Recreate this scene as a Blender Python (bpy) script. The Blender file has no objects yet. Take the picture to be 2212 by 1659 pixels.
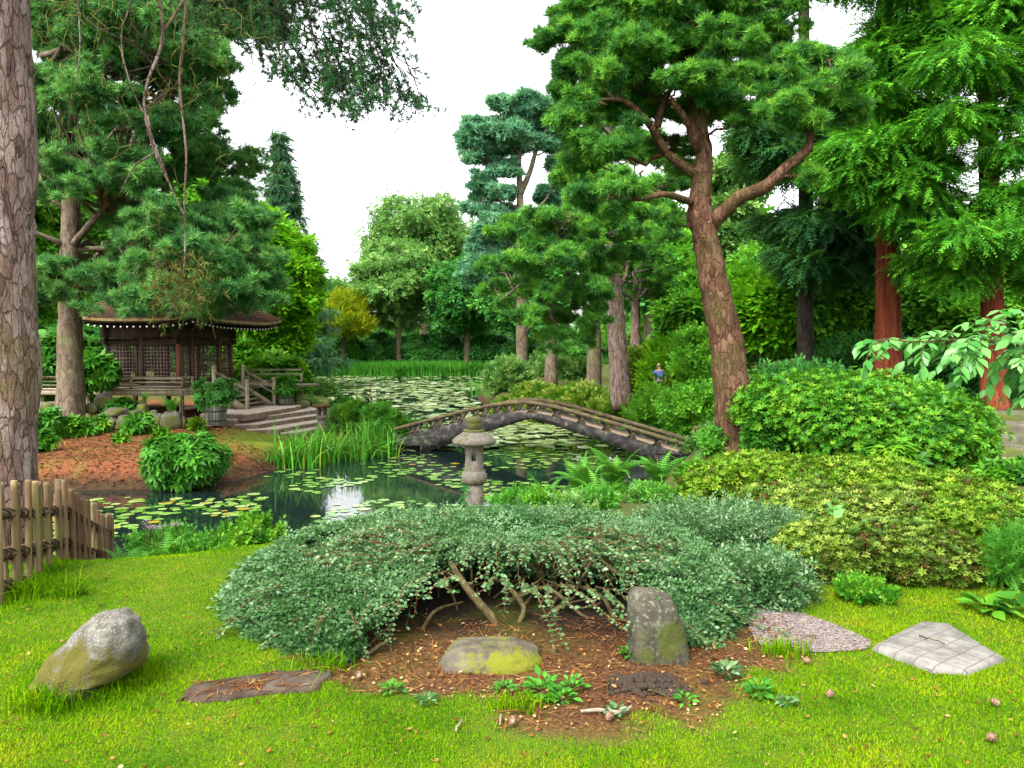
import bpy, math, random
import numpy as np
from mathutils import Vector
R = math.radians
sc = bpy.context.scene

# ------------------------------------------------------------ camera, sky, sun, exposure
CAM_Z = 2.8
cd = bpy.data.cameras.new('camera'); cam = bpy.data.objects.new('camera', cd)
sc.collection.objects.link(cam); sc.camera = cam
cd.sensor_width = 36.0; cd.lens = 36.0*780/1024; cd.clip_start = .05; cd.clip_end = 2000
PITCH = R(2.5)
cam.location = (0, 0, CAM_Z); cam.rotation_euler = (R(90)-PITCH, 0, 0)

SUN_EL, SUN_AZ = R(52), R(215)           # azimuth clockwise from +Y: behind the camera, to the left
w = bpy.data.worlds.new('World'); sc.world = w; w.use_nodes = True
nt = w.node_tree; nt.nodes.clear()
sky = nt.nodes.new('ShaderNodeTexSky'); sky.sky_type = 'NISHITA'; sky.sun_disc = False
sky.sun_elevation = SUN_EL; sky.sun_rotation = SUN_AZ; sky.dust_density = 4.0; sky.air_density = 1.2
hs = nt.nodes.new('ShaderNodeHueSaturation'); hs.inputs['Saturation'].default_value = .12; hs.inputs['Value'].default_value = 1.25
bg = nt.nodes.new('ShaderNodeBackground'); bg.inputs['Strength'].default_value = .15
wo = nt.nodes.new('ShaderNodeOutputWorld')
nt.links.new(sky.outputs[0], hs.inputs['Color']); nt.links.new(hs.outputs[0], bg.inputs['Color']); nt.links.new(bg.outputs[0], wo.inputs['Surface'])
ld = bpy.data.lights.new('sun', 'SUN'); ld.energy = 1.2; ld.angle = R(18); ld.color = (1, .95, .86)
sun = bpy.data.objects.new('sun', ld); sc.collection.objects.link(sun)
sd_ = Vector((math.sin(SUN_AZ)*math.cos(SUN_EL), math.cos(SUN_AZ)*math.cos(SUN_EL), math.sin(SUN_EL)))
sun.rotation_euler = sd_.to_track_quat('Z', 'Y').to_euler()
sc.view_settings.view_transform = 'Standard'; sc.view_settings.look = 'None'
sc.view_settings.exposure = 1.8; sc.view_settings.gamma = 1.0
sc.cycles.max_bounces = 9; sc.cycles.diffuse_bounces = 6; sc.cycles.glossy_bounces = 3; sc.cycles.transmission_bounces = 6
sc.cycles.caustics_reflective = False; sc.cycles.caustics_refractive = False

# ------------------------------------------------------------ pixel <-> world (photo read at 2212 px width)
F = 780*2212/1024.0; CX, CY = 1106.0, 829.5
cP, sP = math.cos(PITCH), math.sin(PITCH)
def ray(px, py):
    a, b = (px-CX)/F, (CY-py)/F
    return np.array([a, cP+b*sP, -sP+b*cP])
def P(px, py, D):
    r = ray(px, py); t = D/r[1]
    return np.array([r[0]*t, D, CAM_Z+r[2]*t])
def G(px, py, z=0.0):
    r = ray(px, py); t = (z-CAM_Z)/r[2]
    return np.array([r[0]*t, r[1]*t, z])
def XD(px, D): return (px-CX)/F*D/cP

# ------------------------------------------------------------ mesh helpers
def mk(name, V, Fs, mats=None, parent=None, rnd=None, smooth=False, midx=None, loc=None):
    V = np.asarray(V, dtype=np.float32).reshape(-1, 3)
    if not isinstance(Fs, (list, tuple)): Fs = [Fs]
    Fs = [np.asarray(f, dtype=np.int32) for f in Fs if len(f)]
    if loc is not None: V = V-np.asarray(loc, dtype=np.float32)
    me = bpy.data.meshes.new(name)
    me.vertices.add(len(V)); me.vertices.foreach_set('co', V.ravel())
    tot = np.concatenate([np.full(len(f), f.shape[1], dtype=np.int32) for f in Fs])
    li = np.concatenate([f.ravel() for f in Fs])
    st = np.concatenate([[0], np.cumsum(tot)[:-1]]).astype(np.int32)
    me.loops.add(len(li)); me.loops.foreach_set('vertex_index', li)
    me.polygons.add(len(tot)); me.polygons.foreach_set('loop_start', st)
    if smooth: me.polygons.foreach_set('use_smooth', np.ones(len(tot), dtype=bool))
    if mats is not None:
        for m in (mats if isinstance(mats, (list, tuple)) else [mats]): me.materials.append(m)
    if midx is not None: me.polygons.foreach_set('material_index', np.asarray(midx, dtype=np.int32))
    me.update(calc_edges=True)
    if rnd is not None:
        at = me.attributes.new('rnd', 'FLOAT', 'POINT'); at.data.foreach_set('value', np.asarray(rnd, dtype=np.float32))
    o = bpy.data.objects.new(name, me); sc.collection.objects.link(o)
    if loc is not None: o.location = loc
    if parent is not None: o.parent = parent
    return o
def tag(o, label=None, cat=None, group=None, kind=None):
    if label: o['label'] = label
    if cat: o['category'] = cat
    if group: o['group'] = group
    if kind: o['kind'] = kind
    return o
def thing(name, loc, label, cat, group=None, rz=0.0):
    o = bpy.data.objects.new(name, None); o.empty_display_size = .2
    sc.collection.objects.link(o); o.location = [float(v) for v in loc]; o.rotation_euler = (0, 0, rz)
    return tag(o, label, cat, group)
def copy_tree(o, parent=None):
    c = o.copy(); sc.collection.objects.link(c)
    if parent is not None: c.parent = parent
    for ch in list(o.children): copy_tree(ch, c)
    return c

class MB:                                  # collects shapes for one mesh
    def __init__(s): s.V=[]; s.F=[]; s.n=0; s.r=[]; s.m=[]
    def add(s, V, Fs, rnd=0.5, mi=0):
        V = np.asarray(V, dtype=float).reshape(-1, 3)
        if not isinstance(Fs, (list, tuple)) or (len(Fs) and np.isscalar(Fs[0][0])): Fs=[np.asarray(Fs)]
        for f in Fs:
            f = np.asarray(f)
            if len(f): s.F.append(f+s.n); s.m.append(np.full(len(f), mi))
        s.V.append(V); s.n += len(V)
        s.r.append(np.full(len(V), rnd) if np.isscalar(rnd) else np.asarray(rnd))
        return s
    def box(s, c, d, rz=0.0, rnd=.5, mi=0, bev=0.0, M=None):
        x, y, z = [v/2 for v in d]; b = min(bev, x*.9, y*.9, z*.9)
        if b > 0:
            V=[]; 
            for sx in (-1,1):
                for sy in (-1,1):
                    for sz in (-1,1):
                        V += [(sx*x, sy*(y-b), sz*(z-b)), (sx*(x-b), sy*y, sz*(z-b)), (sx*(x-b), sy*(y-b), sz*z)]
            idx = lambda sx,sy,sz,k: ((sx>0)*4+(sy>0)*2+(sz>0))*3+k
            Q=[]; T=[]
            def q(*a): Q.append(a)
            for sx in (-1,1):
                a=[idx(sx,-1,-1,0),idx(sx,1,-1,0),idx(sx,1,1,0),idx(sx,-1,1,0)]; q(*(a if sx>0 else a[::-1]))
            for sy in (-1,1):
                a=[idx(-1,sy,-1,1),idx(1,sy,-1,1),idx(1,sy,1,1),idx(-1,sy,1,1)]; q(*(a if sy<0 else a[::-1]))
            for sz in (-1,1):
                a=[idx(-1,-1,sz,2),idx(1,-1,sz,2),idx(1,1,sz,2),idx(-1,1,sz,2)]; q(*(a if sz>0 else a[::-1]))
            for sa in (-1,1):
                for sb in (-1,1):
                    q(idx(sa,sb,-1,0),idx(sa,sb,-1,1),idx(sa,sb,1,1),idx(sa,sb,1,0))
                    q(idx(sa,-1,sb,0),idx(sa,-1,sb,2),idx(sa,1,sb,2),idx(sa,1,sb,0))
                    q(idx(-1,sa,sb,1),idx(-1,sa,sb,2),idx(1,sa,sb,2),idx(1,sa,sb,1))
            for sx in (-1,1):
                for sy in (-1,1):
                    for sz in (-1,1): T.append((idx(sx,sy,sz,0),idx(sx,sy,sz,1),idx(sx,sy,sz,2)))
            V=np.array(V); Fs=[np.array(Q),np.array(T)]
        else:
            V=np.array([(sx*x,sy*y,sz*z) for sx in (-1,1) for sy in (-1,1) for sz in (-1,1)])
            Fs=[np.array([(0,1,3,2),(4,6,7,5),(0,4,5,1),(2,3,7,6),(0,2,6,4),(1,5,7,3)])]
        if M is not None: V = V@np.asarray(M).T
        if rz: 
            c_,s_=math.cos(rz),math.sin(rz); V=V@np.array([[c_,s_,0],[-s_,c_,0],[0,0,1]])
        return s.add(V+np.asarray(c), Fs, rnd, mi)
    def beam(s, a, b, w_, h_, rnd=.5, mi=0, bev=0.0):          # box from a to b, width w_, height h_
        a=np.asarray(a,float); b=np.asarray(b,float); d=b-a; L=np.linalg.norm(d); y=d/L
        up=np.array([0,0,1.]) if abs(y[2])<.98 else np.array([1.,0,0])
        x=np.cross(y,up); x/=np.linalg.norm(x); z=np.cross(x,y)
        return s.box((a+b)/2,(w_,L,h_),rnd=rnd,mi=mi,bev=bev,M=np.stack([x,y,z],1))
    def tube(s, pts, rad, n=8, rnd=.5, mi=0, cap=True, noise=0.0, seed=0):
        V,Fs = tube_mesh(pts, rad, n, cap, noise, seed); return s.add(V,Fs,rnd,mi)
    def lathe(s, prof, c=(0,0,0), n=24, rnd=.5, mi=0, sides=None):
        prof=np.asarray(prof,float); a=np.linspace(0,2*math.pi,n,endpoint=False)
        V=np.stack([np.outer(prof[:,0],np.cos(a)),np.outer(prof[:,0],np.sin(a)),np.repeat(prof[:,1][:,None],n,1)],-1).reshape(-1,3)+np.asarray(c)
        k=len(prof); i=np.arange(k-1)[:,None]; j=np.arange(n)[None]; jn=(j+1)%n
        Q=np.stack([i*n+j,i*n+jn,(i+1)*n+jn,(i+1)*n+j],-1).reshape(-1,4)
        return s.add(V,[Q],rnd,mi)
    def out(s, name, mats, parent=None, smooth=False, loc=None):
        # group faces by size, keeping material order
        ks=sorted(set(f.shape[1] for f in s.F)); Fs=[]; mi=[]
        for k in ks:
            Fs.append(np.concatenate([f for f in s.F if f.shape[1]==k])); mi.append(np.concatenate([m for f,m in zip(s.F,s.m) if f.shape[1]==k]))
        return mk(name,np.concatenate(s.V),Fs,mats,parent,np.concatenate(s.r),smooth,np.concatenate(mi),loc)

def resample(pts, n):
    pts=np.asarray(pts,float); d=np.concatenate([[0],np.cumsum(np.linalg.norm(np.diff(pts,axis=0),axis=1))]); t=np.linspace(0,d[-1],n)
    return np.stack([np.interp(t,d,pts[:,k]) for k in range(3)],1)
def smooth_path(pts, n):
    pts=np.asarray(pts,float)
    if len(pts)<3: return resample(pts,n)
    p=np.concatenate([[2*pts[0]-pts[1]],pts,[2*pts[-1]-pts[-2]]]); out=[]
    for i in range(1,len(p)-2):
        for t in np.linspace(0,1,12,endpoint=False):
            a,b,c,d=p[i-1],p[i],p[i+1],p[i+2]
            out.append(.5*((2*b)+(c-a)*t+(2*a-5*b+4*c-d)*t*t+(3*b-a-3*c+d)*t**3))
    out.append(pts[-1]); return resample(np.array(out),n)
def tube_mesh(pts, rad, n=8, cap=True, noise=0.0, seed=0):
    pts=np.asarray(pts,float); k=len(pts)
    rad=np.full(k,rad) if np.isscalar(rad) else np.interp(np.linspace(0,1,k),np.linspace(0,1,len(rad)),rad)
    T=np.gradient(pts,axis=0); T/=np.linalg.norm(T,axis=1)[:,None]+1e-9
    ref=np.array([0,0,1.]) if abs(T[:,2]).mean()<.8 else np.array([1.,0,0])
    X=np.cross(T,ref); X/=np.linalg.norm(X,axis=1)[:,None]+1e-9; Y=np.cross(T,X)
    a=np.linspace(0,2*math.pi,n,endpoint=False)
    rr=rad[:,None]*np.ones((1,n))
    if noise:
        g=np.random.default_rng(seed); w_=g.normal(0,1,(k,n)); w_=(w_+np.roll(w_,1,1)+np.roll(w_,1,0))/1.7; rr=rr*(1+noise*w_)
    V=pts[:,None]+rr[...,None]*(np.cos(a)[None,:,None]*X[:,None]+np.sin(a)[None,:,None]*Y[:,None])
    i=np.arange(k-1)[:,None]; j=np.arange(n)[None]; jn=(j+1)%n
    Q=np.stack([i*n+j,i*n+jn,(i+1)*n+jn,(i+1)*n+j],-1).reshape(-1,4)
    V=V.reshape(-1,3); Fs=[Q]
    if cap:
        V=np.concatenate([V,pts[[0,-1]]]); jj=np.arange(n)
        Fs.append(np.concatenate([np.stack([np.full(n,k*n),(jj+1)%n,jj],1),np.stack([np.full(n,k*n+1),(k-1)*n+jj,(k-1)*n+(jj+1)%n],1)]))
    return V,Fs

def nrm(v): return v/(np.linalg.norm(v,axis=-1,keepdims=True)+1e-9)
def frames(y, nz):                         # N rotation matrices: local Y -> y, local Z -> about nz
    y=nrm(y); x=nrm(np.cross(y,nz)); z=np.cross(x,y)
    return np.stack([x,y,z],-1)
def scatter(tV, tF, pos, Rm, s):           # copies of a template as one mesh
    N=len(pos); n=len(tV)
    V=np.einsum('nij,vj->nvi',Rm,tV)*np.asarray(s).reshape(-1,1,1)+pos[:,None]
    Fs=(tF[None]+(np.arange(N)*n)[:,None,None]).reshape(-1,tF.shape[1])
    return V.reshape(-1,3),Fs
def vnoise(p, seed=0, scale=1.0):          # smooth value noise in [0,1], p (N,3)
    p=np.asarray(p,float)*scale; i=np.floor(p).astype(np.int64); f=p-i; f=f*f*(3-2*f); r=0
    for dx in (0,1):
        for dy in (0,1):
            for dz in (0,1):
                h=(i[:,0]+dx)*374761393+(i[:,1]+dy)*668265263+(i[:,2]+dz)*2147483647+seed*974711
                h=(h^(h>>13))*1274126177; h=(h^(h>>16))&0xffff
                r=r+(h/65535.)*(f[:,0] if dx else 1-f[:,0])*(f[:,1] if dy else 1-f[:,1])*(f[:,2] if dz else 1-f[:,2])
    return r
def sphere_dirs(g, n): return nrm(g.normal(0,1,(n,3)))

# ------------------------------------------------------------ materials
def newmat(name):
    m=bpy.data.materials.new(name); m.use_nodes=True; nt=m.node_tree; nt.nodes.clear()
    o=nt.nodes.new('ShaderNodeOutputMaterial'); return m,nt,o
def N(nt,t,**kw):
    n=nt.nodes.new(t)
    for k,v in kw.items():
        if k in n.inputs.keys(): n.inputs[k].default_value=v
        else: setattr(n,k,v)
    return n
def ramp(nt,fac,stops):
    r=nt.nodes.new('ShaderNodeValToRGB'); e=r.color_ramp.elements
    while len(e)<len(stops): e.new(.5)
    for x,(p_,c_) in zip(e,stops): x.position=p_; x.color=(*c_,1)
    nt.links.new(fac,r.inputs[0]); return r.outputs[0]
def noise(nt,scale,detail=4,rough=.55,vec=None,dim=None):
    n=nt.nodes.new('ShaderNodeTexNoise'); n.inputs['Scale'].default_value=scale; n.inputs['Detail'].default_value=detail; n.inputs['Roughness'].default_value=rough
    if vec is not None: nt.links.new(vec,n.inputs['Vector'])
    return n.outputs[0]
def mixc(nt,fac,a,b,mode='MIX'):
    m=nt.nodes.new('ShaderNodeMix'); m.data_type='RGBA'; m.blend_type=mode
    for k,v in ((0,fac),(6,a),(7,b)):
        if hasattr(v,'links') or hasattr(v,'is_linked'): nt.links.new(v,m.inputs[k])
        else: m.inputs[k].default_value=v if k==0 else (*v,1)
    return m.outputs[2]
def mathn(nt,op,a,b=None,clamp=False):
    m=nt.nodes.new('ShaderNodeMath'); m.operation=op; m.use_clamp=clamp
    for k,v in ((0,a),(1,b)):
        if v is None: continue
        if hasattr(v,'is_linked'): nt.links.new(v,m.inputs[k])
        else: m.inputs[k].default_value=v
    return m.outputs[0]
def geopos(nt): return nt.nodes.new('ShaderNodeNewGeometry').outputs['Position']
def objco(nt): return nt.nodes.new('ShaderNodeTexCoord').outputs['Object']
def scaled(nt,vec,s):
    m=nt.nodes.new('ShaderNodeMapping'); m.inputs['Scale'].default_value=s; nt.links.new(vec,m.inputs['Vector']); return m.outputs[0]
def bump(nt,h,strength=.5,dist=.02):
    b=nt.nodes.new('ShaderNodeBump'); b.inputs['Strength'].default_value=strength; b.inputs['Distance'].default_value=dist
    nt.links.new(h,b.inputs['Height']); return b.outputs[0]
def princ(nt,o,col,rough=.8,normal=None,spec=.3):
    p=nt.nodes.new('ShaderNodeBsdfPrincipled')
    if hasattr(col,'is_linked'): nt.links.new(col,p.inputs['Base Color'])
    else: p.inputs['Base Color'].default_value=(*col,1)
    if hasattr(rough,'is_linked'): nt.links.new(rough,p.inputs['Roughness'])
    else: p.inputs['Roughness'].default_value=rough
    p.inputs['Specular IOR Level'].default_value=spec
    if normal is not None: nt.links.new(normal,p.inputs['Normal'])
    if o is not None: nt.links.new(p.outputs[0],o.inputs[0])
    return p
def leafmat(name, stops, trans=.35, rough=.45, spec=.35, big=None, gain=1.3):
    stops=[(a,(c[0]*gain*.92,c[1]*gain,c[2]*gain*.62)) for a,c in stops]; spec*=.4
    m,nt,o=newmat(name)
    a=nt.nodes.new('ShaderNodeAttribute'); a.attribute_name='rnd'
    fac=a.outputs['Fac']
    n=noise(nt,big or 1.2,2,.5,geopos(nt))
    fac=mathn(nt,'ADD',fac,mathn(nt,'MULTIPLY',mathn(nt,'SUBTRACT',n,.5),.7),True)
    col=ramp(nt,fac,stops)
    p=princ(nt,None,col,rough,None,spec)
    t=nt.nodes.new('ShaderNodeBsdfTranslucent'); nt.links.new(mixc(nt,.35,col,(.16,.40,.015)),t.inputs['Color'])
    x=nt.nodes.new('ShaderNodeMixShader'); x.inputs[0].default_value=trans
    nt.links.new(p.outputs[0],x.inputs[1]); nt.links.new(t.outputs[0],x.inputs[2]); nt.links.new(x.outputs[0],o.inputs[0])
    return m
def barkmat(name, c1, c2, c3, scale=1.0, zs=.3, bs=.8, bd=.03, moss=None, plate=.35, crackw=.07):
    m,nt,o=newmat(name); v=scaled(nt,objco(nt),(scale,scale,scale*zs))
    wn=nt.nodes.new('ShaderNodeTexNoise'); wn.inputs['Scale'].default_value=5; wn.inputs['Detail'].default_value=5; nt.links.new(v,wn.inputs['Vector'])
    warp=mixc(nt,.16,v,wn.outputs[1])
    def vor(f,s):
        x=nt.nodes.new('ShaderNodeTexVoronoi'); x.feature=f; x.inputs['Scale'].default_value=s; nt.links.new(warp,x.inputs['Vector']); return x
    ve=vor('DISTANCE_TO_EDGE',11); vc=vor('F1',11); ve2=vor('DISTANCE_TO_EDGE',27)
    n1=noise(nt,9,8,.7,v); n2=noise(nt,1.3,4,.55,objco(nt)); n3=noise(nt,34,4,.7,v)
    crack=ramp(nt,mathn(nt,'ADD',ve.outputs['Distance'],mathn(nt,'MULTIPLY',mathn(nt,'SUBTRACT',n1,.5),.12)),[(0,(0,0,0)),(crackw,(1,1,1))])
    crack2=ramp(nt,ve2.outputs['Distance'],[(0,(.35,.35,.35)),(.06,(1,1,1))])
    sp=nt.nodes.new('ShaderNodeSeparateColor'); nt.links.new(vc.outputs['Color'],sp.inputs[0])
    f=mathn(nt,'ADD',mathn(nt,'MULTIPLY',n1,.7),mathn(nt,'MULTIPLY',sp.outputs[0],plate),True)
    base=ramp(nt,f,[(.28,c1),(.5,c2),(.8,c3)])
    base=mixc(nt,mathn(nt,'MULTIPLY',mathn(nt,'SUBTRACT',1.0,crack),.6),base,tuple(x*.3 for x in c1))
    base=mixc(nt,mathn(nt,'MULTIPLY',mathn(nt,'SUBTRACT',1.0,crack2),.5),base,tuple(x*.6 for x in c1))
    if moss: base=mixc(nt,mathn(nt,'MULTIPLY',ramp(nt,mathn(nt,'ADD',n2,mathn(nt,'MULTIPLY',mathn(nt,'SUBTRACT',n3,.5),.4)),[(.47,(0,0,0)),(.66,(1,1,1))]),.65),base,moss)
    h=mathn(nt,'ADD',mathn(nt,'MULTIPLY',crack,.5),mathn(nt,'ADD',mathn(nt,'MULTIPLY',crack2,.25),mathn(nt,'ADD',mathn(nt,'MULTIPLY',n1,.7),mathn(nt,'MULTIPLY',n3,.3))))
    princ(nt,o,base,.95,bump(nt,h,bs,bd),.1); return m
def stonemat(name, stops, scale=6, moss=None, moss_lo=.45, lichen=None, bs=.5, bd=.02, dim=.55, mossdir=None):
    stops=[(a,tuple(x*dim for x in c)) for a,c in stops]
    if lichen: lichen=tuple(x*dim for x in lichen)
    if moss: moss=tuple(x*.75 for x in moss)
    m,nt,o=newmat(name); v=objco(nt); n1=noise(nt,scale,8,.65,v); n2=noise(nt,scale*.35,4,.6,v); n3=noise(nt,scale*4,3,.6,v)
    c=ramp(nt,n1,stops)
    if lichen: c=mixc(nt,ramp(nt,n3,[(.55,(0,0,0)),(.64,(1,1,1))]),c,lichen)
    if moss and mossdir:
        mg=nt.nodes.new('ShaderNodeVectorMath'); mg.operation='DOT_PRODUCT'; mg.inputs[1].default_value=mossdir; nt.links.new(v,mg.inputs[0]); n2=mathn(nt,'ADD',n2,mg.outputs['Value'])
    if moss:
        f=ramp(nt,mathn(nt,'ADD',n2,mathn(nt,'MULTIPLY',mathn(nt,'SUBTRACT',n3,.5),.35)),[(moss_lo,(0,0,0)),(moss_lo+.12,(1,1,1))])
        c=mixc(nt,f,c,moss)
    princ(nt,o,c,.92,bump(nt,mathn(nt,'ADD',n1,mathn(nt,'MULTIPLY',n3,.4)),bs,bd),.2); return m
def woodmat(name,c1,c2,c3,scale=1.0,axis=(14,14,1.2),moss=None):
    m,nt,o=newmat(name); v=scaled(nt,objco(nt),axis); a=nt.nodes.new('ShaderNodeAttribute'); a.attribute_name='rnd'
    n1=noise(nt,scale,6,.6,v); n2=noise(nt,2.5,4,.6,objco(nt))
    f=mathn(nt,'ADD',n1,mathn(nt,'MULTIPLY',mathn(nt,'SUBTRACT',a.outputs['Fac'],.5),.5),True)
    c=ramp(nt,f,[(.25,c1),(.5,c2),(.75,c3)])
    if moss: c=mixc(nt,mathn(nt,'MULTIPLY',ramp(nt,n2,[(.5,(0,0,0)),(.7,(1,1,1))]),.7),c,moss)
    princ(nt,o,c,.8,bump(nt,n1,.35,.01),.25); return m
# ------------------------------------------------------------ ground, pond
POND=[(-300,1300),(100,1290),(300,1275),(480,1245),(600,1205),(800,1165),(960,1146),(1120,1137),(1250,1110),(1400,1070),(1520,1045),(1492,1000),
 (1530,962),(1440,925),(1310,897),(1150,890),(1050,884),(1030,850),(1060,830),(1125,815),(1118,811),(900,811),(640,812),(480,816),
 (600,822),(650,835),(660,850),(700,875),(760,893),(840,918),(878,948),(836,972),(700,985),(620,1008),(500,1040),(330,1056),(65,1062),(-200,1064),(-450,1100),(-450,1300)]
POLY=np.array([G(x,y,0)[:2] for x,y in POND])
def sdist(poly,x,y):                        # signed distance to a polygon, positive outside
    p=np.stack([np.ravel(x),np.ravel(y)],1); best=np.full(len(p),1e9); ins=np.zeros(len(p),bool)
    for i in range(len(poly)):
        a=poly[i]; b=poly[(i+1)%len(poly)]; ab=b-a
        t=np.clip(((p-a)@ab)/(ab@ab+1e-12),0,1); d=np.linalg.norm(p-(a+t[:,None]*ab),axis=1); best=np.minimum(best,d)
        c=((a[1]>p[:,1])!=(b[1]>p[:,1]))&(p[:,0]<(b[0]-a[0])*(p[:,1]-a[1])/(b[1]-a[1]+1e-12)+a[0]); ins^=c
    return np.where(ins,-best,best).reshape(np.shape(x))
HC=[]
for x in (-7,-4,-2,0,2,4,7):
    for y in (-6,0,2.5,5): HC.append((x,y,1.2))
HC+=[(-3,7.5,1.1),(0,8,1.0),(3,8,1.1),(5,8,1.15)]
for px,D,z in [(60,17,.5),(300,17,.52),(500,18,.5),(155,21.8,.56),(350,21,.62),(475,22.5,.66),(620,22,.2),(650,24.5,.12),(600,24.5,.2),(690,26,.08),(720,27,.1),(100,26,.8),(400,27,.85),(560,26,.3),(650,28,.5),(-200,22,.7),(100,34,1.),(500,36,.8),
  (1590,13.5,1.05),(2150,17,1.2),(2150,13,.95),(1800,8,1.1),(1500,10,.9),(1500,12.5,.8),(2300,9,1.2),(1400,27,.75),(1340,27,.95),(1500,24,.7),(1900,25,1.5),(2250,30,2.2),(1600,40,1.6),(1300,55,.8),(1250,38,.8),
  (2000,60,2.5),(200,60,1.2),(700,92,.5),(1000,92,.5),(1300,92,.8),(900,160,.8),(-400,60,1.5),(2400,20,1.6),(2400,60,3.),(0,160,1.),(1900,160,2.),(600,75,.5)]:
    HC.append((XD(px,D),D,z))
HC=np.array(HC)
SM=lambda t:(lambda u:u*u*(3-2*u))(np.clip(t,0,1))
def gz(x,y):
    x=np.asarray(x,float); y=np.asarray(y,float); sh=x.shape; x=x.ravel(); y=y.ravel()
    sc_=1/(1+.05*np.maximum(y,0))
    wsum=0; zs=0
    for cx,cy,cz in HC:
        d2=((x-cx)**2+(y-cy)**2)*sc_**2+.35; w_=1/d2**1.7; wsum=wsum+w_; zs=zs+w_*cz
    H=zs/wsum
    sd=sdist(POLY,x,y)
    wd=3.5+(.75-3.5)*SM((y-11)/4.5); wd=np.where(x<-3.4,np.where(y>11.5,.75,wd),wd)
    z=H*SM(sd/wd)**.8
    z=np.where(sd<0,-.55*SM(-sd/1.2)-.02,z)
    amp=.02+.03*SM((y-8)/6)
    z=z+amp*(vnoise(np.stack([x,y,0*x],1),3,1.3)-.5)*np.where(sd>0.1,1,0)
    return z.reshape(sh)
def gp(px,D):
    x=XD(px,D); return np.array([x,D,float(gz(x,D))])
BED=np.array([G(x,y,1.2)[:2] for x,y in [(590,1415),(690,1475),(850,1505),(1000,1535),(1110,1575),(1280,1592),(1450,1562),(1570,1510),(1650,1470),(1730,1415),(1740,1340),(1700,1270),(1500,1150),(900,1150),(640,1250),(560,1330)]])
LAWN=np.array([[-9,-7],[9,-7],[9,5.2],[5,5.3],[3.3,5.35],[2.4,5.3],[1.8,5.2],[1.2,5.6],[-.5,6.6],[-1.6,6.7],[-2.4,6.6],[-3,6.2],[-6,5.6],[-9,5.2]])
def masks(x,y):
    x=np.asarray(x,float); y=np.asarray(y,float); p=np.stack([x.ravel(),y.ravel(),0*x.ravel()],1)
    n=(vnoise(p,11,3.5)-.5).reshape(x.shape)+.6*(vnoise(p,12,9)-.5).reshape(x.shape)
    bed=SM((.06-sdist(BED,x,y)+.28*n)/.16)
    lawn=SM((.1-sdist(LAWN,x,y)+.3*n)/.2)*(1-bed)
    sd=sdist(POLY,x,y)
    left=SM((-2.6-x+ .2*(y-20))/1.2)*SM((y-12.)/1.)*SM((34-y)/3)
    tip=np.exp(-(((x-XD(590,20.3))/1.5)**2+((y-20.8)/2.2)**2))+np.exp(-(((x-XD(650,24))/1.6)**2+((y-25)/2.5)**2))+.8*np.exp(-(((x-XD(100,25))/2.)**2+((y-25)/1.5)**2))
    moss=np.clip(tip*1.25+.5*n,0,1)
    right=SM((x-1.5)/1.)*SM((y-17)/2)*SM((34-y)/4)
    moss=np.maximum(moss,np.clip(right*(.35+n),0,1))
    mulch=np.clip(left+right*.6,0,1)*(1-moss)
    return lawn,bed,mulch,moss*(1-lawn)
# grid: a fan that gets coarser with distance
ys=[-6.]
while ys[-1]<230: ys.append(ys[-1]+max(.05,.0105*(ys[-1]+2)) if ys[-1]>1.5 else ys[-1]+.4)
ys=np.array(ys); ts=np.linspace(-1.55,1.55,430)
gx=np.outer(ys+7,ts*.0+1)*ts[None]; gx=(np.maximum(ys,0)[:,None]+6)*ts[None]; gy=np.repeat(ys[:,None],len(ts),1)
gzz=gz(gx,gy)
m,nt,o=newmat('ground_cover')
at=nt.nodes.new('ShaderNodeAttribute'); at.attribute_name='zone'; sp=nt.nodes.new('ShaderNodeSeparateColor'); nt.links.new(at.outputs['Color'],sp.inputs[0])
pos=geopos(nt); nA=noise(nt,60,4,.7,pos); nB=noise(nt,9,6,.65,pos); nC=noise(nt,1.1,3,.5,pos); nD=noise(nt,160,2,.6,pos)
floor_c=ramp(nt,nB,[(.3,(.035,.05,.012)),(.5,(.07,.075,.02)),(.7,(.04,.09,.015))])
lawn_c=ramp(nt,nB,[(.3,(.03,.075,.004)),(.5,(.07,.125,.005)),(.72,(.11,.11,.01))])
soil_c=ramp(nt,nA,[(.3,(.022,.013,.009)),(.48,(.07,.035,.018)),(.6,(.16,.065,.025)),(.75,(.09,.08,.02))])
mulch_c=ramp(nt,nA,[(.28,(.05,.017,.009)),(.45,(.13,.04,.018)),(.58,(.21,.075,.035)),(.75,(.3,.16,.09))])
mulch_c=mixc(nt,ramp(nt,nB,[(.35,(1,1,1)),(.5,(0,0,0))]),mulch_c,(.07,.025,.013))
moss_c=ramp(nt,nB,[(.3,(.05,.08,.006)),(.5,(.11,.16,.008)),(.7,(.17,.15,.012))])
bank_c=ramp(nt,nB,[(.3,(.018,.01,.007)),(.55,(.05,.026,.014)),(.75,(.03,.045,.008))])
c=mixc(nt,sp.outputs[2],floor_c,mulch_c); hollow_shade=ramp(nt,nA,[(.35,(.008,.006,.005)),(.6,(.022,.014,.009)),(.75,(.05,.028,.015))]); hy=nt.nodes.new('ShaderNodeSeparateXYZ'); nt.links.new(pos,hy.inputs[0]); shade_f=ramp(nt,mathn(nt,'MULTIPLY',mathn(nt,'ADD',hy.outputs[1],mathn(nt,'MULTIPLY',mathn(nt,'SUBTRACT',nB,.5),.5)),.1),[(.41,(0,0,0)),(.45,(1,1,1))]); soil_c=mixc(nt,shade_f,soil_c,hollow_shade); c=mixc(nt,sp.outputs[1],c,soil_c); c=mixc(nt,at.outputs['Alpha'],c,moss_c)  # bed soil darkened towards the back: painted shade under the shrub
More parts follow.
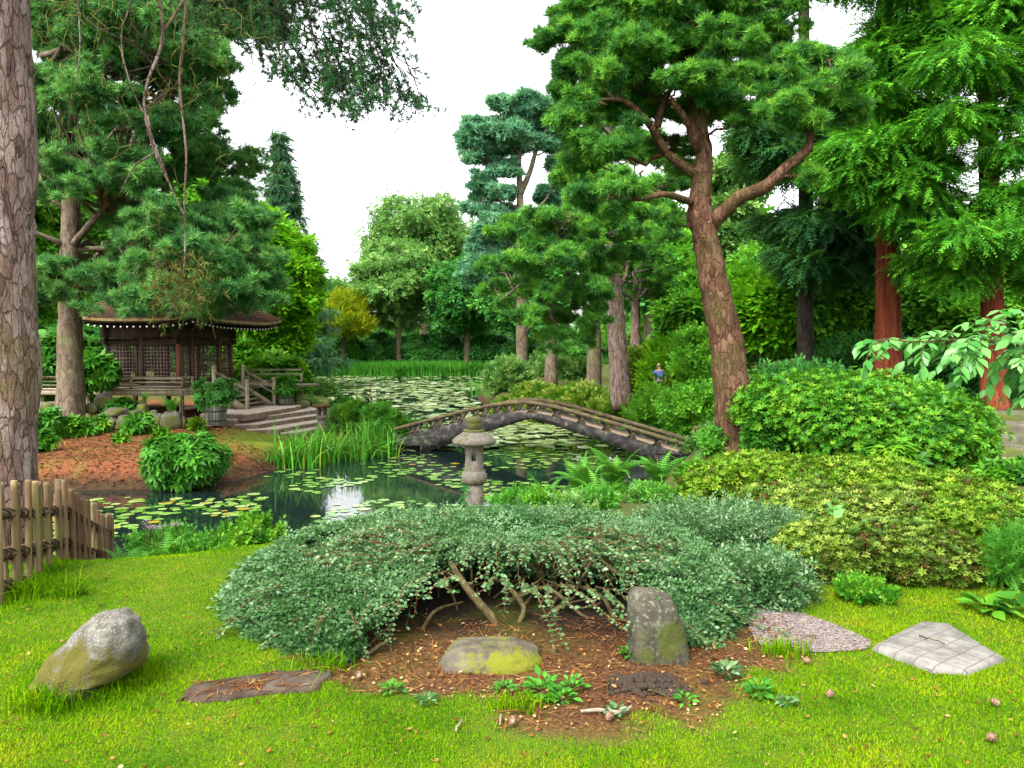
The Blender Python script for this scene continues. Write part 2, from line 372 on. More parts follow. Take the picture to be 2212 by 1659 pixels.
sx=nt.nodes.new('ShaderNodeSeparateXYZ'); nt.links.new(pos,sx.inputs[0])
c=mixc(nt,ramp(nt,mathn(nt,'ADD',sx.outputs[2],mathn(nt,'MULTIPLY',mathn(nt,'SUBTRACT',nB,.5),.25)),[(.12,(1,1,1)),(.34,(0,0,0))]),c,bank_c)
c=mixc(nt,sp.outputs[0],c,lawn_c)
princ(nt,o,c,.95,bump(nt,mathn(nt,'ADD',nA,mathn(nt,'MULTIPLY',nD,.5)),.8,.02),.1)
ni,nj=gx.shape; I=np.arange(ni-1)[:,None]; J=np.arange(nj-1)[None]
Q=np.stack([I*nj+J,I*nj+J+1,(I+1)*nj+J+1,(I+1)*nj+J],-1).reshape(-1,4)
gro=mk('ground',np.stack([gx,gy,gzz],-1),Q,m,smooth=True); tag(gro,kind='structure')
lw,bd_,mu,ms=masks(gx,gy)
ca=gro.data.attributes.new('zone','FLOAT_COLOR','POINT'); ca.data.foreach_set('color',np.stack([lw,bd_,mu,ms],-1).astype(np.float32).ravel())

m,nt,o=newmat('pond_water'); pos=geopos(nt)
nb=noise(nt,1.1,4,.55,scaled(nt,pos,(1,.7,1)))
pr=princ(nt,o,(.006,.012,.011),.035,bump(nt,nb,.06,.02),.5); pr.inputs['IOR'].default_value=1.45
wat=mk('pond_water',[(-40,7,0),(60,7,0),(60,100,0),(-40,100,0)],[np.array([[0,1,2,3]])],m); tag(wat,kind='structure')

# gravel path and litter
def drape(name,poly,mat,lift=.006,n=40):
    poly=np.array(poly); x0,y0=poly.min(0); x1,y1=poly.max(0)
    X,Y=np.meshgrid(np.linspace(x0,x1,n),np.linspace(y0,y1,n)); ins=sdist(poly,X,Y)<.02
    Z=gz(X,Y)+lift; keep=ins[:-1,:-1]&ins[1:,:-1]&ins[:-1,1:]&ins[1:,1:]
    I=np.arange(n-1)[:,None]; J=np.arange(n-1)[None]; q=np.stack([I*n+J,I*n+J+1,(I+1)*n+J+1,(I+1)*n+J],-1)[keep]
    return mk(name,np.stack([X,Y,Z],-1),q,mat,smooth=True)
m,nt,o=newmat('gravel'); pos=geopos(nt)
vo=nt.nodes.new('ShaderNodeTexVoronoi'); vo.inputs['Scale'].default_value=75; nt.links.new(pos,vo.inputs['Vector'])
cc=ramp(nt,noise(nt,90,2,.5,pos),[(.3,(.06,.045,.04)),(.5,(.19,.15,.135)),(.7,(.36,.31,.29))])
princ(nt,o,cc,.9,bump(nt,vo.outputs['Distance'],1.0,.02),.2)
GRAVEL=[G(x,y,1.2)[:2] for x,y in [(1600,1300),(1700,1318),(1790,1345),(1880,1386),(1865,1402),(1740,1408),(1640,1390)]]
gv=drape('gravel_path',GRAVEL,m,.008,70); tag(gv,kind='structure')
GRP=np.array(GRAVEL)

# ------------------------------------------------------------ lawn grass and litter (nobody could count them)
M_grass=leafmat('grass_blades',[(0,(.025,.095,.002)),(.3,(.08,.19,.002)),(.55,(.16,.26,.002)),(.8,(.26,.29,.003)),(1,(.28,.19,.025))],.3,.7,.05,2.2,1.05)
g=np.random.default_rng(5)
NB=560000
D=2.55*(7.2/2.55)**(g.random(NB)**.85); X=(g.random(NB)*2-1)*.82*D*1.05
lw,bd_,_,_=masks(X,D); gd=sdist(GRP,X,D)
SLAB_PX=[(1885,1405),(1990,1352),(2045,1355),(2170,1432),(2090,1462),(2010,1455)]
SLAB=np.array([G(x,y,1.2)[:2] for x,y in SLAB_PX]); FLAT_PX=[(385,1510),(420,1478),(600,1452),(720,1448),(690,1490),(560,1500),(440,1516)]
FLAT=np.array([G(x,y,1.2)[:2] for x,y in FLAT_PX])
k=(lw>g.random(NB))&(gd>0)&(sdist(SLAB,X,D)>.0)&(sdist(FLAT,X,D)>-.01); X,D=X[k],D[k]; n=len(X)
Z=gz(X,D); p3=np.stack([X,D,Z-.004],1)
tall=vnoise(p3,21,2.2)
BOUL=G(190,1470,1.2); FEN0=np.array([-3.15,4.9,1.2]); FEN1=np.array([-3.8,6.6,.9])
dB=np.linalg.norm(p3[:,:2]-BOUL[:2],axis=1); ab=(FEN1-FEN0)[:2]; tt=np.clip(((p3[:,:2]-FEN0[:2])@ab)/(ab@ab),0,1); dF=np.linalg.norm(p3[:,:2]-(FEN0[:2]+tt[:,None]*ab),axis=1)
h=(.007+.013*g.random(n)**1.5)*(.6+.9*tall)+.05*np.exp(-(np.maximum(dB-.22,0)/.1)**2)*g.random(n)+.07*np.exp(-(dF/.14)**2)*g.random(n)**2
az=g.random(n)*6.283; lean=.4+.9*g.random(n); wd=.0014+.0012*g.random(n)+.0005*D*.5
dirh=np.stack([np.cos(az),np.sin(az),0*az],1); side=np.stack([-np.sin(az),np.cos(az),0*az],1)
side2=side+ .0
tip=p3+dirh*(h*lean)[:,None]+np.array([0,0,1.])*h[:,None]
V=np.stack([p3-side*wd[:,None],p3+side*wd[:,None],tip],1).reshape(-1,3)
rv=np.clip(.15+.5*g.random(n)+.45*(vnoise(p3,8,1.4)-.5)+.5*(vnoise(p3,9,5.5)-.5),0,1)
gr=mk('lawn_grass',V,np.arange(3*n).reshape(-1,3),M_grass,rnd=np.repeat(rv,3)); tag(gr,'short mossy yellow green lawn grass covering the foreground','grass',kind='stuff')

M_litter=leafmat('dead_leaves',[(0,(.03,.014,.008)),(.35,(.09,.032,.014)),(.6,(.19,.07,.03)),(.85,(.26,.17,.1)),(1,(.34,.27,.2))],.15,.7,.15,3)
leafT=np.array([(0,0,0),(.32,.45,.06),(0,1,0.02),(-.32,.45,.06)]); leafF=np.array([[0,1,2,3]])
def litter(name,X,Y,size,label,g,top=1.0):
    n=len(X); p=np.stack([X,Y,gz(X,Y)+.012],1); y=np.stack([g.normal(0,1,n),g.normal(0,1,n),g.normal(0,.25,n)],1)
    V,Fq=scatter(leafT,leafF,p,frames(y,np.array([0,0,1.])+.35*g.normal(0,1,(n,3))),size)
    return tag(mk(name,V,Fq,M_litter,rnd=np.repeat(top*g.random(n),4)),label,'leaves',kind='stuff')
n=9000; X=g.uniform(-2.2,2.4,n); Y=g.uniform(3.2,5.6,n); b=masks(X,Y)[1]; k=(b>.4)&(Y<4.25+.5*g.random(n)**3); X,Y=X[k],Y[k]
litter('leaf_litter',X,Y,g.uniform(.008,.034,len(X))*g.choice([.7,1],len(X)),'brown and orange dead leaves littering the bare bed under the grey shrub',g)
n=5500; X=g.uniform(-2.2,2.4,n); Y=g.uniform(3.2,4.6,n); k=masks(X,Y)[1]>.35; X,Y=X[k],Y[k]; n=len(X); p=np.stack([X,Y,gz(X,Y)+.012],1); y_=np.stack([g.normal(0,1,n),g.normal(0,1,n),g.normal(0,.15,n)],1)
V,Fq=scatter(np.array([(-.03,0,0),(.03,0,0),(.02,1,.03),(-.02,1,.03)]),leafF,p,frames(y_,np.array([0,0,1.])+.3*g.normal(0,1,(n,3))),g.uniform(.03,.08,n)); 
q=FLAT.mean(0)+(FLAT[g.integers(0,len(FLAT),260)]-FLAT.mean(0))*g.random((260,1))*np.array([.96,.9]); p_=np.c_[q,np.full(260,1.216)]; y_=np.stack([g.normal(0,1,260),g.normal(0,1,260),g.normal(0,.06,260)],1)
V2,F2=scatter(np.array([(-.05,0,0),(.05,0,0),(.03,1,.03),(-.03,1,.03)]),leafF,p_,frames(y_,np.array([0,0,1.])+.2*g.normal(0,1,(260,3))),g.uniform(.02,.06,260)); Fq=np.concatenate([Fq,F2+len(V)]); V=np.concatenate([V,V2]); n=n+260
tag(mk('needle_litter',V,Fq,M_litter,rnd=np.repeat(g.uniform(.0,.75,n),4)),'thin orange pine needles and bits strewn over the bare bed','needles',kind='stuff')
n=7000; D=2.6*(5.6/2.6)**g.random(n); X=(g.random(n)*2-1)*.8*D; k=masks(X,D)[0]>.5
litter('lawn_leaves',X[k],D[k],g.uniform(.005,.012,k.sum())*np.where(g.random(k.sum())<.12,2.6,1),'scattered small brown leaves fallen on the lawn',g,.85)
n=9000; px=g.uniform(60,620,n); D=g.uniform(15.6,24,n); X=(px-CX)/F*D; mm=masks(X,D)[2]; k=mm>.5
litter('bark_mulch',X[k],D[k],g.uniform(.04,.09,k.sum()),'red brown bark chips spread over the bank below the tea house',g,.62)

# ------------------------------------------------------------ foliage templates
def tuft(n,w,spread,seed):
    g=np.random.default_rng(seed); V=[];Fq=[]
    for i in range(n):
        a=i*2.399+g.random()*.4; s_=spread*(.25+.75*math.sqrt((i+.5)/n)); d=np.array([math.sin(s_)*math.cos(a),math.cos(s_),math.sin(s_)*math.sin(a)])
        sd=np.cross(d,g.normal(0,1,3)); sd/=np.linalg.norm(sd); L=.75+.25*g.random()
        b=d*.05; V+=[b-sd*w,b+sd*w,d*L]; Fq.append((3*i,3*i+1,3*i+2))
    return np.array(V),np.array(Fq)
def rosette(n,up,wid,seed=0,droop=.15):
    g=np.random.default_rng(seed); V=[];Fq=[]
    for i in range(n):
        a=i*2*math.pi/n+.3*g.random(); L=.8+.2*g.random(); d=np.array([math.cos(a),0,math.sin(a)]); s_=np.array([-math.sin(a),0,math.cos(a)])
        u=np.array([0,1.,0]); mid=d*.5*L+u*(up*.62); tp=d*L+u*(up-droop)
        V+=[u*0,mid+s_*wid+u*.03,tp,mid-s_*wid+u*.03]; Fq.append((4*i,4*i+1,4*i+2,4*i+3))
    return np.array(V),np.array(Fq)            # axis +Y
def sprig(n,leaf,seed=0,flat=.5,droop=.1):
    g=np.random.default_rng(seed); V=[];Fq=[]
    for i in range(n):
        t=(i+.6)/n; s_=(1 if i%2 else -1); c=np.array([0,t,-droop*t*t]); d=nrm(np.array([s_*.9,.55,g.normal(0,flat)])); 
        if i==n-1: d=np.array([0,1.,-.1])
        sd=nrm(np.cross(d,np.array([g.normal(0,flat),g.normal(0,.3),1.]))); L=leaf*(.75+.5*g.random())
        V+=[c,c+d*L*.5+sd*L*.3,c+d*L,c+d*L*.5-sd*L*.3]; Fq.append((4*i,4*i+1,4*i+2,4*i+3))
    return np.array(V),np.array(Fq)
def spray(n,seed=0,w=.05,L0=.42,droop=.35):     # flat feathery conifer spray of triangles along +Y
    g=np.random.default_rng(seed); V=[];Fq=[]; q=0
    for i in range(n):
        t=(i+.4)/n; s_=(1 if i%2 else -1); c=np.array([0,t,-droop*t*t]); L=L0*(1-.7*t)*(.8+.4*g.random())
        d=nrm(np.array([s_*.75,.75,-.25+g.normal(0,.15)])); sd=nrm(np.array([-d[1],d[0],g.normal(0,.4)]))
        V+=[c-sd*w,c+sd*w,c+d*L]; Fq.append((q,q+1,q+2)); q+=3
    V+=[(-w*.6,0,0),(w*.6,0,0),(0,1.05,-droop)]; Fq.append((q,q+1,q+2)); return np.array(V),np.array(Fq)
T_pine=[tuft(12,.06,1.25,s) for s in range(3)]
T_pine_far=[tuft(8,.11,1.3,s+5) for s in range(2)]
T_leaf=[(leafT-np.array([0,0,0]),leafF)]
T_sprig=[sprig(9,.34,s,.5) for s in range(3)]
T_maple=[sprig(7,.5,s+9,.35,.2) for s in range(3)]
T_rhodo=[rosette(7,.28,.15,s,.2) for s in range(3)]
T_azal=[rosette(6,.55,.2,s+4,.0) for s in range(3)]
T_coto=[sprig(12,.17,s+2,.6) for s in range(3)]
T_ceder=[spray(12,s,.045) for s in range(3)]
T_spruce=[spray(9,s+3,.06,.5,.5) for s in range(2)]
T_bamb=[sprig(6,.62,s+30,.5,.3) for s in range(3)]
for L_ in (T_bamb,):
    for V_,F_ in L_: pass

# ------------------------------------------------------------ leaf palettes
def pal(*c): 
    k=len(c); return [(i/(k-1),x) for i,x in enumerate(c)]
M_pine=leafmat('pine_needles',pal((.006,.028,.014),(.018,.07,.02),(.045,.125,.022),(.085,.17,.028)),.28,.55,.3,None,2.5)
M_pine_blue=leafmat('blue_green_needles',pal((.008,.033,.018),(.024,.08,.036),(.05,.125,.045),(.085,.16,.06)),.28,.55,.3,None,2.4)
M_pine_dark=leafmat('dark_needles',pal((.012,.04,.03),(.02,.07,.04),(.035,.09,.04)),.25,.55,.3,None,1.5)
M_pine_haze=leafmat('hazed_teal_needles',pal((.02,.065,.06),(.05,.125,.11),(.10,.19,.165)),.28,.55,.3,None,2.3)  # needle colour lightened to carry distance haze
M_cedar=leafmat('cedar_sprays',pal((.012,.06,.012),(.035,.13,.012),(.075,.2,.018)),.25,.55,.3,None,2.1)
M_cedar_dark=leafmat('dark_conifer',pal((.008,.035,.02),(.014,.055,.025),(.03,.08,.025)),.28,.55,.3,None,1.8)
M_spruce=leafmat('spruce_needles',pal((.015,.05,.045),(.03,.085,.06),(.05,.11,.07)),.28,.55,.3,None,1.6)
M_maple=leafmat('bright_maple_leaves',pal((.045,.16,.008),(.09,.25,.010),(.16,.31,.014)),.4,.5,.25,None,1.4)
M_gold=leafmat('gold_leaves',pal((.09,.15,.006),(.18,.22,.008),(.28,.26,.012)),.35,.5,.3)
M_tree=leafmat('tree_leaves',pal((.02,.085,.012),(.05,.15,.018),(.1,.22,.025)),.35,.5,.25,None,2.0)
M_tree_pale=leafmat('pale_tree_leaves',pal((.03,.09,.03),(.065,.15,.05),(.12,.21,.08),(.17,.25,.11)),.35,.5,.25,None,1.5)  # greens paled for haze on the far trees; low pale plants share them
M_tree_dark=leafmat('dark_tree_leaves',pal((.012,.06,.022),(.025,.1,.03),(.05,.14,.035)),.3,.5,.25,None,2.0)
M_rhodo=leafmat('rhododendron_leaves',pal((.015,.075,.012),(.035,.14,.018),(.07,.2,.03)),.25,.35,.4)
M_azal=leafmat('azalea_leaves',pal((.05,.03,.008),(.04,.10,.008),(.1,.2,.014),(.14,.24,.018),(.23,.27,.04)),.25,.45,.35,3.5,1.05)
M_azal_mix=leafmat('mottled_azalea_leaves',pal((.07,.025,.012),(.03,.07,.012),(.09,.15,.02),(.17,.22,.045),(.24,.3,.08)),.2,.45,.35,3.,1.1)
M_azal_green=leafmat('green_azalea_leaves',pal((.008,.05,.006),(.025,.12,.010),(.06,.2,.016),(.09,.24,.018),(.14,.26,.02)),.25,.45,.35,2.2,1.05)
M_coto=leafmat('cotoneaster_leaves',pal((.010,.038,.014),(.035,.095,.04),(.09,.165,.10),(.19,.26,.22)),.2,.38,.5,5.,1.15)
M_bamb=leafmat('dwarf_bamboo_leaves',pal((.03,.09,.01),(.07,.16,.015),(.13,.21,.025),(.22,.25,.06),(.36,.33,.15)),.3,.45,.3,2.,1.1)
M_fern=leafmat('fern_fronds',pal((.03,.12,.02),(.06,.2,.03),(.11,.27,.05)),.35,.45,.3)
M_iris=leafmat('iris_blades',pal((.008,.05,.008),(.02,.11,.012),(.05,.19,.018),(.10,.26,.03),(.25,.26,.05)),.25,.4,.5,2.,1.2)
M_reed=leafmat('reed_blades',pal((.018,.09,.02),(.04,.17,.025),(.08,.23,.03)),.3,.45,.3)
M_camel=leafmat('broad_pale_leaves',pal((.025,.12,.025),(.06,.2,.05),(.12,.28,.10)),.3,.35,.7,None,1.35)
M_twig=leafmat('dry_twigs',pal((.05,.05,.02),(.09,.085,.03),(.13,.12,.05)),.05,.8,.1)

B_pine=barkmat('pine_bark',(.10,.06,.05),(.22,.145,.125),(.36,.29,.265),1.9,.26,1.0,.03,(.11,.09,.02))
B_pine_red=barkmat('red_pine_bark',(.05,.026,.017),(.11,.055,.032),(.19,.11,.07),1.3,.4,.9,.03,(.075,.07,.02))
B_cedar=barkmat('red_cedar_bark',(.085,.018,.009),(.15,.036,.016),(.21,.06,.028),1.6,.06,.8,.02)
B_grey=barkmat('grey_bark',(.07,.05,.037),(.14,.105,.075),(.21,.17,.125),1.2,.4,.6,.02,(.09,.1,.03))
B_dark=barkmat('dark_bark',(.018,.015,.014),(.035,.028,.022),(.06,.05,.035),1.2,.4,.6,.02)
B_stem=barkmat('shrub_stems',(.035,.026,.013),(.075,.058,.025),(.12,.1,.045),4,.3,.5,.006)
B_redstem=barkmat('red_shoots',(.08,.03,.018),(.13,.055,.028),(.17,.09,.04),6,.3,.3,.004)

# ------------------------------------------------------------ plants
def pad_points(g,pads,total,clump=14,csig=.16,shell=.55,vol=2/3.):
    """leaf points clustered in clumps through ellipsoids; returns pos, outward direction, clump random"""
    C=np.array([p[0] for p in pads]); Rr=np.array([p[1] for p in pads]); wv=(Rr[:,0]*Rr[:,1]*Rr[:,2])**vol; wv/=wv.sum()
    nc=max(8,int(total/clump)); pi=g.choice(len(pads),nc,p=wv); d=sphere_dirs(g,nc); r=(shell+(1-shell)*g.random(nc))
    r=np.where(g.random(nc)<.25,g.random(nc)**.5,r)
    cc=C[pi]+d*r[:,None]*Rr[pi]
    ci=np.repeat(np.arange(nc),clump); s_=csig*Rr[pi[ci]].mean(1)
    pos=cc[ci]+g.normal(0,1,(nc*clump,3))*s_[:,None]*np.array([1,1,.6])
    out=nrm((pos-C[pi[ci]])/Rr[pi[ci]]**1.2)
    return pos,out,g.random(nc)[ci]
def foliage(name,g,pos,axis,nz,size,temps,mat,parent,crnd,loc,spread=.5,extra=None):
    Vs=[];Fs=[];rn=[];n0=0; k=g.integers(0,len(temps),len(pos))
    for t,(tV,tF) in enumerate(temps):
        s=k==t; m_=int(s.sum())
        if not m_: continue
        sz=size*(1+.35*(g.random(m_)*2-1))
        V,Fq=scatter(tV,tF,pos[s],frames(axis[s],nz[s]),sz)
        Vs.append(V);Fs.append(Fq+n0);n0+=len(V); rn.append(np.repeat(np.clip(.5+.75*(crnd[s]-.5)+spread*(g.random(m_)-.5),0,1),len(tV)))
    return mk(name,np.concatenate(Vs),[np.concatenate(Fs)],mat,parent,np.concatenate(rn),loc=None if loc is None else None)
def limb(g,a,b,n=9,wob=.08,sag=0.0,up=.15):
    a=np.asarray(a,float);b=np.asarray(b,float); L=np.linalg.norm(b-a); t=np.linspace(0,1,n)[:,None]
    w_=np.cumsum(g.normal(0,1,(n,3)),0); w_-=t*w_[-1]+(1-t)*w_[0]
    return a+(b-a)*t+w_*(wob*L/np.sqrt(n))+np.array([0,0,1.])*(np.sin(t*math.pi)*up*L-sag*L*t*t*0)
def tree(name,label,cat,base,trunks,pads,temps,lm,bm,count,size,seed,group=None,clump=14,upb=.7,limb_r=.05,twigs=5,sag=.1,tn=12,tnoise=.04,csig=.16,axis_mode='out',bump_=.0,zmin=None,shell=.55,split=0):
    g=np.random.default_rng(seed); base=np.asarray(base,float)
    root=thing(name,base,label,cat,group)
    mb=MB(); tp=[];tr=[]
    for pts,rad in trunks:
        sp_=smooth_path(pts,max(10,len(pts)*7)); rr=np.interp(np.linspace(0,1,len(sp_)),np.linspace(0,1,len(rad)),rad)
        mb.tube(sp_-base,rr,tn,rnd=.5,noise=tnoise,seed=seed); tp.append(sp_);tr.append(rr)
    tp=np.concatenate(tp);tr=np.concatenate(tr)
    newp=[]
    for c,r in pads:
        c=np.asarray(c,float); d=tp-c; hd=np.linalg.norm(d[:,:2],axis=1); cost=np.linalg.norm(d,axis=1)+2.5*np.maximum(tp[:,2]-(c[2]-.15*hd),0)+(0 if zmin is None else 50*np.maximum(zmin-tp[:,2],0))
        i=int(cost.argmin()); a=tp[i]; L=np.linalg.norm(c-a)
        if L<.25: continue
        r0=min(tr[i]*.6,limb_r*(.5+.35*L**.7)); 
        lp=limb(g,a,c,9,.22,0,.05); mb.tube(lp-base,[r0,r0*.35],6,rnd=.5,cap=False)
        sub=[]
        for _ in range(split):
            f=sphere_dirs(g,1)[0]*g.uniform(.35,.95); e=c+f*np.asarray(r)*np.array([1.15,1.15,1.35]); q_=g.uniform(.26,.52); sub.append((e,tuple(np.asarray(r)*q_*np.array([1.1,1.1,1.25])))); newp.append(sub[-1])
        for k_ in range(max(twigs,len(sub))):
            q=lp[g.integers(4,9)]; e=sub[k_][0] if k_<len(sub) else c+sphere_dirs(g,1)[0]*np.asarray(r)*.85
            mb.tube(limb(g,q,e,6,.25,0,.03)-base,[r0*.3,r0*.08],4,cap=False)
    mb.out('trunk',bm,root,True)
    if split: pads=newp
    pos,out,cr=pad_points(g,pads,count,clump,csig,shell)
    n=len(pos); up=np.array([0,0,1.])
    if axis_mode=='out': ax=nrm(out*.55+up*upb+.55*g.normal(0,1,(n,3))); nz=g.normal(0,1,(n,3))
    elif axis_mode=='droop': ax=nrm(out*np.array([1,1,.2])+np.array([0,0,-.25])+.3*g.normal(0,1,(n,3))); nz=up+.3*g.normal(0,1,(n,3))
    else: ax=nrm(out*np.array([1,1,.3])+.6*g.normal(0,1,(n,3))+np.array([0,0,-.15])); nz=up*1.2+.5*out+.5*g.normal(0,1,(n,3))
    foliage('crown',g,pos-base,ax,nz,size,temps,lm,root,cr,None)
    return root
def rpads(g,n,c,r,pr,flat=.45,inside=None,shellmin=.3):
    out=[]
    while len(out)<n:
        d=sphere_dirs(g,1)[0]*(shellmin+(1-shellmin)*g.random()**.6); p=np.asarray(c)+d*np.asarray(r)
        if inside is not None and not inside(p): continue
        q=pr*(.7+.6*g.random()); out.append((p,(q,q,q*flat)))
    return out
def shrub(name,label,px,D,wpx,hpx,temps,lm,count,size,seed,group=None,cat='shrub',base=None,lobes=7,clump=8,depth=.9,upb=.6,stems=10,smat=None,csig=.1,bury=.0,axis='out'):
    """a mound of foliage whose middle stands at pixel column px, distance D; width and height in photo pixels"""
    g=np.random.default_rng(seed); b=gp(px,D) if base is None else np.asarray(base,float); wx=.83*wpx*D/F/2; hz=hpx*D/F*.93
    root=thing(name,b,label,cat,group)
    pads=[((0,0,hz*.45),(wx*.72,wx*.72*depth,hz*.53))]
    for i in range(lobes):
        a=i*6.283/lobes+g.random(); rr=.45+.25*g.random(); q=.42+.2*g.random()
        pads.append(((math.cos(a)*wx*rr,math.sin(a)*wx*rr*depth,hz*(.3+.3*g.random())),(wx*q,wx*q*depth,hz*(.32+.14*g.random()))))
    mb=MB()
    for i in range(stems):
        c,r=pads[g.integers(0,len(pads))]; e=np.array(c)+sphere_dirs(g,1)[0]*np.array(r)*.7; e[2]=max(e[2],hz*.25)
        s0=np.array([g.normal(0,.12)*wx,g.normal(0,.12)*wx,-.05]); rr=max(.006,.012*hz**.5*1.2)
        mb.tube(limb(g,s0,e,8,.2,0,.1),[rr,rr*.4],5,cap=False)
    mb.out('stems',smat or B_stem,root,True)
    pos,out,cr=pad_points(g,pads,count,clump,csig,.75); k=pos[:,2]>.02-bury; pos,out,cr=pos[k],out[k],cr[k]; n=len(pos)
    if axis=='out': ax=nrm(out*.7+np.array([0,0,1.])*upb+.4*g.normal(0,1,(n,3))); nz=g.normal(0,1,(n,3))
    else: ax=nrm(out*np.array([1,1,.4])+.5*g.normal(0,1,(n,3))+np.array([0,0,.15])); nz=np.array([0,0,1.2])+.5*out+.4*g.normal(0,1,(n,3))
    foliage('foliage',g,pos,ax,nz,size,temps,lm,root,cr,None)
    return root
# ------------------------------------------------------------ stones
S_grey=stonemat('lichen_stone',[(.3,(.13,.12,.09)),(.5,(.25,.235,.19)),(.7,(.42,.4,.35))],20,(.11,.1,.018),.29,(.5,.49,.45),.9,.012,.42,(-.6,0,-.8))
S_moss=stonemat('mossy_stone',[(.3,(.07,.06,.04)),(.5,(.15,.13,.09)),(.7,(.24,.21,.15))],10,(.15,.16,.012),.46,None,.7,.015)
S_dark=stonemat('dark_stone',[(.3,(.05,.045,.032)),(.5,(.095,.085,.06)),(.7,(.16,.145,.1))],12,(.07,.085,.015),.5,(.22,.24,.17),.6,.012)
S_sand=stonemat('sandstone',[(.3,(.24,.19,.15)),(.5,(.4,.33,.26)),(.7,(.5,.43,.35))],8,(.16,.15,.06),.62,None,.4,.012,1.0)
S_lant=stonemat('lantern_granite',[(.3,(.15,.125,.1)),(.5,(.26,.225,.18)),(.7,(.37,.33,.27))],26,(.11,.12,.025),.56,(.32,.31,.27),.5,.008)
S_gard=stonemat('garden_stone',[(.3,(.09,.085,.06)),(.5,(.17,.155,.115)),(.7,(.28,.26,.2))],5,(.09,.11,.02),.5,None,.6,.03)
S_ball=stonemat('mossy_granite',[(.3,(.1,.09,.045)),(.5,(.17,.155,.075)),(.7,(.25,.23,.12))],24,(.1,.12,.02),.45,None,.5,.008)
def rock_mesh(dim,seed,e=1.0,rough=.12,taper=0.0,shear=(0,0),tilt=0.0,nu=40,nv=24,ff=2.2,yaw=0.0):
    th=np.linspace(0,2*math.pi,nu,endpoint=False); ph=np.linspace(-math.pi/2,math.pi/2,nv)
    sg=lambda v,p:np.sign(v)*np.abs(v)**p
    ct,st=sg(np.cos(th),e),sg(np.sin(th),e); cp_,sp_=sg(np.cos(ph),e),sg(np.sin(ph),e)
    V=np.stack([np.outer(cp_,ct),np.outer(cp_,st),np.repeat(sp_[:,None],nu,1)],-1).reshape(-1,3)
    nn=nrm(V)
    d=(vnoise(V*ff+seed*7.3,seed)-.5)*2+.5*(vnoise(V*ff*2.7+seed,seed+1)-.5)*2+.22*(vnoise(V*ff*7,seed+2)-.5)*2
    V=V*(1+rough*d)[:,None]
    V[:,:2]*=(1-taper*(V[:,2]+1)/2)[:,None]; V=V*np.asarray(dim)/2
    V[:,0]+=shear[0]*V[:,2]; V[:,1]+=shear[1]*V[:,2]
    c_,s_=math.cos(tilt),math.sin(tilt); V=V@np.array([[c_,0,-s_],[0,1,0],[s_,0,c_]]).T
    c_,s_=math.cos(yaw),math.sin(yaw); V=V@np.array([[c_,-s_,0],[s_,c_,0],[0,0,1]]).T
    i=np.arange(nv-1)[:,None]; j=np.arange(nu)[None]; jn=(j+1)%nu
    return V,np.stack([i*nu+j,i*nu+jn,(i+1)*nu+jn,(i+1)*nu+j],-1).reshape(-1,4)
def rock(name,label,c,dim,mat,seed,group=None,cat='rock',**k):
    V,Q=rock_mesh(dim,seed,**k); o=mk(name,V,Q,mat,smooth=True); o.location=[float(v) for v in c]; return tag(o,label,cat,group)
def inflate(name,label,px,D,thick,mat,seed,cat,rough=.03,back=.5,n=96,m=22,pw=.55,ff=7.):
    q=np.array([P(x,y,D) for x,y in px]); q=np.concatenate([q,q[:1]]); q=resample(q,n+1)[:-1]; q=.5*q+.25*np.roll(q,1,0)+.25*np.roll(q,-1,0); c=q.mean(0); V=[]
    for ph in np.linspace(-math.pi/2+.02,math.pi/2-.02,m):
        s=math.cos(ph)**pw; V.append(c+(q-c)*np.array([s,1,s])+np.array([0,math.sin(ph)*thick/2,0]))
    V=np.concatenate(V); d=(vnoise(V*ff,seed)-.5)+.5*(vnoise(V*ff*2.6,seed+1)-.5)+.25*(vnoise(V*ff*6,seed+2)-.5); V=V+nrm(V-c)*(d*rough*2)[:,None]
    i=np.arange(m-1)[:,None]; j=np.arange(n)[None]; jn=(j+1)%n; Q=np.stack([i*n+j,i*n+jn,(i+1)*n+jn,(i+1)*n+j],-1).reshape(-1,4)
    V=np.concatenate([V,[V[:n].mean(0)],[V[-n:].mean(0)]]); J=np.arange(n); T=np.concatenate([np.stack([J,(J+1)%n,np.full(n,n*m)],1)[:,::-1],np.stack([(m-1)*n+J,(m-1)*n+(J+1)%n,np.full(n,n*m+1)],1)])
    o=mk(name,V-c,[Q,T],mat,smooth=True); o.location=[float(v) for v in c]; return tag(o,label,cat)
inflate('boulder','big rounded grey boulder with mossy left side leaning on the lawn',[(62,1560),(68,1505),(95,1455),(125,1410),(160,1372),(190,1342),(215,1326),(245,1320),(272,1326),(292,1336),(304,1368),(307,1410),(303,1440),(292,1452),(268,1447),(248,1462),(236,1490),(222,1515),(170,1540),(120,1560)],3.66,.40,S_grey,3,'boulder')
c=P(186,1440,3.62)
0 and rock('boulder','big rounded grey boulder with mossy left side leaning on the lawn',c,(.60,.40,.40),S_grey,3,cat='boulder',e=.85,rough=.10,tilt=R(44),nu=80,nv=52,ff=1.5,taper=-.12)
inflate('standing_stone','upright dark mossy stone with flat top standing under the grey shrub',[(1352,1470),(1354,1400),(1356,1330),(1360,1286),(1370,1272),(1400,1270),(1430,1276),(1448,1284),(1460,1310),(1472,1345),(1484,1385),(1494,1430),(1498,1470)],4.02,.26,S_dark,8,'standing stone',.014,pw=.3)
c=P(1428,1378,4.12)
0 and rock('standing_stone','upright dark mossy stone with flat top standing under the grey shrub',c,(.38,.28,.56),S_dark,8,cat='standing stone',e=.5,rough=.07,taper=.26,shear=(-.13,0),nu=72,nv=44,ff=1.6)
c=P(1066,1440,3.98)
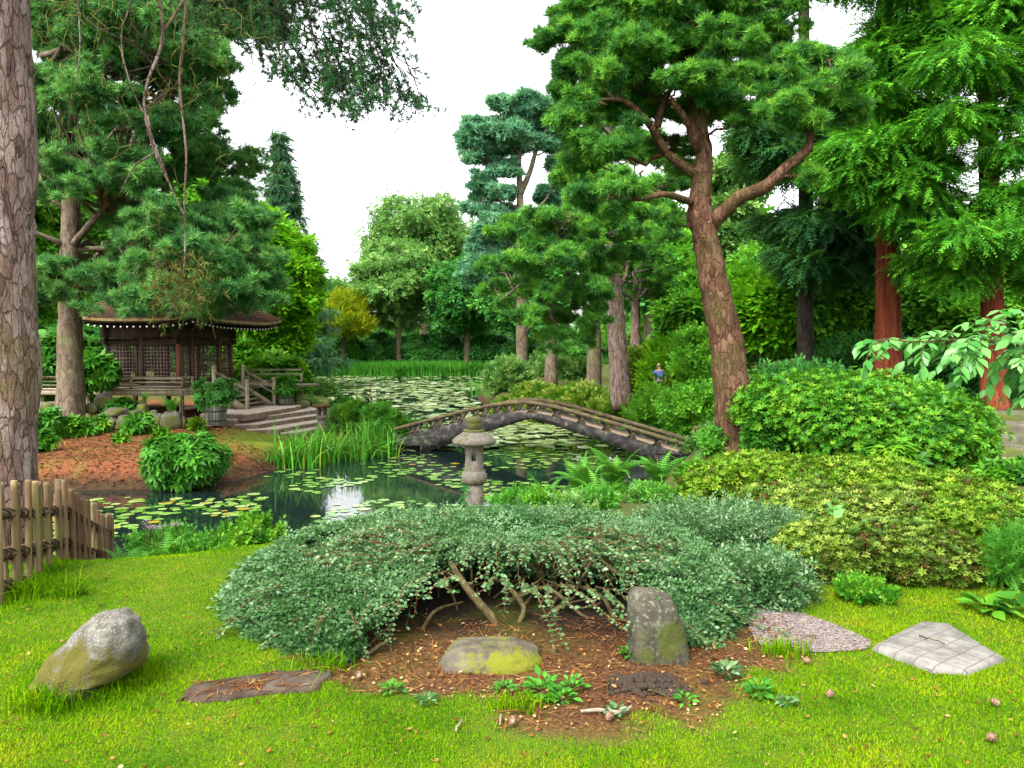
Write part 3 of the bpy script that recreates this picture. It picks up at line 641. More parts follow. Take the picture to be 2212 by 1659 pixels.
rock('mossy_rock','low flat rock covered in yellow moss on the bare bed',c,(.62,.46,.24),S_moss,12,cat='rock',e=.55,rough=.1,taper=.22,nu=72,nv=40,ff=1.7)
def slabmesh(name,poly,z0,z1,mat,bev=.012,sub=6,rough=.004,seed=0,side=None):
    poly=np.asarray(poly); n=len(poly); pts=[]
    for i in range(n):
        a,b=poly[i],poly[(i+1)%n]
        for t in np.linspace(0,1,sub,endpoint=False): pts.append(a+(b-a)*t)
    pts=np.array(pts); g=np.random.default_rng(seed); c_=pts.mean(0); pts+=g.normal(0,rough,pts.shape)
    k=len(pts); inn=c_+(pts-c_)*(1-bev/np.linalg.norm(pts-c_,axis=1).mean()); V=[np.c_[pts,np.full(k,z0)],np.c_[pts,np.full(k,z1-bev)],np.c_[inn,np.full(k,z1)]]
    fr=.5; V.append(np.c_[c_+(inn-c_)*fr,np.full(k,z1+rough*.6)]); V.append(np.array([[c_[0],c_[1],z1+rough]]))
    V=np.concatenate(V); Q=[]; T=[]
    for i in range(k):
        j=(i+1)%k
        for r_ in range(3): Q.append((r_*k+i,r_*k+j,(r_+1)*k+j,(r_+1)*k+i))
        T.append((3*k+i,3*k+j,4*k))
    o=mk(name,V-np.array([c_[0],c_[1],0]),[np.array(Q),np.array(T)],mat if side is None else [mat,side],smooth=False,midx=None if side is None else [1 if i%3==0 else 0 for i in range(3*k)]+[0]*k); o.location=(c_[0],c_[1],0); return o
S_flat=stonemat('worn_flat_stone',[(.3,(.05,.03,.02)),(.5,(.1,.07,.05)),(.7,(.17,.14,.11))],7,(.1,.09,.02),.62,None,.5,.01)
o=slabmesh('stepping_stone',FLAT,1.08,1.209,S_flat,.012,5,.006,3); tag(o,'long flat brown stone sunk in the lawn at the left foot of the grey shrub','stone')
m,nt,oo=newmat('paving_slab'); v=objco(nt)
mp=nt.nodes.new('ShaderNodeMapping'); mp.inputs['Rotation'].default_value=(0,0,R(-36)); nt.links.new(v,mp.inputs['Vector'])
br=nt.nodes.new('ShaderNodeTexBrick'); br.offset=0; br.inputs['Scale'].default_value=1; br.inputs['Brick Width'].default_value=.1; br.inputs['Row Height'].default_value=.1; br.inputs['Mortar Size'].default_value=.0035; br.inputs['Mortar Smooth'].default_value=.4
nt.links.new(mixc(nt,.03,mp.outputs[0],nt.nodes.new('ShaderNodeTexNoise').outputs[1]),br.inputs['Vector'])
n1=noise(nt,9,6,.65,v); n2=noise(nt,120,2,.5,v)
cc=ramp(nt,n1,[(.3,(.085,.08,.07)),(.5,(.155,.145,.13)),(.7,(.22,.21,.19))]); cc=mixc(nt,mathn(nt,'MULTIPLY',br.outputs['Fac'],mathn(nt,'MULTIPLY',n1,1.0)),cc,(.05,.042,.036))
princ(nt,oo,cc,.9,bump(nt,mathn(nt,'SUBTRACT',mathn(nt,'MULTIPLY',n2,.25),br.outputs['Fac']),.6,.008),.2)
o=slabmesh('paving_slab',SLAB,1.08,1.232,m,.016,6,.003,4); tag(o,'square grey paving slab scored into a grid, set in the lawn','paving slab')

# ------------------------------------------------------------ arched bridge
W_conc,nt,oo=newmat('weathered_concrete'); v=geopos(nt); n1=noise(nt,9,7,.7,v); n2=noise(nt,2.2,4,.6,v); n3=noise(nt,30,3,.6,v)
cc=ramp(nt,n1,[(.3,(.02,.016,.013)),(.45,(.06,.046,.034)),(.6,(.11,.09,.065)),(.72,(.25,.23,.19))]); cc=mixc(nt,ramp(nt,n2,[(.55,(0,0,0)),(.68,(1,1,1))]),cc,(.075,.07,.012))
princ(nt,oo,cc,.9,bump(nt,mathn(nt,'ADD',n1,mathn(nt,'MULTIPLY',n3,.4)),.7,.03),.2)
W_beam,nt,oo=newmat('dark_concrete'); v=geopos(nt); n1=noise(nt,6,7,.7,v)
cc=ramp(nt,n1,[(.3,(.007,.007,.007)),(.48,(.02,.019,.018)),(.58,(.05,.047,.038)),(.7,(.15,.145,.125))]); princ(nt,oo,cc,.9,bump(nt,n1,.5,.03),.2)
W_deck,nt,oo=newmat('bridge_planks'); v=geopos(nt); n1=noise(nt,3.5,6,.65,scaled(nt,v,(1,6,1)));
cc=ramp(nt,n1,[(.3,(.13,.075,.045)),(.5,(.25,.185,.13)),(.7,(.33,.27,.2))]); princ(nt,oo,cc,.85,bump(nt,n1,.3,.01),.2)
W_rail,nt,oo=newmat('mossy_rail'); v=geopos(nt); n1=noise(nt,7,6,.7,v); 
cc=ramp(nt,n1,[(.3,(.03,.022,.016)),(.5,(.075,.055,.035)),(.62,(.1,.1,.02)),(.78,(.17,.16,.1))]); princ(nt,oo,cc,.9,bump(nt,n1,.6,.02),.2)
RP=[(846,927,21.75),(927,905.9,21.4),(1024.5,881.5,20.95),(1115.5,868.5,20.6),(1187,876.6,20.35),(1284,902.6,20.05),(1382,930,19.8),(1486,961,19.5)]
top=smooth_path([P(*q) for q in RP],57)
A,B=top[0],top[-1]; dirb=nrm((B-A)*np.array([1,1,0])); perp=np.array([-dirb[1],dirb[0],0]); 
if perp[1]<0: perp=-perp
s_=((top-A)@dirb); Ltot=s_[-1]
bz=lambda s:np.interp(s,s_,top[:,2])                     # rail height along the bridge
tt=np.linspace(0,Ltot,49); rz=bz(tt); dz=rz-.315                                 # deck line
u=tt/Ltot; under=np.where(u<.5,np.interp(u,[0,.1,.24,.5],[-.3,-.1,.30,1.0]),np.interp(u,[.5,.76,.88,1],[1.0,.36,-.02,-.3]))
under=np.minimum(under,dz-.13)
BW=1.25
br=thing('arched_bridge',A*np.array([1,1,0]),'low arched concrete bridge with openwork parapets over the lily pond','bridge')
o0=A*np.array([1,1,0])
def at(s,off,z): return o0+dirb*s+perp*off+np.array([0,0,1.])*z-o0
def ribbon(mb,top_z,bot_z,off0,off1,ss,mi=0):
    n=len(ss); V=[]
    for s,a,b in zip(ss,top_z,bot_z): V+=[at(s,off0,a),at(s,off1,a),at(s,off1,b),at(s,off0,b)]
    Q=[]
    for i in range(n-1):
        for k in range(4): Q.append((4*i+k,4*i+(k+1)%4,4*i+4+(k+1)%4,4*i+4+k))
    Q+=[(0,1,2,3),(4*n-1,4*n-2,4*n-3,4*n-4)]; mb.add(V,[np.array(Q)],mi=mi)
mb=MB(); ribbon(mb,dz+.0,dz-.10,.14,BW-.14,tt); mb.out('deck',W_deck,br)
for off in (0,BW-.12):
    mb=MB(); ribbon(mb,dz+.03,under,off,off+.12,tt); mb.out('side_beam',W_beam,br)
    pz=thing('parapet',(0,0,0),None,None); pz.parent=br
    mb=MB(); ribbon(mb,rz+.03,rz-.065,off-.03,off+.14,tt); mb.out('handrail',W_rail,pz)
    nr=13
    for i in range(nr):
        s=Ltot*(i+.15)/(nr-.7); hw=.12; mb=MB()
        for sg in (-1,1):
            a=at(min(max(s-sg*hw,0),Ltot),off+.06,float(np.interp(s-sg*hw,tt,dz))+.0); b=at(min(max(s+sg*hw,0),Ltot),off+.06,float(np.interp(s+sg*hw,tt,rz))-.05)
            mb.beam(a,b,(.115+.004*sg),.09,bev=.015)
        m_=at(s,off+.06,float(np.interp(s,tt,dz))+.12); mb.box(m_,(.12,.1,.10),rz=math.atan2(dirb[1],dirb[0]),bev=.03)
        mb.out('lattice_rib',W_conc,pz)
for s0 in (Ltot-.75,-.3):
    mb=MB(); c=at(s0+.55,BW/2,-.03); mb.box(c,(1.3,BW+.04,.42),rz=math.atan2(dirb[1],dirb[0]),bev=.03); mb.out('abutment',W_beam,br)
W_post=woodmat('pale_post_wood',(.14,.1,.055),(.25,.19,.1),(.33,.26,.15),1.5,(10,10,1),(.12,.13,.02))
pe=P(1503,940,20.4)
mb=MB(); mb.box((pe[0]-o0[0],pe[1]-o0[1],pe[2]),(.10,.5,.44),rz=R(-18),bev=.012); mb.out('end_post',W_post,br)

# ------------------------------------------------------------ stone lanterns
def ringsect(mb,prof,c=(0,0,0),n=32): mb.lathe(prof,c,n)
LD=11.9; lx=XD(1024,LD); kk=LD/F
def lz(py): return CAM_Z-(py-756)/F*LD+.0
lb=float(gz(lx,LD)); ln=thing('stone_lantern',(lx,LD,lb),'tall grey stone lantern with round mossy finial at the pond edge behind the arching shrub','stone lantern')
def prof(pp): return [(r*kk,lz(y)-lb) for r,y in pp]
mb=MB(); mb.lathe(prof([(0,1160),(22,1160),(21,1100),(20,1046),(0,1046)])); mb.out('shaft',S_lant,ln,True)
mb=MB(); mb.lathe(prof([(0,1047),(22,1047),(27,1040),(28.5,1032),(27,1024),(22,1018),(0,1017.5)])); mb.out('collar',S_lant,ln,True)
# light chamber: square block with four through windows
mb=MB(); r0=20.5*kk; r1=19.5*kk; z0,z1=lz(1018)-lb,lz(961)-lb; wz0,wz1=lz(995)-lb,lz(981)-lb; wh=6.0*kk
n=32; V=[];
def chamber():
    a=np.linspace(0,2*math.pi,n,endpoint=False)+math.pi/n; rows=[]
    for z in (z0,wz0,wz1,z1):
        f=1+.07*abs((z-(z0+z1)/2)/((z1-z0)/2))**2
        rows.append(np.c_[r1*f*np.cos(a),r1*f*np.sin(a),np.full(n,z)]); rows.append(np.c_[(r1-.055)*np.cos(a),(r1-.055)*np.sin(a),np.full(n,z)])
    V=np.concatenate(rows); Q=[]
    win=lambda j:(j%8) in (0,7) if False else (abs(((j+1)*360/n+0)%90-90*round((((j+1)*360/n)%90)/90))<12)
    for seg,(lo,hi) in enumerate(((0,2),(2,4),(4,6))):
        for j in range(n):
            jn=(j+1)%n
            if seg==1 and win(j):
                continue
            Q.append((lo*n+j,lo*n+jn,hi*n+jn,hi*n+j)); Q.append(((lo+1)*n+jn,(lo+1)*n+j,(hi+1)*n+j,(hi+1)*n+jn))
            if seg==1:
                if win((j+1)%n): Q.append((lo*n+jn,(lo+1)*n+jn,(hi+1)*n+jn,hi*n+jn))
                if win((j-1)%n): Q.append((lo*n+j,hi*n+j,(hi+1)*n+j,(lo+1)*n+j))
    for j in range(n):
        jn=(j+1)%n
        if win(j):
            Q.append((2*n+j,2*n+jn,3*n+jn,3*n+j)); Q.append((4*n+j,5*n+j,5*n+jn,4*n+jn))
    return V,np.array(Q)
V,Q=chamber(); mb.add(V,[Q]); mb.out('light_chamber',S_lant,ln,False)
mb=MB(); mb.lathe(prof([(0,961),(44,960),(47.5,956),(47.5,951),(40,944),(30,938),(23,933),(0,933)]),n=40); mb.out('roof',S_lant,ln,True)
mb=MB(); mb.lathe(prof([(0,934),(22,934),(23,931),(22,928),(0,928)])); mb.lathe(prof([(0,929),(10,929),(14,925),(16,918),(16,914.5),(15.4,914),(16.2,913.4),(16,906),(14.5,902),(12,900.5),(0,900)])); mb.out('finial',S_ball,ln,True)
gl=np.random.default_rng(44)     # ivy on the lantern shaft
n=260; pos=np.stack([-.115+gl.normal(0,.045,n),gl.normal(-.06,.08,n),gl.uniform(.05,.75,n)],1)
iv=foliage('ivy_stem',gl,pos+np.array([lx,LD,lb]),gl.normal(0,1,(n,3))+np.array([0,-.5,-.3]),np.array([0,-1,.4])+.5*gl.normal(0,1,(n,3)),.055,T_leaf,M_tree_dark,None,gl.random(n),None)
tag(iv,'dark ivy climbing the left side of the tall stone lantern','ivy'); iv.name='ivy'
SD=24.0; sx_=XD(694,SD); sb=float(gz(sx_,SD))-.05; sl=thing('stone_lantern',(sx_,SD,sb),'small stone lantern with flat rusty brown roof beside the stone steps','stone lantern')
k2=SD/F; z_=lambda y:CAM_Z-(y-756)/F*SD-sb
mb=MB(); mb.lathe([(0,-.1),(9*k2,-.1),(8.5*k2,z_(905)),(0,z_(905))],n=20); mb.out('shaft',S_lant,sl,True)
mb=MB(); mb.lathe([(0,z_(905)),(12*k2,z_(905)),(13*k2,z_(901)),(12*k2,z_(897)),(0,z_(897))],n=20); mb.out('collar',S_lant,sl,True)
mb=MB()
for sx1 in (-1,1):
    for sy1 in (-1,1): mb.box((sx1*6*k2,sy1*6*k2,(z_(897)+z_(879))/2),(6.5*k2,6.5*k2,z_(879)-z_(897)),bev=.01)
mb.box((0,0,z_(881)),(17*k2,17*k2,z_(879)-z_(883)),bev=.01); mb.out('light_chamber',S_lant,sl)
S_rust=stonemat('lichened_cap',[(.3,(.09,.05,.02)),(.5,(.17,.085,.03)),(.7,(.22,.14,.06))],10,(.12,.12,.02),.6,None,.5,.02)
mb=MB(); mb.lathe([(0,z_(880)),(18*k2,z_(880)),(21*k2,z_(876.5)),(18*k2,z_(873.5)),(8*k2,z_(872.5)),(0,z_(872))],n=24); mb.out('roof',S_rust,sl,True)

# ------------------------------------------------------------ bamboo fence
B_bam=woodmat('old_bamboo',(.08,.045,.024),(.155,.098,.048),(.23,.165,.09),1.2,(18,18,1.6),(.12,.13,.03))
B_post=woodmat('fence_post_wood',(.05,.035,.02),(.095,.075,.04),(.14,.12,.06),1.2,(14,14,1.4),(.12,.13,.03))
M_rope,nt,oo=newmat('tarred_rope'); princ(nt,oo,(.035,.025,.016),.95,None,.1)
FP=[(-3.24,4.85,1.17),(-3.67,6.3,.90),(-4.2,7.75,.42),(-4.72,9.05,.05)]
fe=thing('bamboo_fence',FP[0],'weathered bamboo fence tied with dark rope running from the lawn down to the pond','fence')
fo=np.array(FP[0]); g=np.random.default_rng(17)
for i,q in enumerate(FP):
    mb=MB(); r=.045 if i in (1,2) else .036; b=np.array(q)-fo; mb.tube([b+(0,0,-.15),b+(0,0,.4),b+(.0,0,.83+.02*(i==1))],r,12,rnd=g.random()); mb.lathe([(0,.84),(r*.9,.84),(r,.83)],b,12); mb.out('post',B_post if i else B_bam,fe,True)
def culm(a,b,r,mbv):
    pts=[];rr=[];n_=int(max(6,np.linalg.norm(b-a)/.02)); ph=g.random()*.16
    for t in np.linspace(0,1,n_):
        s=t*np.linalg.norm(b-a); d=abs(((s+ph)%.19)-.095); pts.append(a+(b-a)*t); rr.append(r*(1.0+(.10 if d>.088 else 0)))
    mbv.tube(np.array(pts),rr,9,rnd=g.random())
for i in range(3):
    a,b=np.array(FP[i])-fo,np.array(FP[i+1])-fo; d=nrm(b-a); nrml=nrm(np.cross(d,[0,0,1.]))
    for hz,dbl in ((.6,0),(.36,1),(.13,0)):
        for k_ in range(1+dbl):
            mb=MB(); off=nrml*(.0)+np.array([0,0,hz-.05*k_]); culm(a+off,b+off,.021,mb); mb.out('rail',B_bam,fe,True)
    nc=12
    for j in range(nc):
        t=(j+.65)/(nc+.3); p=a+(b-a)*t; side=1 if j%2 else -1; off=nrml*side*.046; tl=g.normal(0,.035); h_=.74+.07*g.random()+(.04 if i==0 else 0)
        mb=MB(); r=.0185+.004*g.random(); culm(p+off+(0,0,-.12),p+off+d*tl+(0,0,h_),r,mb); mb.out('culm',B_bam,fe,True)
        if g.random()<.5:
            mb=MB(); q=p+off+d*.047; culm(q+(0,0,-.12),q+d*tl*.6+(0,0,h_-.05*g.random()),.019,mb); mb.out('culm',B_bam,fe,True)
        for hz in (.6,.34,.13):
            mb=MB(); c=p+np.array([0,0,hz]); th=np.linspace(0,2*math.pi,14)
            for kx in (-1,1):
                ring=[c+d*(.034*math.cos(x_)*kx)+nrml*(.06*math.sin(x_))+np.array([0,0,.034*math.cos(x_)]) for x_ in th]; mb.tube(np.array(ring),.006,5,cap=False)
            mb.tube(np.array([c+nrml*.05,c+nrml*.06+d*.02+(0,0,-.05)]),.004,4)
            mb.out('rope_lattice',M_rope,fe)

# ------------------------------------------------------------ tea house
TW=np.array([-10.67,25.0]); TB=.72; th_=thing('tea_house',(TW[0],TW[1],TB),'small dark wooden tea house with lattice walls and wide shingled roof on the far bank','tea house',rz=R(-8))
WD=woodmat('dark_tea_wood',(.018,.012,.010),(.042,.026,.019),(.075,.047,.032),1.2,(10,10,1))
WR=woodmat('reddish_post_wood',(.08,.028,.014),(.15,.055,.026),(.22,.1,.05),1.2,(12,12,1))
WG=woodmat('weathered_deck_wood',(.13,.11,.065),(.24,.2,.13),(.34,.29,.21),1.2,(8,8,2),(.1,.11,.03))
WL=woodmat('lattice_wood',(.08,.055,.042),(.14,.1,.075),(.2,.15,.12),1.2,(10,10,4))
WW,nt,oo=newmat('white_rafter_ends'); princ(nt,oo,(.62,.62,.58),.7)
def L(x,y,z): return (x,y,z-TB)
XL,YB=-2.5,3.35; zf,zt=1.62,3.32
ys_=[0,.5,2.7,3.35]
xs_=[XL,XL+.1,-1.25,-.0]
for x,y in [(0,0),(0,.72),(0,2.5),(0,YB),(XL,0),(-1.27,0),(XL,YB),(-1.25,YB),(XL,1.6)]:
    mb=MB(); mb.tube([L(x,y,zf),L(x,y,(zf+zt)/2),L(x,y,zt+.2)],.075,12,rnd=.5); mb.out('post',WR if x==0 else WD,th_,True)
def lattice(a,b,z0,z1,nx,nz):
    fr=MB(); a=np.array(a,float); b=np.array(b,float)
    for z in (z0,z1): fr.beam(L(*a,z),L(*b,z),.05,.07)
    for q in (a,b): fr.beam(L(*q,z0-.03),L(*q,z1+.03),.045,.06)
    par=fr.out('panel_frame',WD,th_); mb=MB()
    for i in range(1,nx):
        p=a+(b-a)*i/nx; mb.beam(L(*p,z0+.02),L(*p,z1-.02),.022,.022,rnd=random.random())
    for j in range(1,nz):
        z=z0+(z1-z0)*j/nz; d=nrm(np.r_[b-a,0])[:2]; q=np.array([d[1],-d[0]])*.011; mb.beam(L(*(a+q),z),L(*(b+q),z),.02,.022,rnd=random.random())
    mb.out('lattice',WL,par)
z0,z1=1.74,2.98
lattice((0,.09),(0,.63),z0,z1,5,11); lattice((0,.81),(0,2.41),z0,z1,13,11); lattice((0,2.59),(0,3.26),z0,z1,6,11)
lattice((-1.18,0),(-.09,0),z0,z1,10,11); lattice((XL+.09,0),(-1.36,0),z0,z1,9,11)
lattice((XL,.1),(XL,1.5),z0,z1,9,9); lattice((XL,1.7),(XL,3.25),z0,z1,9,9); lattice((XL+.1,YB),(-1.3,YB),z0,z1,8,9); lattice((-1.2,YB),(-.1,YB),z0,z1,8,9)
mb=MB(); mb.box(L(-2.0,.07,(z0+z1)/2),(.55,.03,z1-z0-.1)); mb.out('wall_board',WD,th_)
mb=MB(); mb.box(L(-.75,.07,(z0+z1)/2),(.35,.03,z1-z0-.1)); mb.out('wall_board',WD,th_)
mb=MB()
for (xa,ya,xb,yb) in ((XL-.2,0,.2,0),(XL-.2,YB,.2,YB),(0,-.2,0,YB+.2),(XL,-.2,XL,YB+.2)):
    mb.beam(L(xa,ya,3.08+.003*(xa==xb)),L(xb,yb,3.08+.003*(xa==xb)),.13,.17,bev=.01); mb.beam(L(xa,ya,3.4+.004*(xa==xb)),L(xb,yb,3.4+.004*(xa==xb)),.11,.42)
mb.out('wall_beam',WD,th_)
mb=MB(); 
for k_ in range(34): mb.box(L(-1.9+.0,-.85+k_*.158,1.575),(5.1,.15,.05),rnd=random.random(),bev=.006)
mb.out('deck',WG,th_)
mb=MB(); mb.beam(L(-4.5,-.95,1.47),L(.68,-.95,1.47),.06,.17,rnd=.6); mb.beam(L(.68,-.9,1.47),L(.68,4.3,1.47),.06,.165,rnd=.6); mb.beam(L(-4.5,-.99,1.575),L(.7,-.99,1.575),.05,.035,rnd=.9); mb.beam(L(.725,-1.0,1.575),L(.725,4.3,1.575),.05,.034,rnd=.9); mb.out('deck_fascia',WG,th_)
for x,y,r in [(.6,-.88,.055),(-1.0,-.8,.06),(-2.6,-.8,.06),(-4.2,-.8,.06),(.6,.9,.055),(.6,2.4,.055),(-1,1.,.06),(.6,4.1,.05)]:
    mb=MB(); mb.box(L(x,y,(1.39+.3)/2),(2*r,2*r,1.39-.3),bev=.01); mb.out('deck_post',WG,th_)
mb=MB(); mb.beam(L(.6,-.82,.98),L(.6,.85,.98),.05,.1); mb.out('deck_brace',WG,th_)
def railrun(a,b,zs,nm='railing'):
    a=np.array(a,float); b=np.array(b,float); rt=thing(nm,(0,0,0),None,None); rt.parent=th_
    for z,w_ in zs:
        mb=MB(); mb.beam(L(*a,z),L(*b,z),w_,w_*.8,rnd=.8,bev=.008); mb.out('rail',WG,rt)
    nb_=max(2,int(np.linalg.norm(b-a)/1.3)+1)
    for i in range(nb_):
        p=a+(b-a)*i/(nb_-1); mb=MB(); mb.box(L(*p,1.78),(.06,.06,.34),rnd=.5); mb.out('baluster',WG,rt)
railrun((-4.5,-.93),(.66,-.93),((1.935,.08),(1.80,.055),(1.68,.05)))
railrun((.66,-.93),(.66,-.35),((1.938,.08),(1.803,.055)))
railrun((1.36,1.95),(3.0,2.6),((2.12,.065),(1.97,.065),(1.74,.065)))
# landing and stairs going down to the right
mb=MB(); mb.box(L(1.02,.75,1.56),(.70,2.1,.07),bev=.01); mb.out('landing',WG,th_)
mb=MB(); mb.box(L(2.1,2.95,1.55),(2.2,1.6,.06),bev=.01); mb.out('side_deck',WG,th_)
nst=5
for i in range(nst):
    mb=MB(); z=1.52-(i+1)*.118; x=1.42+i*.2; mb.box(L(x,.75,z),(.26,1.85,.045),rnd=.7,bev=.008); mb.box(L(x-.1,.75,z-.06),(.03,1.8,.11),rnd=.1); mb.out('tread',WG,th_)
for y in (-.2,1.7):
    sr=thing('stair_rail',(0,0,0),None,None); sr.parent=th_
    for x,zb,zt_ in ((1.3,1.3,2.3),(2.4,.75,1.88)):
        mb=MB(); mb.tube([L(x,y,zb),L(x,y,(zb+zt_)/2),L(x,y,zt_-.12)],.062,12,rnd=.6); mb.lathe([(.05,zt_-.12-TB),(.068,zt_-.1-TB),(.062,zt_-.03-TB),(.035,zt_-TB),(0,zt_-TB)],(x,y,0),12); mb.out('newel_post',WG,sr,True)
    for dz_,w_ in ((-.16,.07),(-.36,.05)):
        mb=MB(); mb.beam(L(1.3,y,2.28+dz_),L(2.4,y,1.82+dz_-.1),w_,w_,rnd=.7,bev=.01); mb.out('rail',WG,sr)
    mb=MB(); mb.beam(L(1.35,y,1.5),L(2.45,y,.86),.06,.2,rnd=.35); mb.out('stringer',WG,sr)
# roof: layered shingle courses, hipped with a hollow curve and lifted corners
ex0,ex1,ey0,ey1=-2.95,1.38,-1.25,4.65
M_sh,nt,oo=newmat('roof_shingles'); v=objco(nt); n1=noise(nt,3.5,6,.7,v); n2=noise(nt,22,3,.6,v)
cc=ramp(nt,mathn(nt,'ADD',mathn(nt,'MULTIPLY',n1,.7),mathn(nt,'MULTIPLY',n2,.3)),[(.3,(.06,.028,.018)),(.45,(.15,.06,.034)),(.6,(.25,.12,.065)),(.75,(.17,.14,.07))]); princ(nt,oo,cc,.9,bump(nt,n2,.6,.02),.15)
M_eave,nt,oo=newmat('mossy_eave'); n1=noise(nt,5,5,.6,objco(nt)); cc=ramp(nt,n1,[(.3,(.08,.045,.02)),(.5,(.16,.12,.05)),(.7,(.2,.19,.09))]); princ(nt,oo,cc,.9,None,.1)
def ring_at(f,z,lift,n=24):
    cx,cy=(ex0+ex1)/2,(ey0+ey1)/2; hx,hy=(ex1-ex0)/2*f[0],(ey1-ey0)/2*f[1]; out=[]
    for (ax,ay,bx,by) in ((-1,-1,1,-1),(1,-1,1,1),(1,1,-1,1),(-1,1,-1,-1)):
        for t in np.linspace(0,1,n,endpoint=False):
            q=abs(2*t-1)**3.5; out.append((cx+hx*(ax+(bx-ax)*t),cy+hy*(ay+(by-ay)*t),z+lift*q-TB))
    return np.array(out)
nc=24; mb=MB(); ze=3.70
for i in range(nc):
    t0,t1=i/nc,(i+1)/nc
    hgt=lambda t:ze+.07+1.75*(.62*t+.38*t*t)
    f0=(1-.80*t0,1-.74*t0); f1=(1-.80*t1,1-.74*t1); z=hgt(t0)
    lf=.17*(1-t0)**2
    a=ring_at(f0,z,lf); b=ring_at((f0[0]-.004,f0[1]-.004),z+.06,lf); c=ring_at(f1,hgt(t1)+.012,.17*(1-t1)**2); k=len(a); J=np.arange(k); Jn=(J+1)%k
    mb.add(np.concatenate([a,b]),[np.stack([J,Jn,k+Jn,k+J],1)],rnd=.5,mi=1); mb.add(np.concatenate([b,c]),[np.stack([J,Jn,k+Jn,k+J],1)],rnd=.5)
topc=ring_at((.2,.26),hgt(1)+.0,0); mb.add(np.concatenate([topc,[topc.mean(0)]]),[np.stack([np.arange(len(topc)),(np.arange(len(topc))+1)%len(topc),np.full(len(topc),len(topc))],1)])
M_butt,nt,oo=newmat('shaded_shingle_butts'); princ(nt,oo,ramp(nt,noise(nt,6,4,.6,objco(nt)),[(.35,(.02,.012,.009)),(.65,(.06,.035,.022))]),.9,None,.1)  # dark butt ends, their tone also drawing the shadow gaps between courses
rf=mb.out('roof',[M_sh,M_butt],th_)
mb=MB(); a=ring_at((1,1),ze-.02,.17); b=ring_at((1.0,1.0),ze+.068,.17); a2=ring_at((.985,.985),ze-.02,.17); b2=ring_at((.985,.985),ze-.08,.17); c=ring_at((.5,.5),ze+.0,.0); k=len(a); J=np.arange(k); Jn=(J+1)%k
mb.add(np.concatenate([a,b]),[np.stack([J,Jn,k+Jn,k+J],1)]); mb.out('eave_board',M_eave,rf)
mb=MB(); mb.add(np.concatenate([a,a2,b2,c]),[np.stack([Jn,J,k+J,k+Jn],1),np.stack([k+Jn,k+J,2*k+J,2*k+Jn],1),np.stack([2*k+Jn,2*k+J,3*k+J,3*k+Jn],1)]); mb.out('soffit',WD,rf)
def rafter(x,y,dx,dy,z):
    mb=MB(); a=np.array(L(x,y,z)); b=np.array(L(x+dx,y+dy,z+.2)); mb.beam(a,b,.046,.056); d=nrm(a-b); mb.beam(a+d*.0,a+d*.012,.05,.06,mi=1); mb.out('rafter',[WD,WW],th_)
for i in range(19):
    t=(i+.5)/19; q=.17*abs(2*t-1)**3.5; rafter(ex0+.1+(ex1-ex0-.2)*t,ey0+.12,0,1.0,ze-.19+q)
for i in range(25):
    t=(i+.5)/25; q=.17*abs(2*t-1)**3.5; rafter(ex1-.12,ey0+.1+(ey1-ey0-.2)*t,-1.0,0,ze-.19+q)

# ------------------------------------------------------------ stone steps by the tea house, planters, garden rocks
st=thing('terrace_steps',(-7.5,24,.3),'broad pale sandstone steps spreading below the tea house stairs','steps')
so=np.array([-7.5,24,.3])
S_riser=stonemat('step_risers',[(.3,(.09,.06,.045)),(.5,(.2,.14,.1)),(.7,(.33,.26,.2))],7,(.1,.09,.03),.6,None,.5,.02,.7)
def step(pts,z,h=.15,seed=0):
    poly=np.array(pts); o=slabmesh('step',poly,z-h,z,S_sand,.02,5,.012,seed,S_riser); o.location=(o.location[0]-so[0],o.location[1]-so[1],-so[2]); o.parent=st
step([(-9.2,22.9),(-7.75,22.9),(-7.2,25.6),(-7.2,26.6),(-9.0,26.6)],.92,.2,1)
step([(-9.2,22.6),(-8.16,22.75),(-7.45,24.2),(-6.7,26.6),(-6.75,27.8),(-9.2,27.8)],.77,.2,2)
step([(-9.2,22.5),(-7.5,22.95),(-7.0,24.6),(-6.45,26.3),(-6.3,27.6),(-9.2,27.6)],.62,.2,3)
step([(-9.0,22.4),(-6.95,23.0),(-6.4,24.8),(-5.95,26.2),(-5.8,27.4),(-9.0,27.4)],.47,.2,4)
step([(-8.8,22.3),(-6.5,23.3),(-5.9,25),(-5.5,26.3),(-5.3,27.3),(-8.8,27.3)],.33,.2,5)
W_bar=woodmat('barrel_staves',(.05,.05,.04),(.1,.095,.075),(.17,.165,.14),1.2,(12,12,1),(.09,.1,.04))
M_hoop,nt,oo=newmat('rusty_hoop'); princ(nt,oo,(.03,.026,.024),.7)
M_soil,nt,oo=newmat('potting_soil'); princ(nt,oo,(.03,.02,.013),.95)
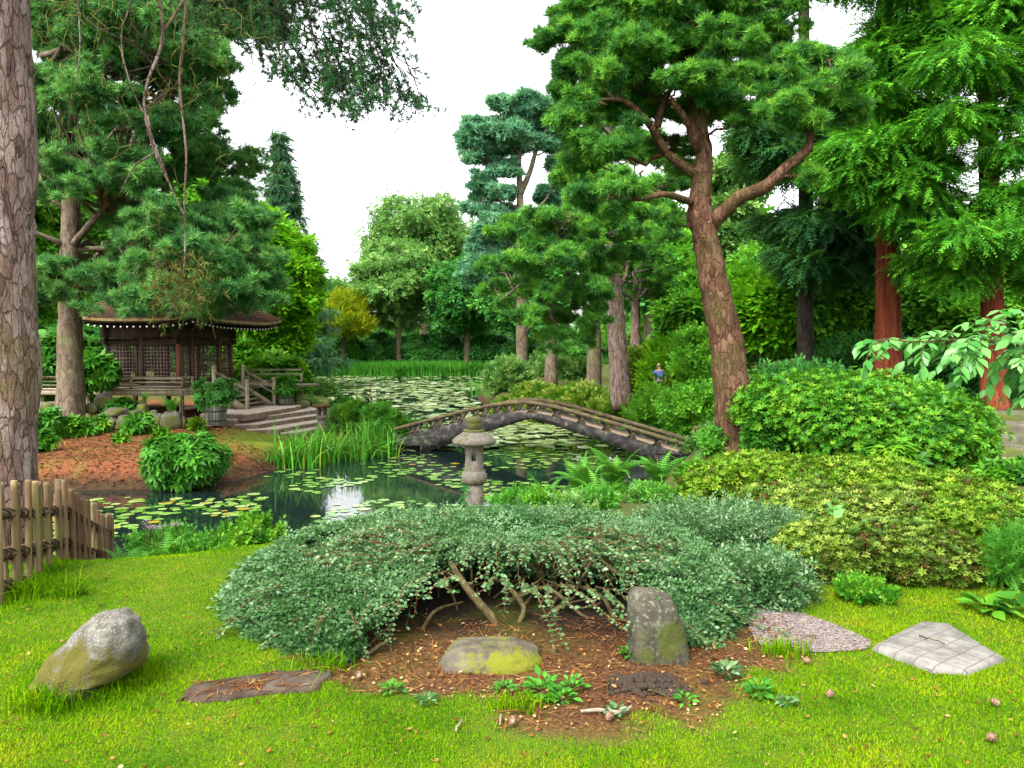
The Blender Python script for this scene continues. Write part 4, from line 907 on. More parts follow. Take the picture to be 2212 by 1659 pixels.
def barrel(px,pyb,pyt,wpx,D,label):
    b=P(px,pyb,D); h=(pyb-pyt)/F*D; r=wpx/2/F*D; t=thing('barrel_planter',b,label,'planter')
    mb=MB(); n=22
    for i in range(n):
        a0,a1=[2*math.pi*(i+e)/n for e in (.02,.98)]; V=[]
        for z,rr in ((0,.86*r),(h*.5,.96*r),(h,r)):
            for a in (a0,a1): V+=[(rr*math.cos(a),rr*math.sin(a),z),((rr-.03)*math.cos(a),(rr-.03)*math.sin(a),z)]
        Q=[]
        for k_ in range(2):
            o_=4*k_; Q+=[(o_,o_+2,o_+6,o_+4),(o_+1,o_+5,o_+7,o_+3),(o_,o_+4,o_+5,o_+1),(o_+2,o_+3,o_+7,o_+6)]
        Q+=[(8,10,11,9)]; mb.add(V,[np.array(Q)],rnd=random.random())
    mb.out('staves',W_bar,t)
    for z in (.2,.72):
        mb=MB(); rr=r*(.86+.14*z)+.004; mb.lathe([(rr,z*h),(rr+.008,z*h),(rr+.01,z*h+.05),(rr+.002,z*h+.05)],n=24); mb.out('hoop',M_hoop,t)
    mb=MB(); mb.lathe([(0,h*.86),(r*.94,h*.86)],n=22); mb.out('soil',M_soil,t); return b,h
b1,h1=barrel(466,917,878,47,22.3,'half barrel planter with a pale leaved rhododendron at the tea house deck corner')
b2,h2=barrel(616,880,852,35,26.6,'half barrel planter beside the foot of the tea house stairs')
RK=[(226,868,35,27,22.6,'leaning wedge of grey rock beside the pine in the tea house garden'),(198,882,24,17,22.2,'small rock between the brown pine and the leaning wedge'),(256,891,55,16,22.0,'long flat stone topping the little wall of rocks'),
(231,901,45,13,21.8,'flat stone low at the left end of the little rock wall'),(268,905,34,13,21.8,'flat stone under the long stone of the rock wall'),(238,915,32,18,21.6,'rounded rock at the bottom left of the rock wall'),(268,917,32,18,21.6,'square rock at the bottom middle of the rock wall'),
(297,897,30,18,21.9,'grey rock at the right end of the long flat stone'),(309,884,30,18,22.2,'mossy rock above the little rock wall'),(332,894,19,12,22,'small dark stone above the two square blocks'),(339,910,32,26,21.6,'left one of two square stone blocks below the fern'),(371,909,42,29,21.6,'right one of two square stone blocks below the fern'),
(306,872,20,13,22.8,'small stone behind the mossy rock in front of the deck'),(397,915,15,20,21.7,'narrow mossy stone beside the square stone block'),(408,911,17,14,22,'small stone between the mossy stone and the barrel'),
(106,880,50,18,22.4,'flat rock left of the brown pine trunk'),(72,882,18,17,22.2,'rock half hidden by the big foreground pine trunk'),(80,845,21,26,25,'upright grey stone below the rhododendron at the left'),
(643,851,22,13,27.5,'pointed rock on top of the pile by the second barrel'),(648,862,30,14,27.2,'middle slab in the pile of rocks by the second barrel'),(653,873,30,12,26.8,'lowest slab in the pile of rocks by the second barrel'),
(150,935,26,12,20.6,'small stone at the foot of the brown pine trunk'),(285,938,40,14,20.3,'dark stone half buried in the red mulch bank')]
for i,(px,py,w_,h_,D,lab) in enumerate(RK):
    c=P(px,py,D); k_=D/F; mossy='mossy' in lab
    rock('garden_rock',lab,c,(w_*k_*1.05,w_*k_*.8,h_*k_*1.35),S_moss if mossy else S_gard,30+i,'rocks in the tea house garden',e=.62,rough=.13,tilt=R(35) if i==0 else 0,taper=.1,nu=28,nv=18,yaw=.6*i)
# stone steps at the right
sr=thing('garden_steps',G(2150,1000,.95),'dark stone steps climbing behind the leafy branch at the right edge','steps'); ro=np.array(sr.location)
for i,(pa,D,z) in enumerate([((2085,2320),12.6,.97),((2118,2360),13.2,1.12),((2142,2380),13.8,1.27),((2150,2400),14.4,1.42),((2160,2420),15.0,1.57)]):
    x0,x1=XD(pa[0],D),XD(pa[1],D); o=slabmesh('step',[(x0,D),(x1,D-.3),(x1,D+.9),(x0+.05,D+.9)],z-.2,z,S_sand if i<1 else S_gard,.02,6,.012,40+i); o.location=(o.location[0]-ro[0],o.location[1]-ro[1],-ro[2]); o.parent=sr
for i,(px,py,w_,D) in enumerate([(2010,1022,70,12.0),(2075,1035,60,11.6)]):
    c=P(px,py,D); rock('paving_stone',['flat stone left of the lowest garden step','flat stone in front of the lowest garden step'][i],(c[0],c[1],float(gz(c[0],c[1]))+.01),(w_*D/F,.5,.09),S_gard,70+i,e=.5,rough=.07,nu=28,nv=14)
# little things on the ground
def cone_mesh():
    mb=MB(); pr=[(0,0),(.012,.004),(.017,.018),(.016,.03),(.011,.042),(.004,.05),(0,.051)]
    mb.lathe(pr,n=10)
    for k_ in range(46):
        t=(k_+.5)/46; a=k_*2.399; z=.003+.044*t; r=np.interp(z,[0,.018,.03,.05],[.012,.0175,.016,.004]); d=np.array([math.cos(a),math.sin(a),.35]); s=np.array([-math.sin(a),math.cos(a),0])
        c=np.array([r*math.cos(a)*.92,r*math.sin(a)*.92,z]); mb.add([c-s*.005,c+s*.005,c+d*.006+s*.003,c+d*.006-s*.003],[np.array([[0,1,2,3]])],rnd=random.random())
    return mb
M_cone=woodmat('pine_cone_scales',(.09,.05,.03),(.2,.12,.07),(.33,.24,.16),3,(30,30,30))
CN=[(1200,1330+0,'x')]
cones=[(3245/4000*2212,2717/3000*1659,'pine cone lying on the lawn in front of the paving slab'),(3135/4000*2212,2590/3000*1659,'pine cone on the grass near the gravel path'),(3905/4000*2212,2778/3000*1659,'pine cone at the right edge of the lawn'),(3892/4000*2212,2905/3000*1659,'pine cone nearest the bottom right corner of the lawn'),(2385/4000*2212,2812/3000*1659,'pine cone just below the pale stick'),(2005/4000*2212,2850/3000*1659,'pine cone on the lawn edge below the mossy rock'),(1405/4000*2212,2655/3000*1659,'pine cone at the left foot of the grey shrub')]
c0=None
for px,py,lab in cones:
    p=G(px,py,1.2); 
    if c0 is None: o=c0=cone_mesh().out('pine_cone',M_cone,None,True)
    else: o=c0.copy(); sc.collection.objects.link(o)
    o.location=(p[0],p[1],float(gz(p[0],p[1]))+.025); o.rotation_euler=(R(80),0,px*.7); o.scale=(.85,.85,.85); tag(o,lab,'pine cone','pine cones on the lawn')
p=[G(1255,1541,1.21),G(1300,1533,1.22),G(1340,1535,1.225),G(1365,1520,1.23)]; p=smooth_path(p,20); z_s=gz(p[:,0],p[:,1]); p[:,2]=z_s+.02
mb=MB(); mb.tube(p-p[0],[.007,.009,.008,.005],8,noise=.08); W_stick=woodmat('pale_stick',(.12,.09,.06),(.22,.18,.13),(.32,.27,.21),2,(20,20,20)); o=mb.out('stick',W_stick,None,True); o.location=p[0]; tag(o,'pale bent stick lying on the bare earth in front of the upright stone','stick')
for i,(a,b,lab) in enumerate([((1310,1478),(1316,1508),'short twig standing in the litter right of the mossy rock'),((1083,1555),(1080,1575),'short brown twig at the lawn edge below the mossy rock'),((1400,1500),(1450,1515),'thin twig by the heap of dark soil'),((985,1590),(1000,1565),'small broken twig on the front lawn'),((1985,1392),(2040,1412),'curved twig on the paving slab')]):
    a_,b_=G(*a,1.2),G(*b,1.2); zz=lambda q:np.array([q[0],q[1],float(gz(q[0],q[1]))+.02+(.03 if 'slab' in lab else 0)])
    a_,b_=zz(a_),zz(b_); mb=MB(); mb.tube(limb(np.random.default_rng(i),[0,0,0],b_-a_,8,.06,0,.03),[.005,.003],6); o=mb.out('twig',W_stick if i%2 else B_stem,None,True); o.location=a_; tag(o,lab,'twig')
c=P(1395,1488,3.65); 
mb=MB(); gs=np.random.default_rng(91)
for i in range(420):
    r=gs.uniform(.006,.022); q=np.array([gs.normal(0,.085),gs.normal(0,.06),0]); q[2]=.05*math.exp(-(q[0]/.1)**2-(q[1]/.07)**2)*gs.uniform(.5,1.1); V,Q=rock_mesh((r*2,r*2,r*1.5),int(gs.integers(0,99)),rough=.25,nu=7,nv=5); mb.add(V+q,[Q])
o=mb.out('soil_heap',M_soil,None,False); o.location=(c[0],c[1],float(gz(c[0],c[1]))+.0); tag(o,kind='stuff'); tag(o,'low heap of dark dug soil in front of the upright stone','soil heap')

# ------------------------------------------------------------ person on the far path
PD=30.; pb=gp(1425,PD); hx=P(1425,793,PD); H_=hx[2]+.12-pb[2]
M_skin,nt,oo=newmat('skin'); princ(nt,oo,(.5,.3,.22),.6)
M_hair,nt,oo=newmat('blond_hair'); princ(nt,oo,(.5,.36,.18),.6)
M_top,nt,oo=newmat('blue_top'); princ(nt,oo,(.12,.16,.5),.8)
M_leg,nt,oo=newmat('dark_trousers'); princ(nt,oo,(.03,.035,.06),.9)
def skin_body(name,verts,edges,rads,mats,parent,lv=1):
    me=bpy.data.meshes.new(name); me.from_pydata(verts,edges,[]); o=bpy.data.objects.new(name,me); sc.collection.objects.link(o); o.parent=parent
    md=o.modifiers.new('skin','SKIN'); sv=me.skin_vertices
    if not sv: me.skin_vertices.new() if hasattr(me.skin_vertices,'new') else None
    for i,r in enumerate(rads): me.skin_vertices[0].data[i].radius=(r,r)
    me.skin_vertices[0].data[0].use_root=True
    s=o.modifiers.new('sub','SUBSURF'); s.levels=lv; s.render_levels=lv; me.materials.append(mats); return o
pr_=thing('person',pb,'blond person in a blue top half hidden behind shrubs on the far path','person')
h=H_
sk=[(0,0,.52*h),(0,0,.66*h),(0,0,.80*h),(0,0,.855*h),(0,-.005,.93*h),(.13*h,0,.79*h),(.16*h,0,.64*h),(.15*h,-.05,.52*h),(-.13*h,0,.79*h),(-.16*h,0,.64*h),(-.15*h,-.05,.52*h),(.06*h,0,.49*h),(.06*h,-.01,.27*h),(.06*h,.02,.03*h),(-.06*h,0,.49*h),(-.06*h,-.01,.27*h),(-.06*h,.02,.03*h),(.06*h,-.08,.02*h),(-.06*h,-.08,.02*h),(.145*h,-.07,.46*h),(-.145*h,-.07,.46*h)]
ed=[(0,1),(1,2),(2,3),(3,4),(2,5),(5,6),(6,7),(2,8),(8,9),(9,10),(0,11),(11,12),(12,13),(0,14),(14,15),(15,16),(13,17),(16,18),(7,19),(10,20)]
rd=[.085*h,.075*h,.085*h,.035*h,.062*h,.04*h,.032*h,.024*h,.04*h,.032*h,.024*h,.06*h,.045*h,.03*h,.06*h,.045*h,.03*h,.024*h,.024*h,.02*h,.02*h]
skin_body('body',sk,ed,rd,M_skin,pr_)
skin_body('top',[(0,0,.51*h),(0,0,.67*h),(0,0,.80*h),(0,0,.83*h),(.13*h,0,.79*h),(.158*h,0,.66*h),(-.13*h,0,.79*h),(-.158*h,0,.66*h)],[(0,1),(1,2),(2,3),(2,4),(4,5),(2,6),(6,7)],[.1*h,.09*h,.095*h,.05*h,.055*h,.045*h,.055*h,.045*h],M_top,pr_)
skin_body('trousers',[(0,0,.53*h),(.06*h,0,.48*h),(.06*h,-.01,.27*h),(.06*h,.02,.06*h),(-.06*h,0,.48*h),(-.06*h,-.01,.27*h),(-.06*h,.02,.06*h)],[(0,1),(1,2),(2,3),(0,4),(4,5),(5,6)],[.1*h,.07*h,.055*h,.045*h,.07*h,.055*h,.045*h],M_leg,pr_)
V,Q=rock_mesh((.16*h,.17*h,.17*h),3,rough=.05); V[:,2]=np.where((V[:,1]<-.02*h)&(V[:,2]<.02*h),.02*h,V[:,2]); o=mk('hair',V+np.array([0,.012*h,.945*h]),Q,M_hair,pr_,smooth=True)

# ------------------------------------------------------------ lily pads
M_pad=leafmat('lily_pads',[(0,(.04,.12,.015)),(.35,(.085,.19,.04)),(.7,(.16,.26,.09)),(.93,(.26,.32,.17)),(1,(.24,.17,.03))],.05,.18,1.4,.5,1.15)
def padmesh(seed,n=14):
    g=np.random.default_rng(seed); a=np.linspace(.14,2*math.pi-.14,n); r=1+.04*g.normal(0,1,n)
    V=[(.05,0,.0)]+[(r[i]*math.cos(a[i]),r[i]*math.sin(a[i])*.97,.02+.03*g.random()) for i in range(n)]
    return np.array(V),np.array([(0,i+1,i+2) for i in range(n-1)])
M_padfar_sheen=leafmat('sky_sheen_lily_pads',[(0,(.12,.2,.07)),(.4,(.24,.3,.18)),(.8,(.38,.42,.34)),(1,(.45,.47,.42))],.0,.2,1.6,.3,1.0)  # far pads whitened: sky reflection put into the leaf colour
PADT=[padmesh(s) for s in range(4)]
g=np.random.default_rng(77)
def pads_at(n,y0,y1,pw,dens):
    px=g.uniform(100,2100,n); D=y0*(y1/y0)**g.random(n); x=(px-CX)/F*D; sd=sdist(POLY,x,D); k=(sd<-.25)&(g.random(n)<dens(px,D,x)); return x[k],D[k]
def dn(px,D,x):
    p=np.stack([x,D,0*x],1); v=vnoise(p,5,.8); near=SM((v-.36)/.14)
    darkleft=SM((D-14.6)/1.)*SM((600-px)/160); return near*(1-darkleft)*(.75)
def thin(x,D,r):
    o_=np.arange(len(x)); keep=[]; grid={}
    for i in o_:
        c_=(int(x[i]/.4),int(D[i]/.4)); ok=True
        for a in (-1,0,1):
            for b in (-1,0,1):
                for j in grid.get((c_[0]+a,c_[1]+b),()):
                    if (x[i]-x[j])**2+(D[i]-D[j])**2<(.72*(r[i]+r[j]))**2: ok=False
        if ok: keep.append(i); grid.setdefault(c_,[]).append(i)
    return np.array(keep)
x,D=pads_at(6800,9,21.5,0,dn); r=g.uniform(.06,.135,len(x)); k=thin(x,D,r); x,D,r=x[k],D[k],r[k]
inframe=(np.abs(x/D)<.7); order=np.argsort(D+100*(~inframe)); ind=order[:300]; rest=order[300:]
meshes={}
for i in ind:
    s=int(g.integers(0,4)); c=int(g.integers(0,6)); key=(s,c)
    if key not in meshes:
        V,Fq=PADT[s]; o=mk('lily_pad',V*np.array([1,1,.3]),Fq,M_pad,rnd=np.full(len(V),[.15,.35,.5,.65,.8,.93][c])); meshes[key]=o
    else: o=meshes[key].copy(); sc.collection.objects.link(o)
    o.location=(x[i],D[i],.006+.004*g.random()); q=r[i]; o.scale=(q,q,q); o.rotation_euler=(0,0,g.random()*6.28)
    tag(o,'round green lily pad floating on the near part of the pond','lily pad','lily pads on the near pond')
def padstuff(name,x,D,r,label,mat=None,tilt=0.0):
    n=len(x); p=np.stack([x,D,np.full(n,.008)+.008*g.random(n)],1); a=g.random(n)*6.28
    Rm=np.zeros((n,3,3)); Rm[:,0,0]=np.cos(a);Rm[:,0,1]=-np.sin(a);Rm[:,1,0]=np.sin(a);Rm[:,1,1]=np.cos(a);Rm[:,2,2]=.4; Rm[:,2,0]=tilt*g.normal(0,1,n); Rm[:,2,1]=tilt*g.normal(0,1,n)
    Vs=[];Fs=[];rn=[];n0=0; kk_=g.integers(0,4,n)
    for s in range(4):
        k=kk_==s
        if not k.any(): continue
        V,Fq=scatter(PADT[s][0],PADT[s][1],p[k],Rm[k],r[k]); Vs.append(V);Fs.append(Fq+n0);n0+=len(V);rn.append(np.repeat(np.clip(g.normal(.5,.22,k.sum()),0,1),len(PADT[s][0])))
    return tag(mk(name,np.concatenate(Vs),[np.concatenate(Fs)],mat or M_pad,rnd=np.concatenate(rn)),label,'lily pads',kind='stuff')
padstuff('lily_pads',x[rest],D[rest],r[rest],'mass of small lily pads floating under and near the bridge')
def df(px,D,x):
    p=np.stack([x*.5,D*.22,0*x],1); v=vnoise(p,9,1.); return .25+.45*SM((v-.3)/.2)
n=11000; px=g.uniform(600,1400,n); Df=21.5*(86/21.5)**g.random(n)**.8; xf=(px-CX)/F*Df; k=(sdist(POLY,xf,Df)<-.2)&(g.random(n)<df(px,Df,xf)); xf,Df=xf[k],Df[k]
padstuff('far_lily_pads',xf,Df,g.uniform(.12,.22,len(xf))*(1+Df/110),'dense carpet of lily pads on the far pond beyond the bridge',M_padfar_sheen,.05)
# ------------------------------------------------------------ trees
def pp(px,py,D,rx,ry,fl=None,rd=None):            # a pad of foliage given by its place and size in the photo, at depth D
    k=D/F; return (P(px,py,D),(rx*k,(rd if rd else rx)*k,ry*k))
g0=np.random.default_rng(100)
# big foreground pine at the left edge
FD=6.4
tr=[([P(-12,1330,FD),P(-8,1100,FD),P(0,900,FD),P(4,820,FD),P(-4,700,FD),P(-8,500,FD),P(-2,400,FD),P(2,300,FD),P(-8,200,FD),P(-16,0,FD),P(-20,-500,FD),P(-20,-1200,FD)],[.335,.30,.275,.285,.262,.268,.262,.285,.262,.265,.25,.16])]
A0=P(-20,-700,FD)
def boughs(seed,spec):
    out=[]
    for pts,r in spec: out.append((pts,r))
    return out
br=[([A0,P(200,-420,6.8),P(320,-80,7.2),P(352,70,7.4),P(318,180,7.4),P(312,240,7.4),P(335,330,7.4),P(372,410,7.45),P(400,470,7.5)],[.07,.05,.024,.019,.017,.015,.012,.010,.005]),
    ([A0,P(260,-420,7.2),P(392,-60,7.6),P(396,80,7.6),P(388,180,7.6),P(402,330,7.6),P(398,430,7.6),P(400,520,7.6),P(396,600,7.6)],[.07,.05,.026,.021,.018,.014,.010,.008,.004]),
    ([P(352,70,7.4),P(385,20,7.4),P(420,-40,7.4)],[.014,.014,.016]),([P(372,410,7.45),P(330,300,7.4),P(318,250,7.4)],[.006,.007,.009]),
    ([P(335,330,7.4),P(290,360,7.4),P(258,420,7.4)],[.010,.007,.003]),
    ([A0,P(60,-300,7),P(155,-60,7.4),P(172,60,7.4),P(170,140,7.4),P(160,200,7.4)],[.06,.04,.012,.008,.006,.003]),
    ([A0,P(200,-420,7),P(285,-60,7.6),P(262,80,7.6),P(285,190,7.6),P(330,280,7.6)],[.06,.04,.012,.009,.007,.003]),
    ([A0,P(300,-500,8),P(560,-260,8.6),P(640,-60,8.8),P(690,120,8.8),P(745,230,8.8)],[.08,.06,.035,.025,.014,.006]),
    ([A0,P(350,-560,8),P(640,-300,8.6),P(760,-60,8.8),P(800,100,8.8),P(850,190,8.8),P(915,222,8.8)],[.08,.06,.035,.022,.014,.008,.004]),
    ([A0,P(300,-500,8),P(520,-220,9),P(580,-20,9.2),P(640,90,9.2)],[.08,.06,.03,.02,.006]),
    ([P(396,600,7.6),P(380,650,7.6),P(355,690,7.6)],[.005,.004,.002])]
pads=[pp(480,-20,9,70,40),pp(560,-40,9.2,80,40),pp(700,-70,8.8,110,30)]
big=tree('foreground_pine','massive close pine trunk with flaky pinkish grey bark at the left edge','pine tree',P(-12,1318,FD),tr+br,pads,T_pine,M_pine_dark,B_pine,2600,.085,1,clump=7,limb_r=.012,twigs=22,tn=40,tnoise=.03,csig=.13,shell=.2,upb=.05)
# feathery drooping boughs against the sky
g=np.random.default_rng(16); bo=np.array(big.location); mb=MB(); lp=[];la=[]
AREA=[(560,-20,60,60,26),(520,50,60,40,20),(590,70,36,50,22),(640,10,60,40,26),(700,-10,70,30,24),(770,0,60,40,30),(760,70,40,40,22),(800,110,34,40,22),(650,90,26,60,16),(700,130,26,70,22),(745,170,36,46,34),(700,195,40,26,22),(790,190,34,30,20),(845,185,34,18,12),(630,165,40,18,12),(850,20,24,20,10),(820,60,26,22,12),(880,214,24,9,9),(755,232,36,12,14),(850,245,10,6,3),(845,60,18,10,4),(842,120,14,10,4),(905,220,14,5,4),(600,130,30,30,14),(480,60,60,50,18),(430,30,60,40,14)]
for cx,cy,sx,sy,nn in AREA:
    for i in range(int(nn*1.25)):
        D=8.8+g.normal(0,.35); a=P(g.normal(cx,sx*.62),g.normal(cy-16,sy*.6),D); L_=g.uniform(.14,.34); d=nrm(np.array([g.normal(.35,.5),g.normal(0,.5),g.normal(-.75,.35)]))
        pth=limb(g,a,a+d*L_,7,.25,0,.08); mb.tube(pth-bo,[.005,.0015],4,cap=False)
        for j in range(1,7):
            for _ in range(2): lp.append(pth[j]-bo+g.normal(0,.012,3)); la.append(d*.6+g.normal(0,.6,3))
for i in range(150):                               # fine bare twigs linking them
    c=AREA[g.integers(0,len(AREA))]; e=P(g.normal(c[0],c[2]*.6),g.normal(c[1],c[3]*.6),8.8+g.normal(0,.3)); a=e+np.array([g.normal(-.25,.15),g.normal(0,.2),g.uniform(.15,.6)]); mb.tube(limb(g,a,e,9,.22,0,.0)-bo,[.009,.003],4,cap=False)
mb.out('drooping_twigs',B_dark,big); lp=np.array(lp); n=len(lp)  # twig wood only; the needles follow as their own mesh
foliage('boughs_foliage',g,lp,nrm(np.array(la)),g.normal(0,1,(n,3)),.05,T_pine_far,M_pine_dark,big,g.random(n),None)
# dry hanging twigs of the same tree
g=np.random.default_rng(6); mb=MB(); bo=np.array(big.location)
for i in range(70):
    a=P(g.uniform(330,440),g.uniform(545,640),g.uniform(7.4,7.9)); e=a+np.array([g.normal(0,.16),g.normal(0,.1),-abs(g.normal(.22,.14))]); mb.tube(limb(g,a,e,7,.3,0,.1)-bo,[.004,.0015],4,rnd=g.random(),cap=False)
for i in range(120):
    a=P(g.uniform(90,560),g.uniform(-20,420)*g.random(),g.uniform(7.2,9)); e=a+np.array([g.normal(0,.16),g.normal(0,.1),-abs(g.normal(.28,.2))]); mb.tube(limb(g,a,e,7,.3,0,.1)-bo,[.005,.0015],4,rnd=g.random(),cap=False)
mb.out('hanging_twigs',M_twig,big)
pos=np.stack([P(g.normal(385,34),g.normal(610,36),g.uniform(7.4,7.9)) for _ in range(130)]); foliage('dry_needles',g,pos-bo,g.normal(0,1,(130,3))+np.array([0,0,-.5]),g.normal(0,1,(130,3)),.07,T_pine_far,M_twig,big,g.random(130),None)

# second pine behind the mulch bank
PDt=21.8
tr=[([P(155,945,PDt),P(153,900,PDt),P(152,800,PDt),P(150,650,PDt),P(153,500,PDt),P(152,390,PDt),P(150,200,PDt),P(160,0,PDt),P(170,-300,PDt)],[.40,.33,.28,.245,.245,.23,.19,.15,.05]),
    ([P(152,535,PDt),P(120,520,PDt-.3),P(70,500,PDt-.6)],[.09,.07,.05]),([P(152,460,PDt),P(110,435,PDt-.3),P(60,440,PDt-.6)],[.08,.06,.04]),([P(158,530,PDt),P(190,490,PDt-1),P(225,450,PDt-1.6)],[.11,.09,.085]),
    ([P(152,410,PDt),P(110,385,PDt),P(60,360,PDt)],[.08,.06,.03]),([P(152,420,PDt),P(200,400,PDt),P(250,380,PDt)],[.10,.08,.04]),([P(152,540,PDt),P(250,540,PDt),P(330,580,PDt),P(420,640,PDt)],[.08,.06,.05,.03])]
pads=[]
edge=lambda y:np.interp(y,[-300,0,90,150,230,300,380,450,560,640,690],[430,600,600,545,520,575,555,600,585,640,560])
low=lambda x:np.interp(x,[60,130,200,260,330,420,520,600],[640,590,620,690,690,690,670,650])
while len(pads)<120:
    y=g0.uniform(-330,690); x=g0.uniform(60,640); rx=g0.uniform(40,78)*(1.2 if y<100 else 1)
    if x+rx*.75>edge(y) or y+rx*.3>low(x): continue
    if 100<x<260 and 395<y<620 : continue
    pads.append(pp(x,y,PDt+g0.uniform(-4.5,4),rx,rx*.42))
pads+=[pp(g0.uniform(250,560),g0.uniform(440,640),g0.uniform(18.5,24),g0.uniform(45,70),g0.uniform(20,30)) for _ in range(26)]+[pp(g0.uniform(80,500),g0.uniform(0,380),g0.uniform(18.5,25),g0.uniform(45,70),g0.uniform(20,30)) for _ in range(30)]
pads+=[pp(470,650,19,70,28),pp(560,640,19.5,60,22),pp(330,660,18.5,60,30),pp(400,640,18,70,36),pp(160,618,20.5,90,26),pp(100,600,20.5,50,26),pp(235,640,20,60,30),pp(560,590,20,55,26),pp(600,620,20.5,40,18),pp(470,585,19,80,34),pp(330,590,19,60,34)]
tree('blue_pine','pine with straight brown trunk and dense blue green crown in front of the tea house','pine tree',P(155,938,PDt),tr,pads,T_pine,M_pine_blue,B_grey,130000,.19,2,split=9,zmin=float(P(155,560,21.8)[2]),clump=14,limb_r=.06,twigs=3,tn=18,csig=.22,upb=.75)

# hero pine at the right
HD=13.5
tr=[([P(1608,990,HD),P(1600,960,HD),P(1585,860,HD),P(1565,720,HD),P(1540,600,HD),P(1520,500,HD),P(1508,455,HD)],[.42,.36,.30,.275,.25,.23,.24]),
    ([P(1508,470,HD),P(1512,430,HD),P(1520,350,HD),P(1516,300,HD),P(1508,250,HD),P(1500,170,HD),P(1490,60,HD),P(1480,-150,HD)],[.2,.17,.13,.14,.11,.09,.08,.04]),
    ([P(1516,330,HD),P(1500,300,HD-.2),P(1490,270,HD-.3),P(1450,215,HD-.5)],[.10,.09,.06,.04]),
    ([P(1530,495,HD),P(1555,465,HD-.2),P(1600,425,HD-.4),P(1650,405,HD-.6),P(1700,360,HD-.7),P(1745,320,HD-.7),P(1755,270,HD-.7),P(1790,258,HD-.7),P(1800,215,HD-.7),P(1795,150,HD-.8)],[.14,.125,.115,.105,.085,.075,.065,.06,.05,.02]),
    ([P(1508,380,HD),P(1440,330,HD),P(1420,280,HD),P(1440,210,HD),P(1460,180,HD)],[.09,.075,.07,.065,.03]),
    ([P(1440,330,HD),P(1400,265,HD-.3),P(1350,220,HD-.6),P(1300,215,HD-.9)],[.07,.06,.045,.02]),
    ([P(1500,440,HD),P(1440,420,HD-.8),P(1380,430,HD-1.2),P(1320,420,HD-1.6)],[.07,.055,.04,.02]),
    ([P(1512,260,HD),P(1560,225,HD),P(1620,190,HD+.3),P(1700,170,HD+.5)],[.08,.06,.045,.02])]
pads=[pp(*q) for q in [(1330,40,13.5,95,42),(1420,20,13.2,110,50),(1520,20,13.8,110,50),(1620,40,13.6,100,45),(1250,95,13.5,75,36),(1340,110,13.0,90,42),(1440,110,13.6,95,45),(1540,95,13.2,90,40),(1640,115,13.8,90,36),(1230,150,13.6,55,28),(1280,175,13.0,80,36),(1370,180,13.4,85,40),(1470,175,13.0,75,36),(1560,160,12.8,70,32),
 (1240,225,13.3,60,34),(1310,245,12.8,80,36),(1380,225,14.6,60,24),(1250,290,13.2,60,32),(1320,310,13.0,75,34),(1270,345,13.6,60,26),(1230,190,13.8,50,26),(1475,235,14.6,80,26),(1550,235,14.4,50,22),(1600,200,13,70,32),(1690,150,13.0,80,36),(1750,190,12.8,80,34),(1660,215,12.8,70,28),(1730,240,12.6,75,28),(1800,200,12.8,65,32),(1830,240,12.9,50,24),(1790,150,13.2,70,32),(1700,100,13.6,80,36),(1585,262,13,30,10),
 (1690,375,12.9,45,12),(1740,380,12.8,45,14),(1400,400,12.6,60,24),(1350,390,12.4,70,28),(1470,365,14.6,40,20),(1310,430,12.2,80,30),(1390,440,12.6,60,22),(1450,490,13.3,22,36),(1470,310,15,40,20),
 (1350,-40,13.5,120,50),(1500,-60,13.5,140,60),(1650,-50,13.6,120,50),(1230,40,13.6,50,30),(1260,20,13.6,60,30),(1440,-140,13.5,140,60),(1420,320,15,30,16)]]
tree('leaning_pine','leaning red stemmed pine with spreading green crown at the right of the bridge','pine tree',P(1604,975,HD),tr,pads,T_pine,M_pine,B_pine_red,66000,.135,3,split=8,clump=14,limb_r=.045,twigs=10,tn=18,tnoise=.05,csig=.2,upb=.85)

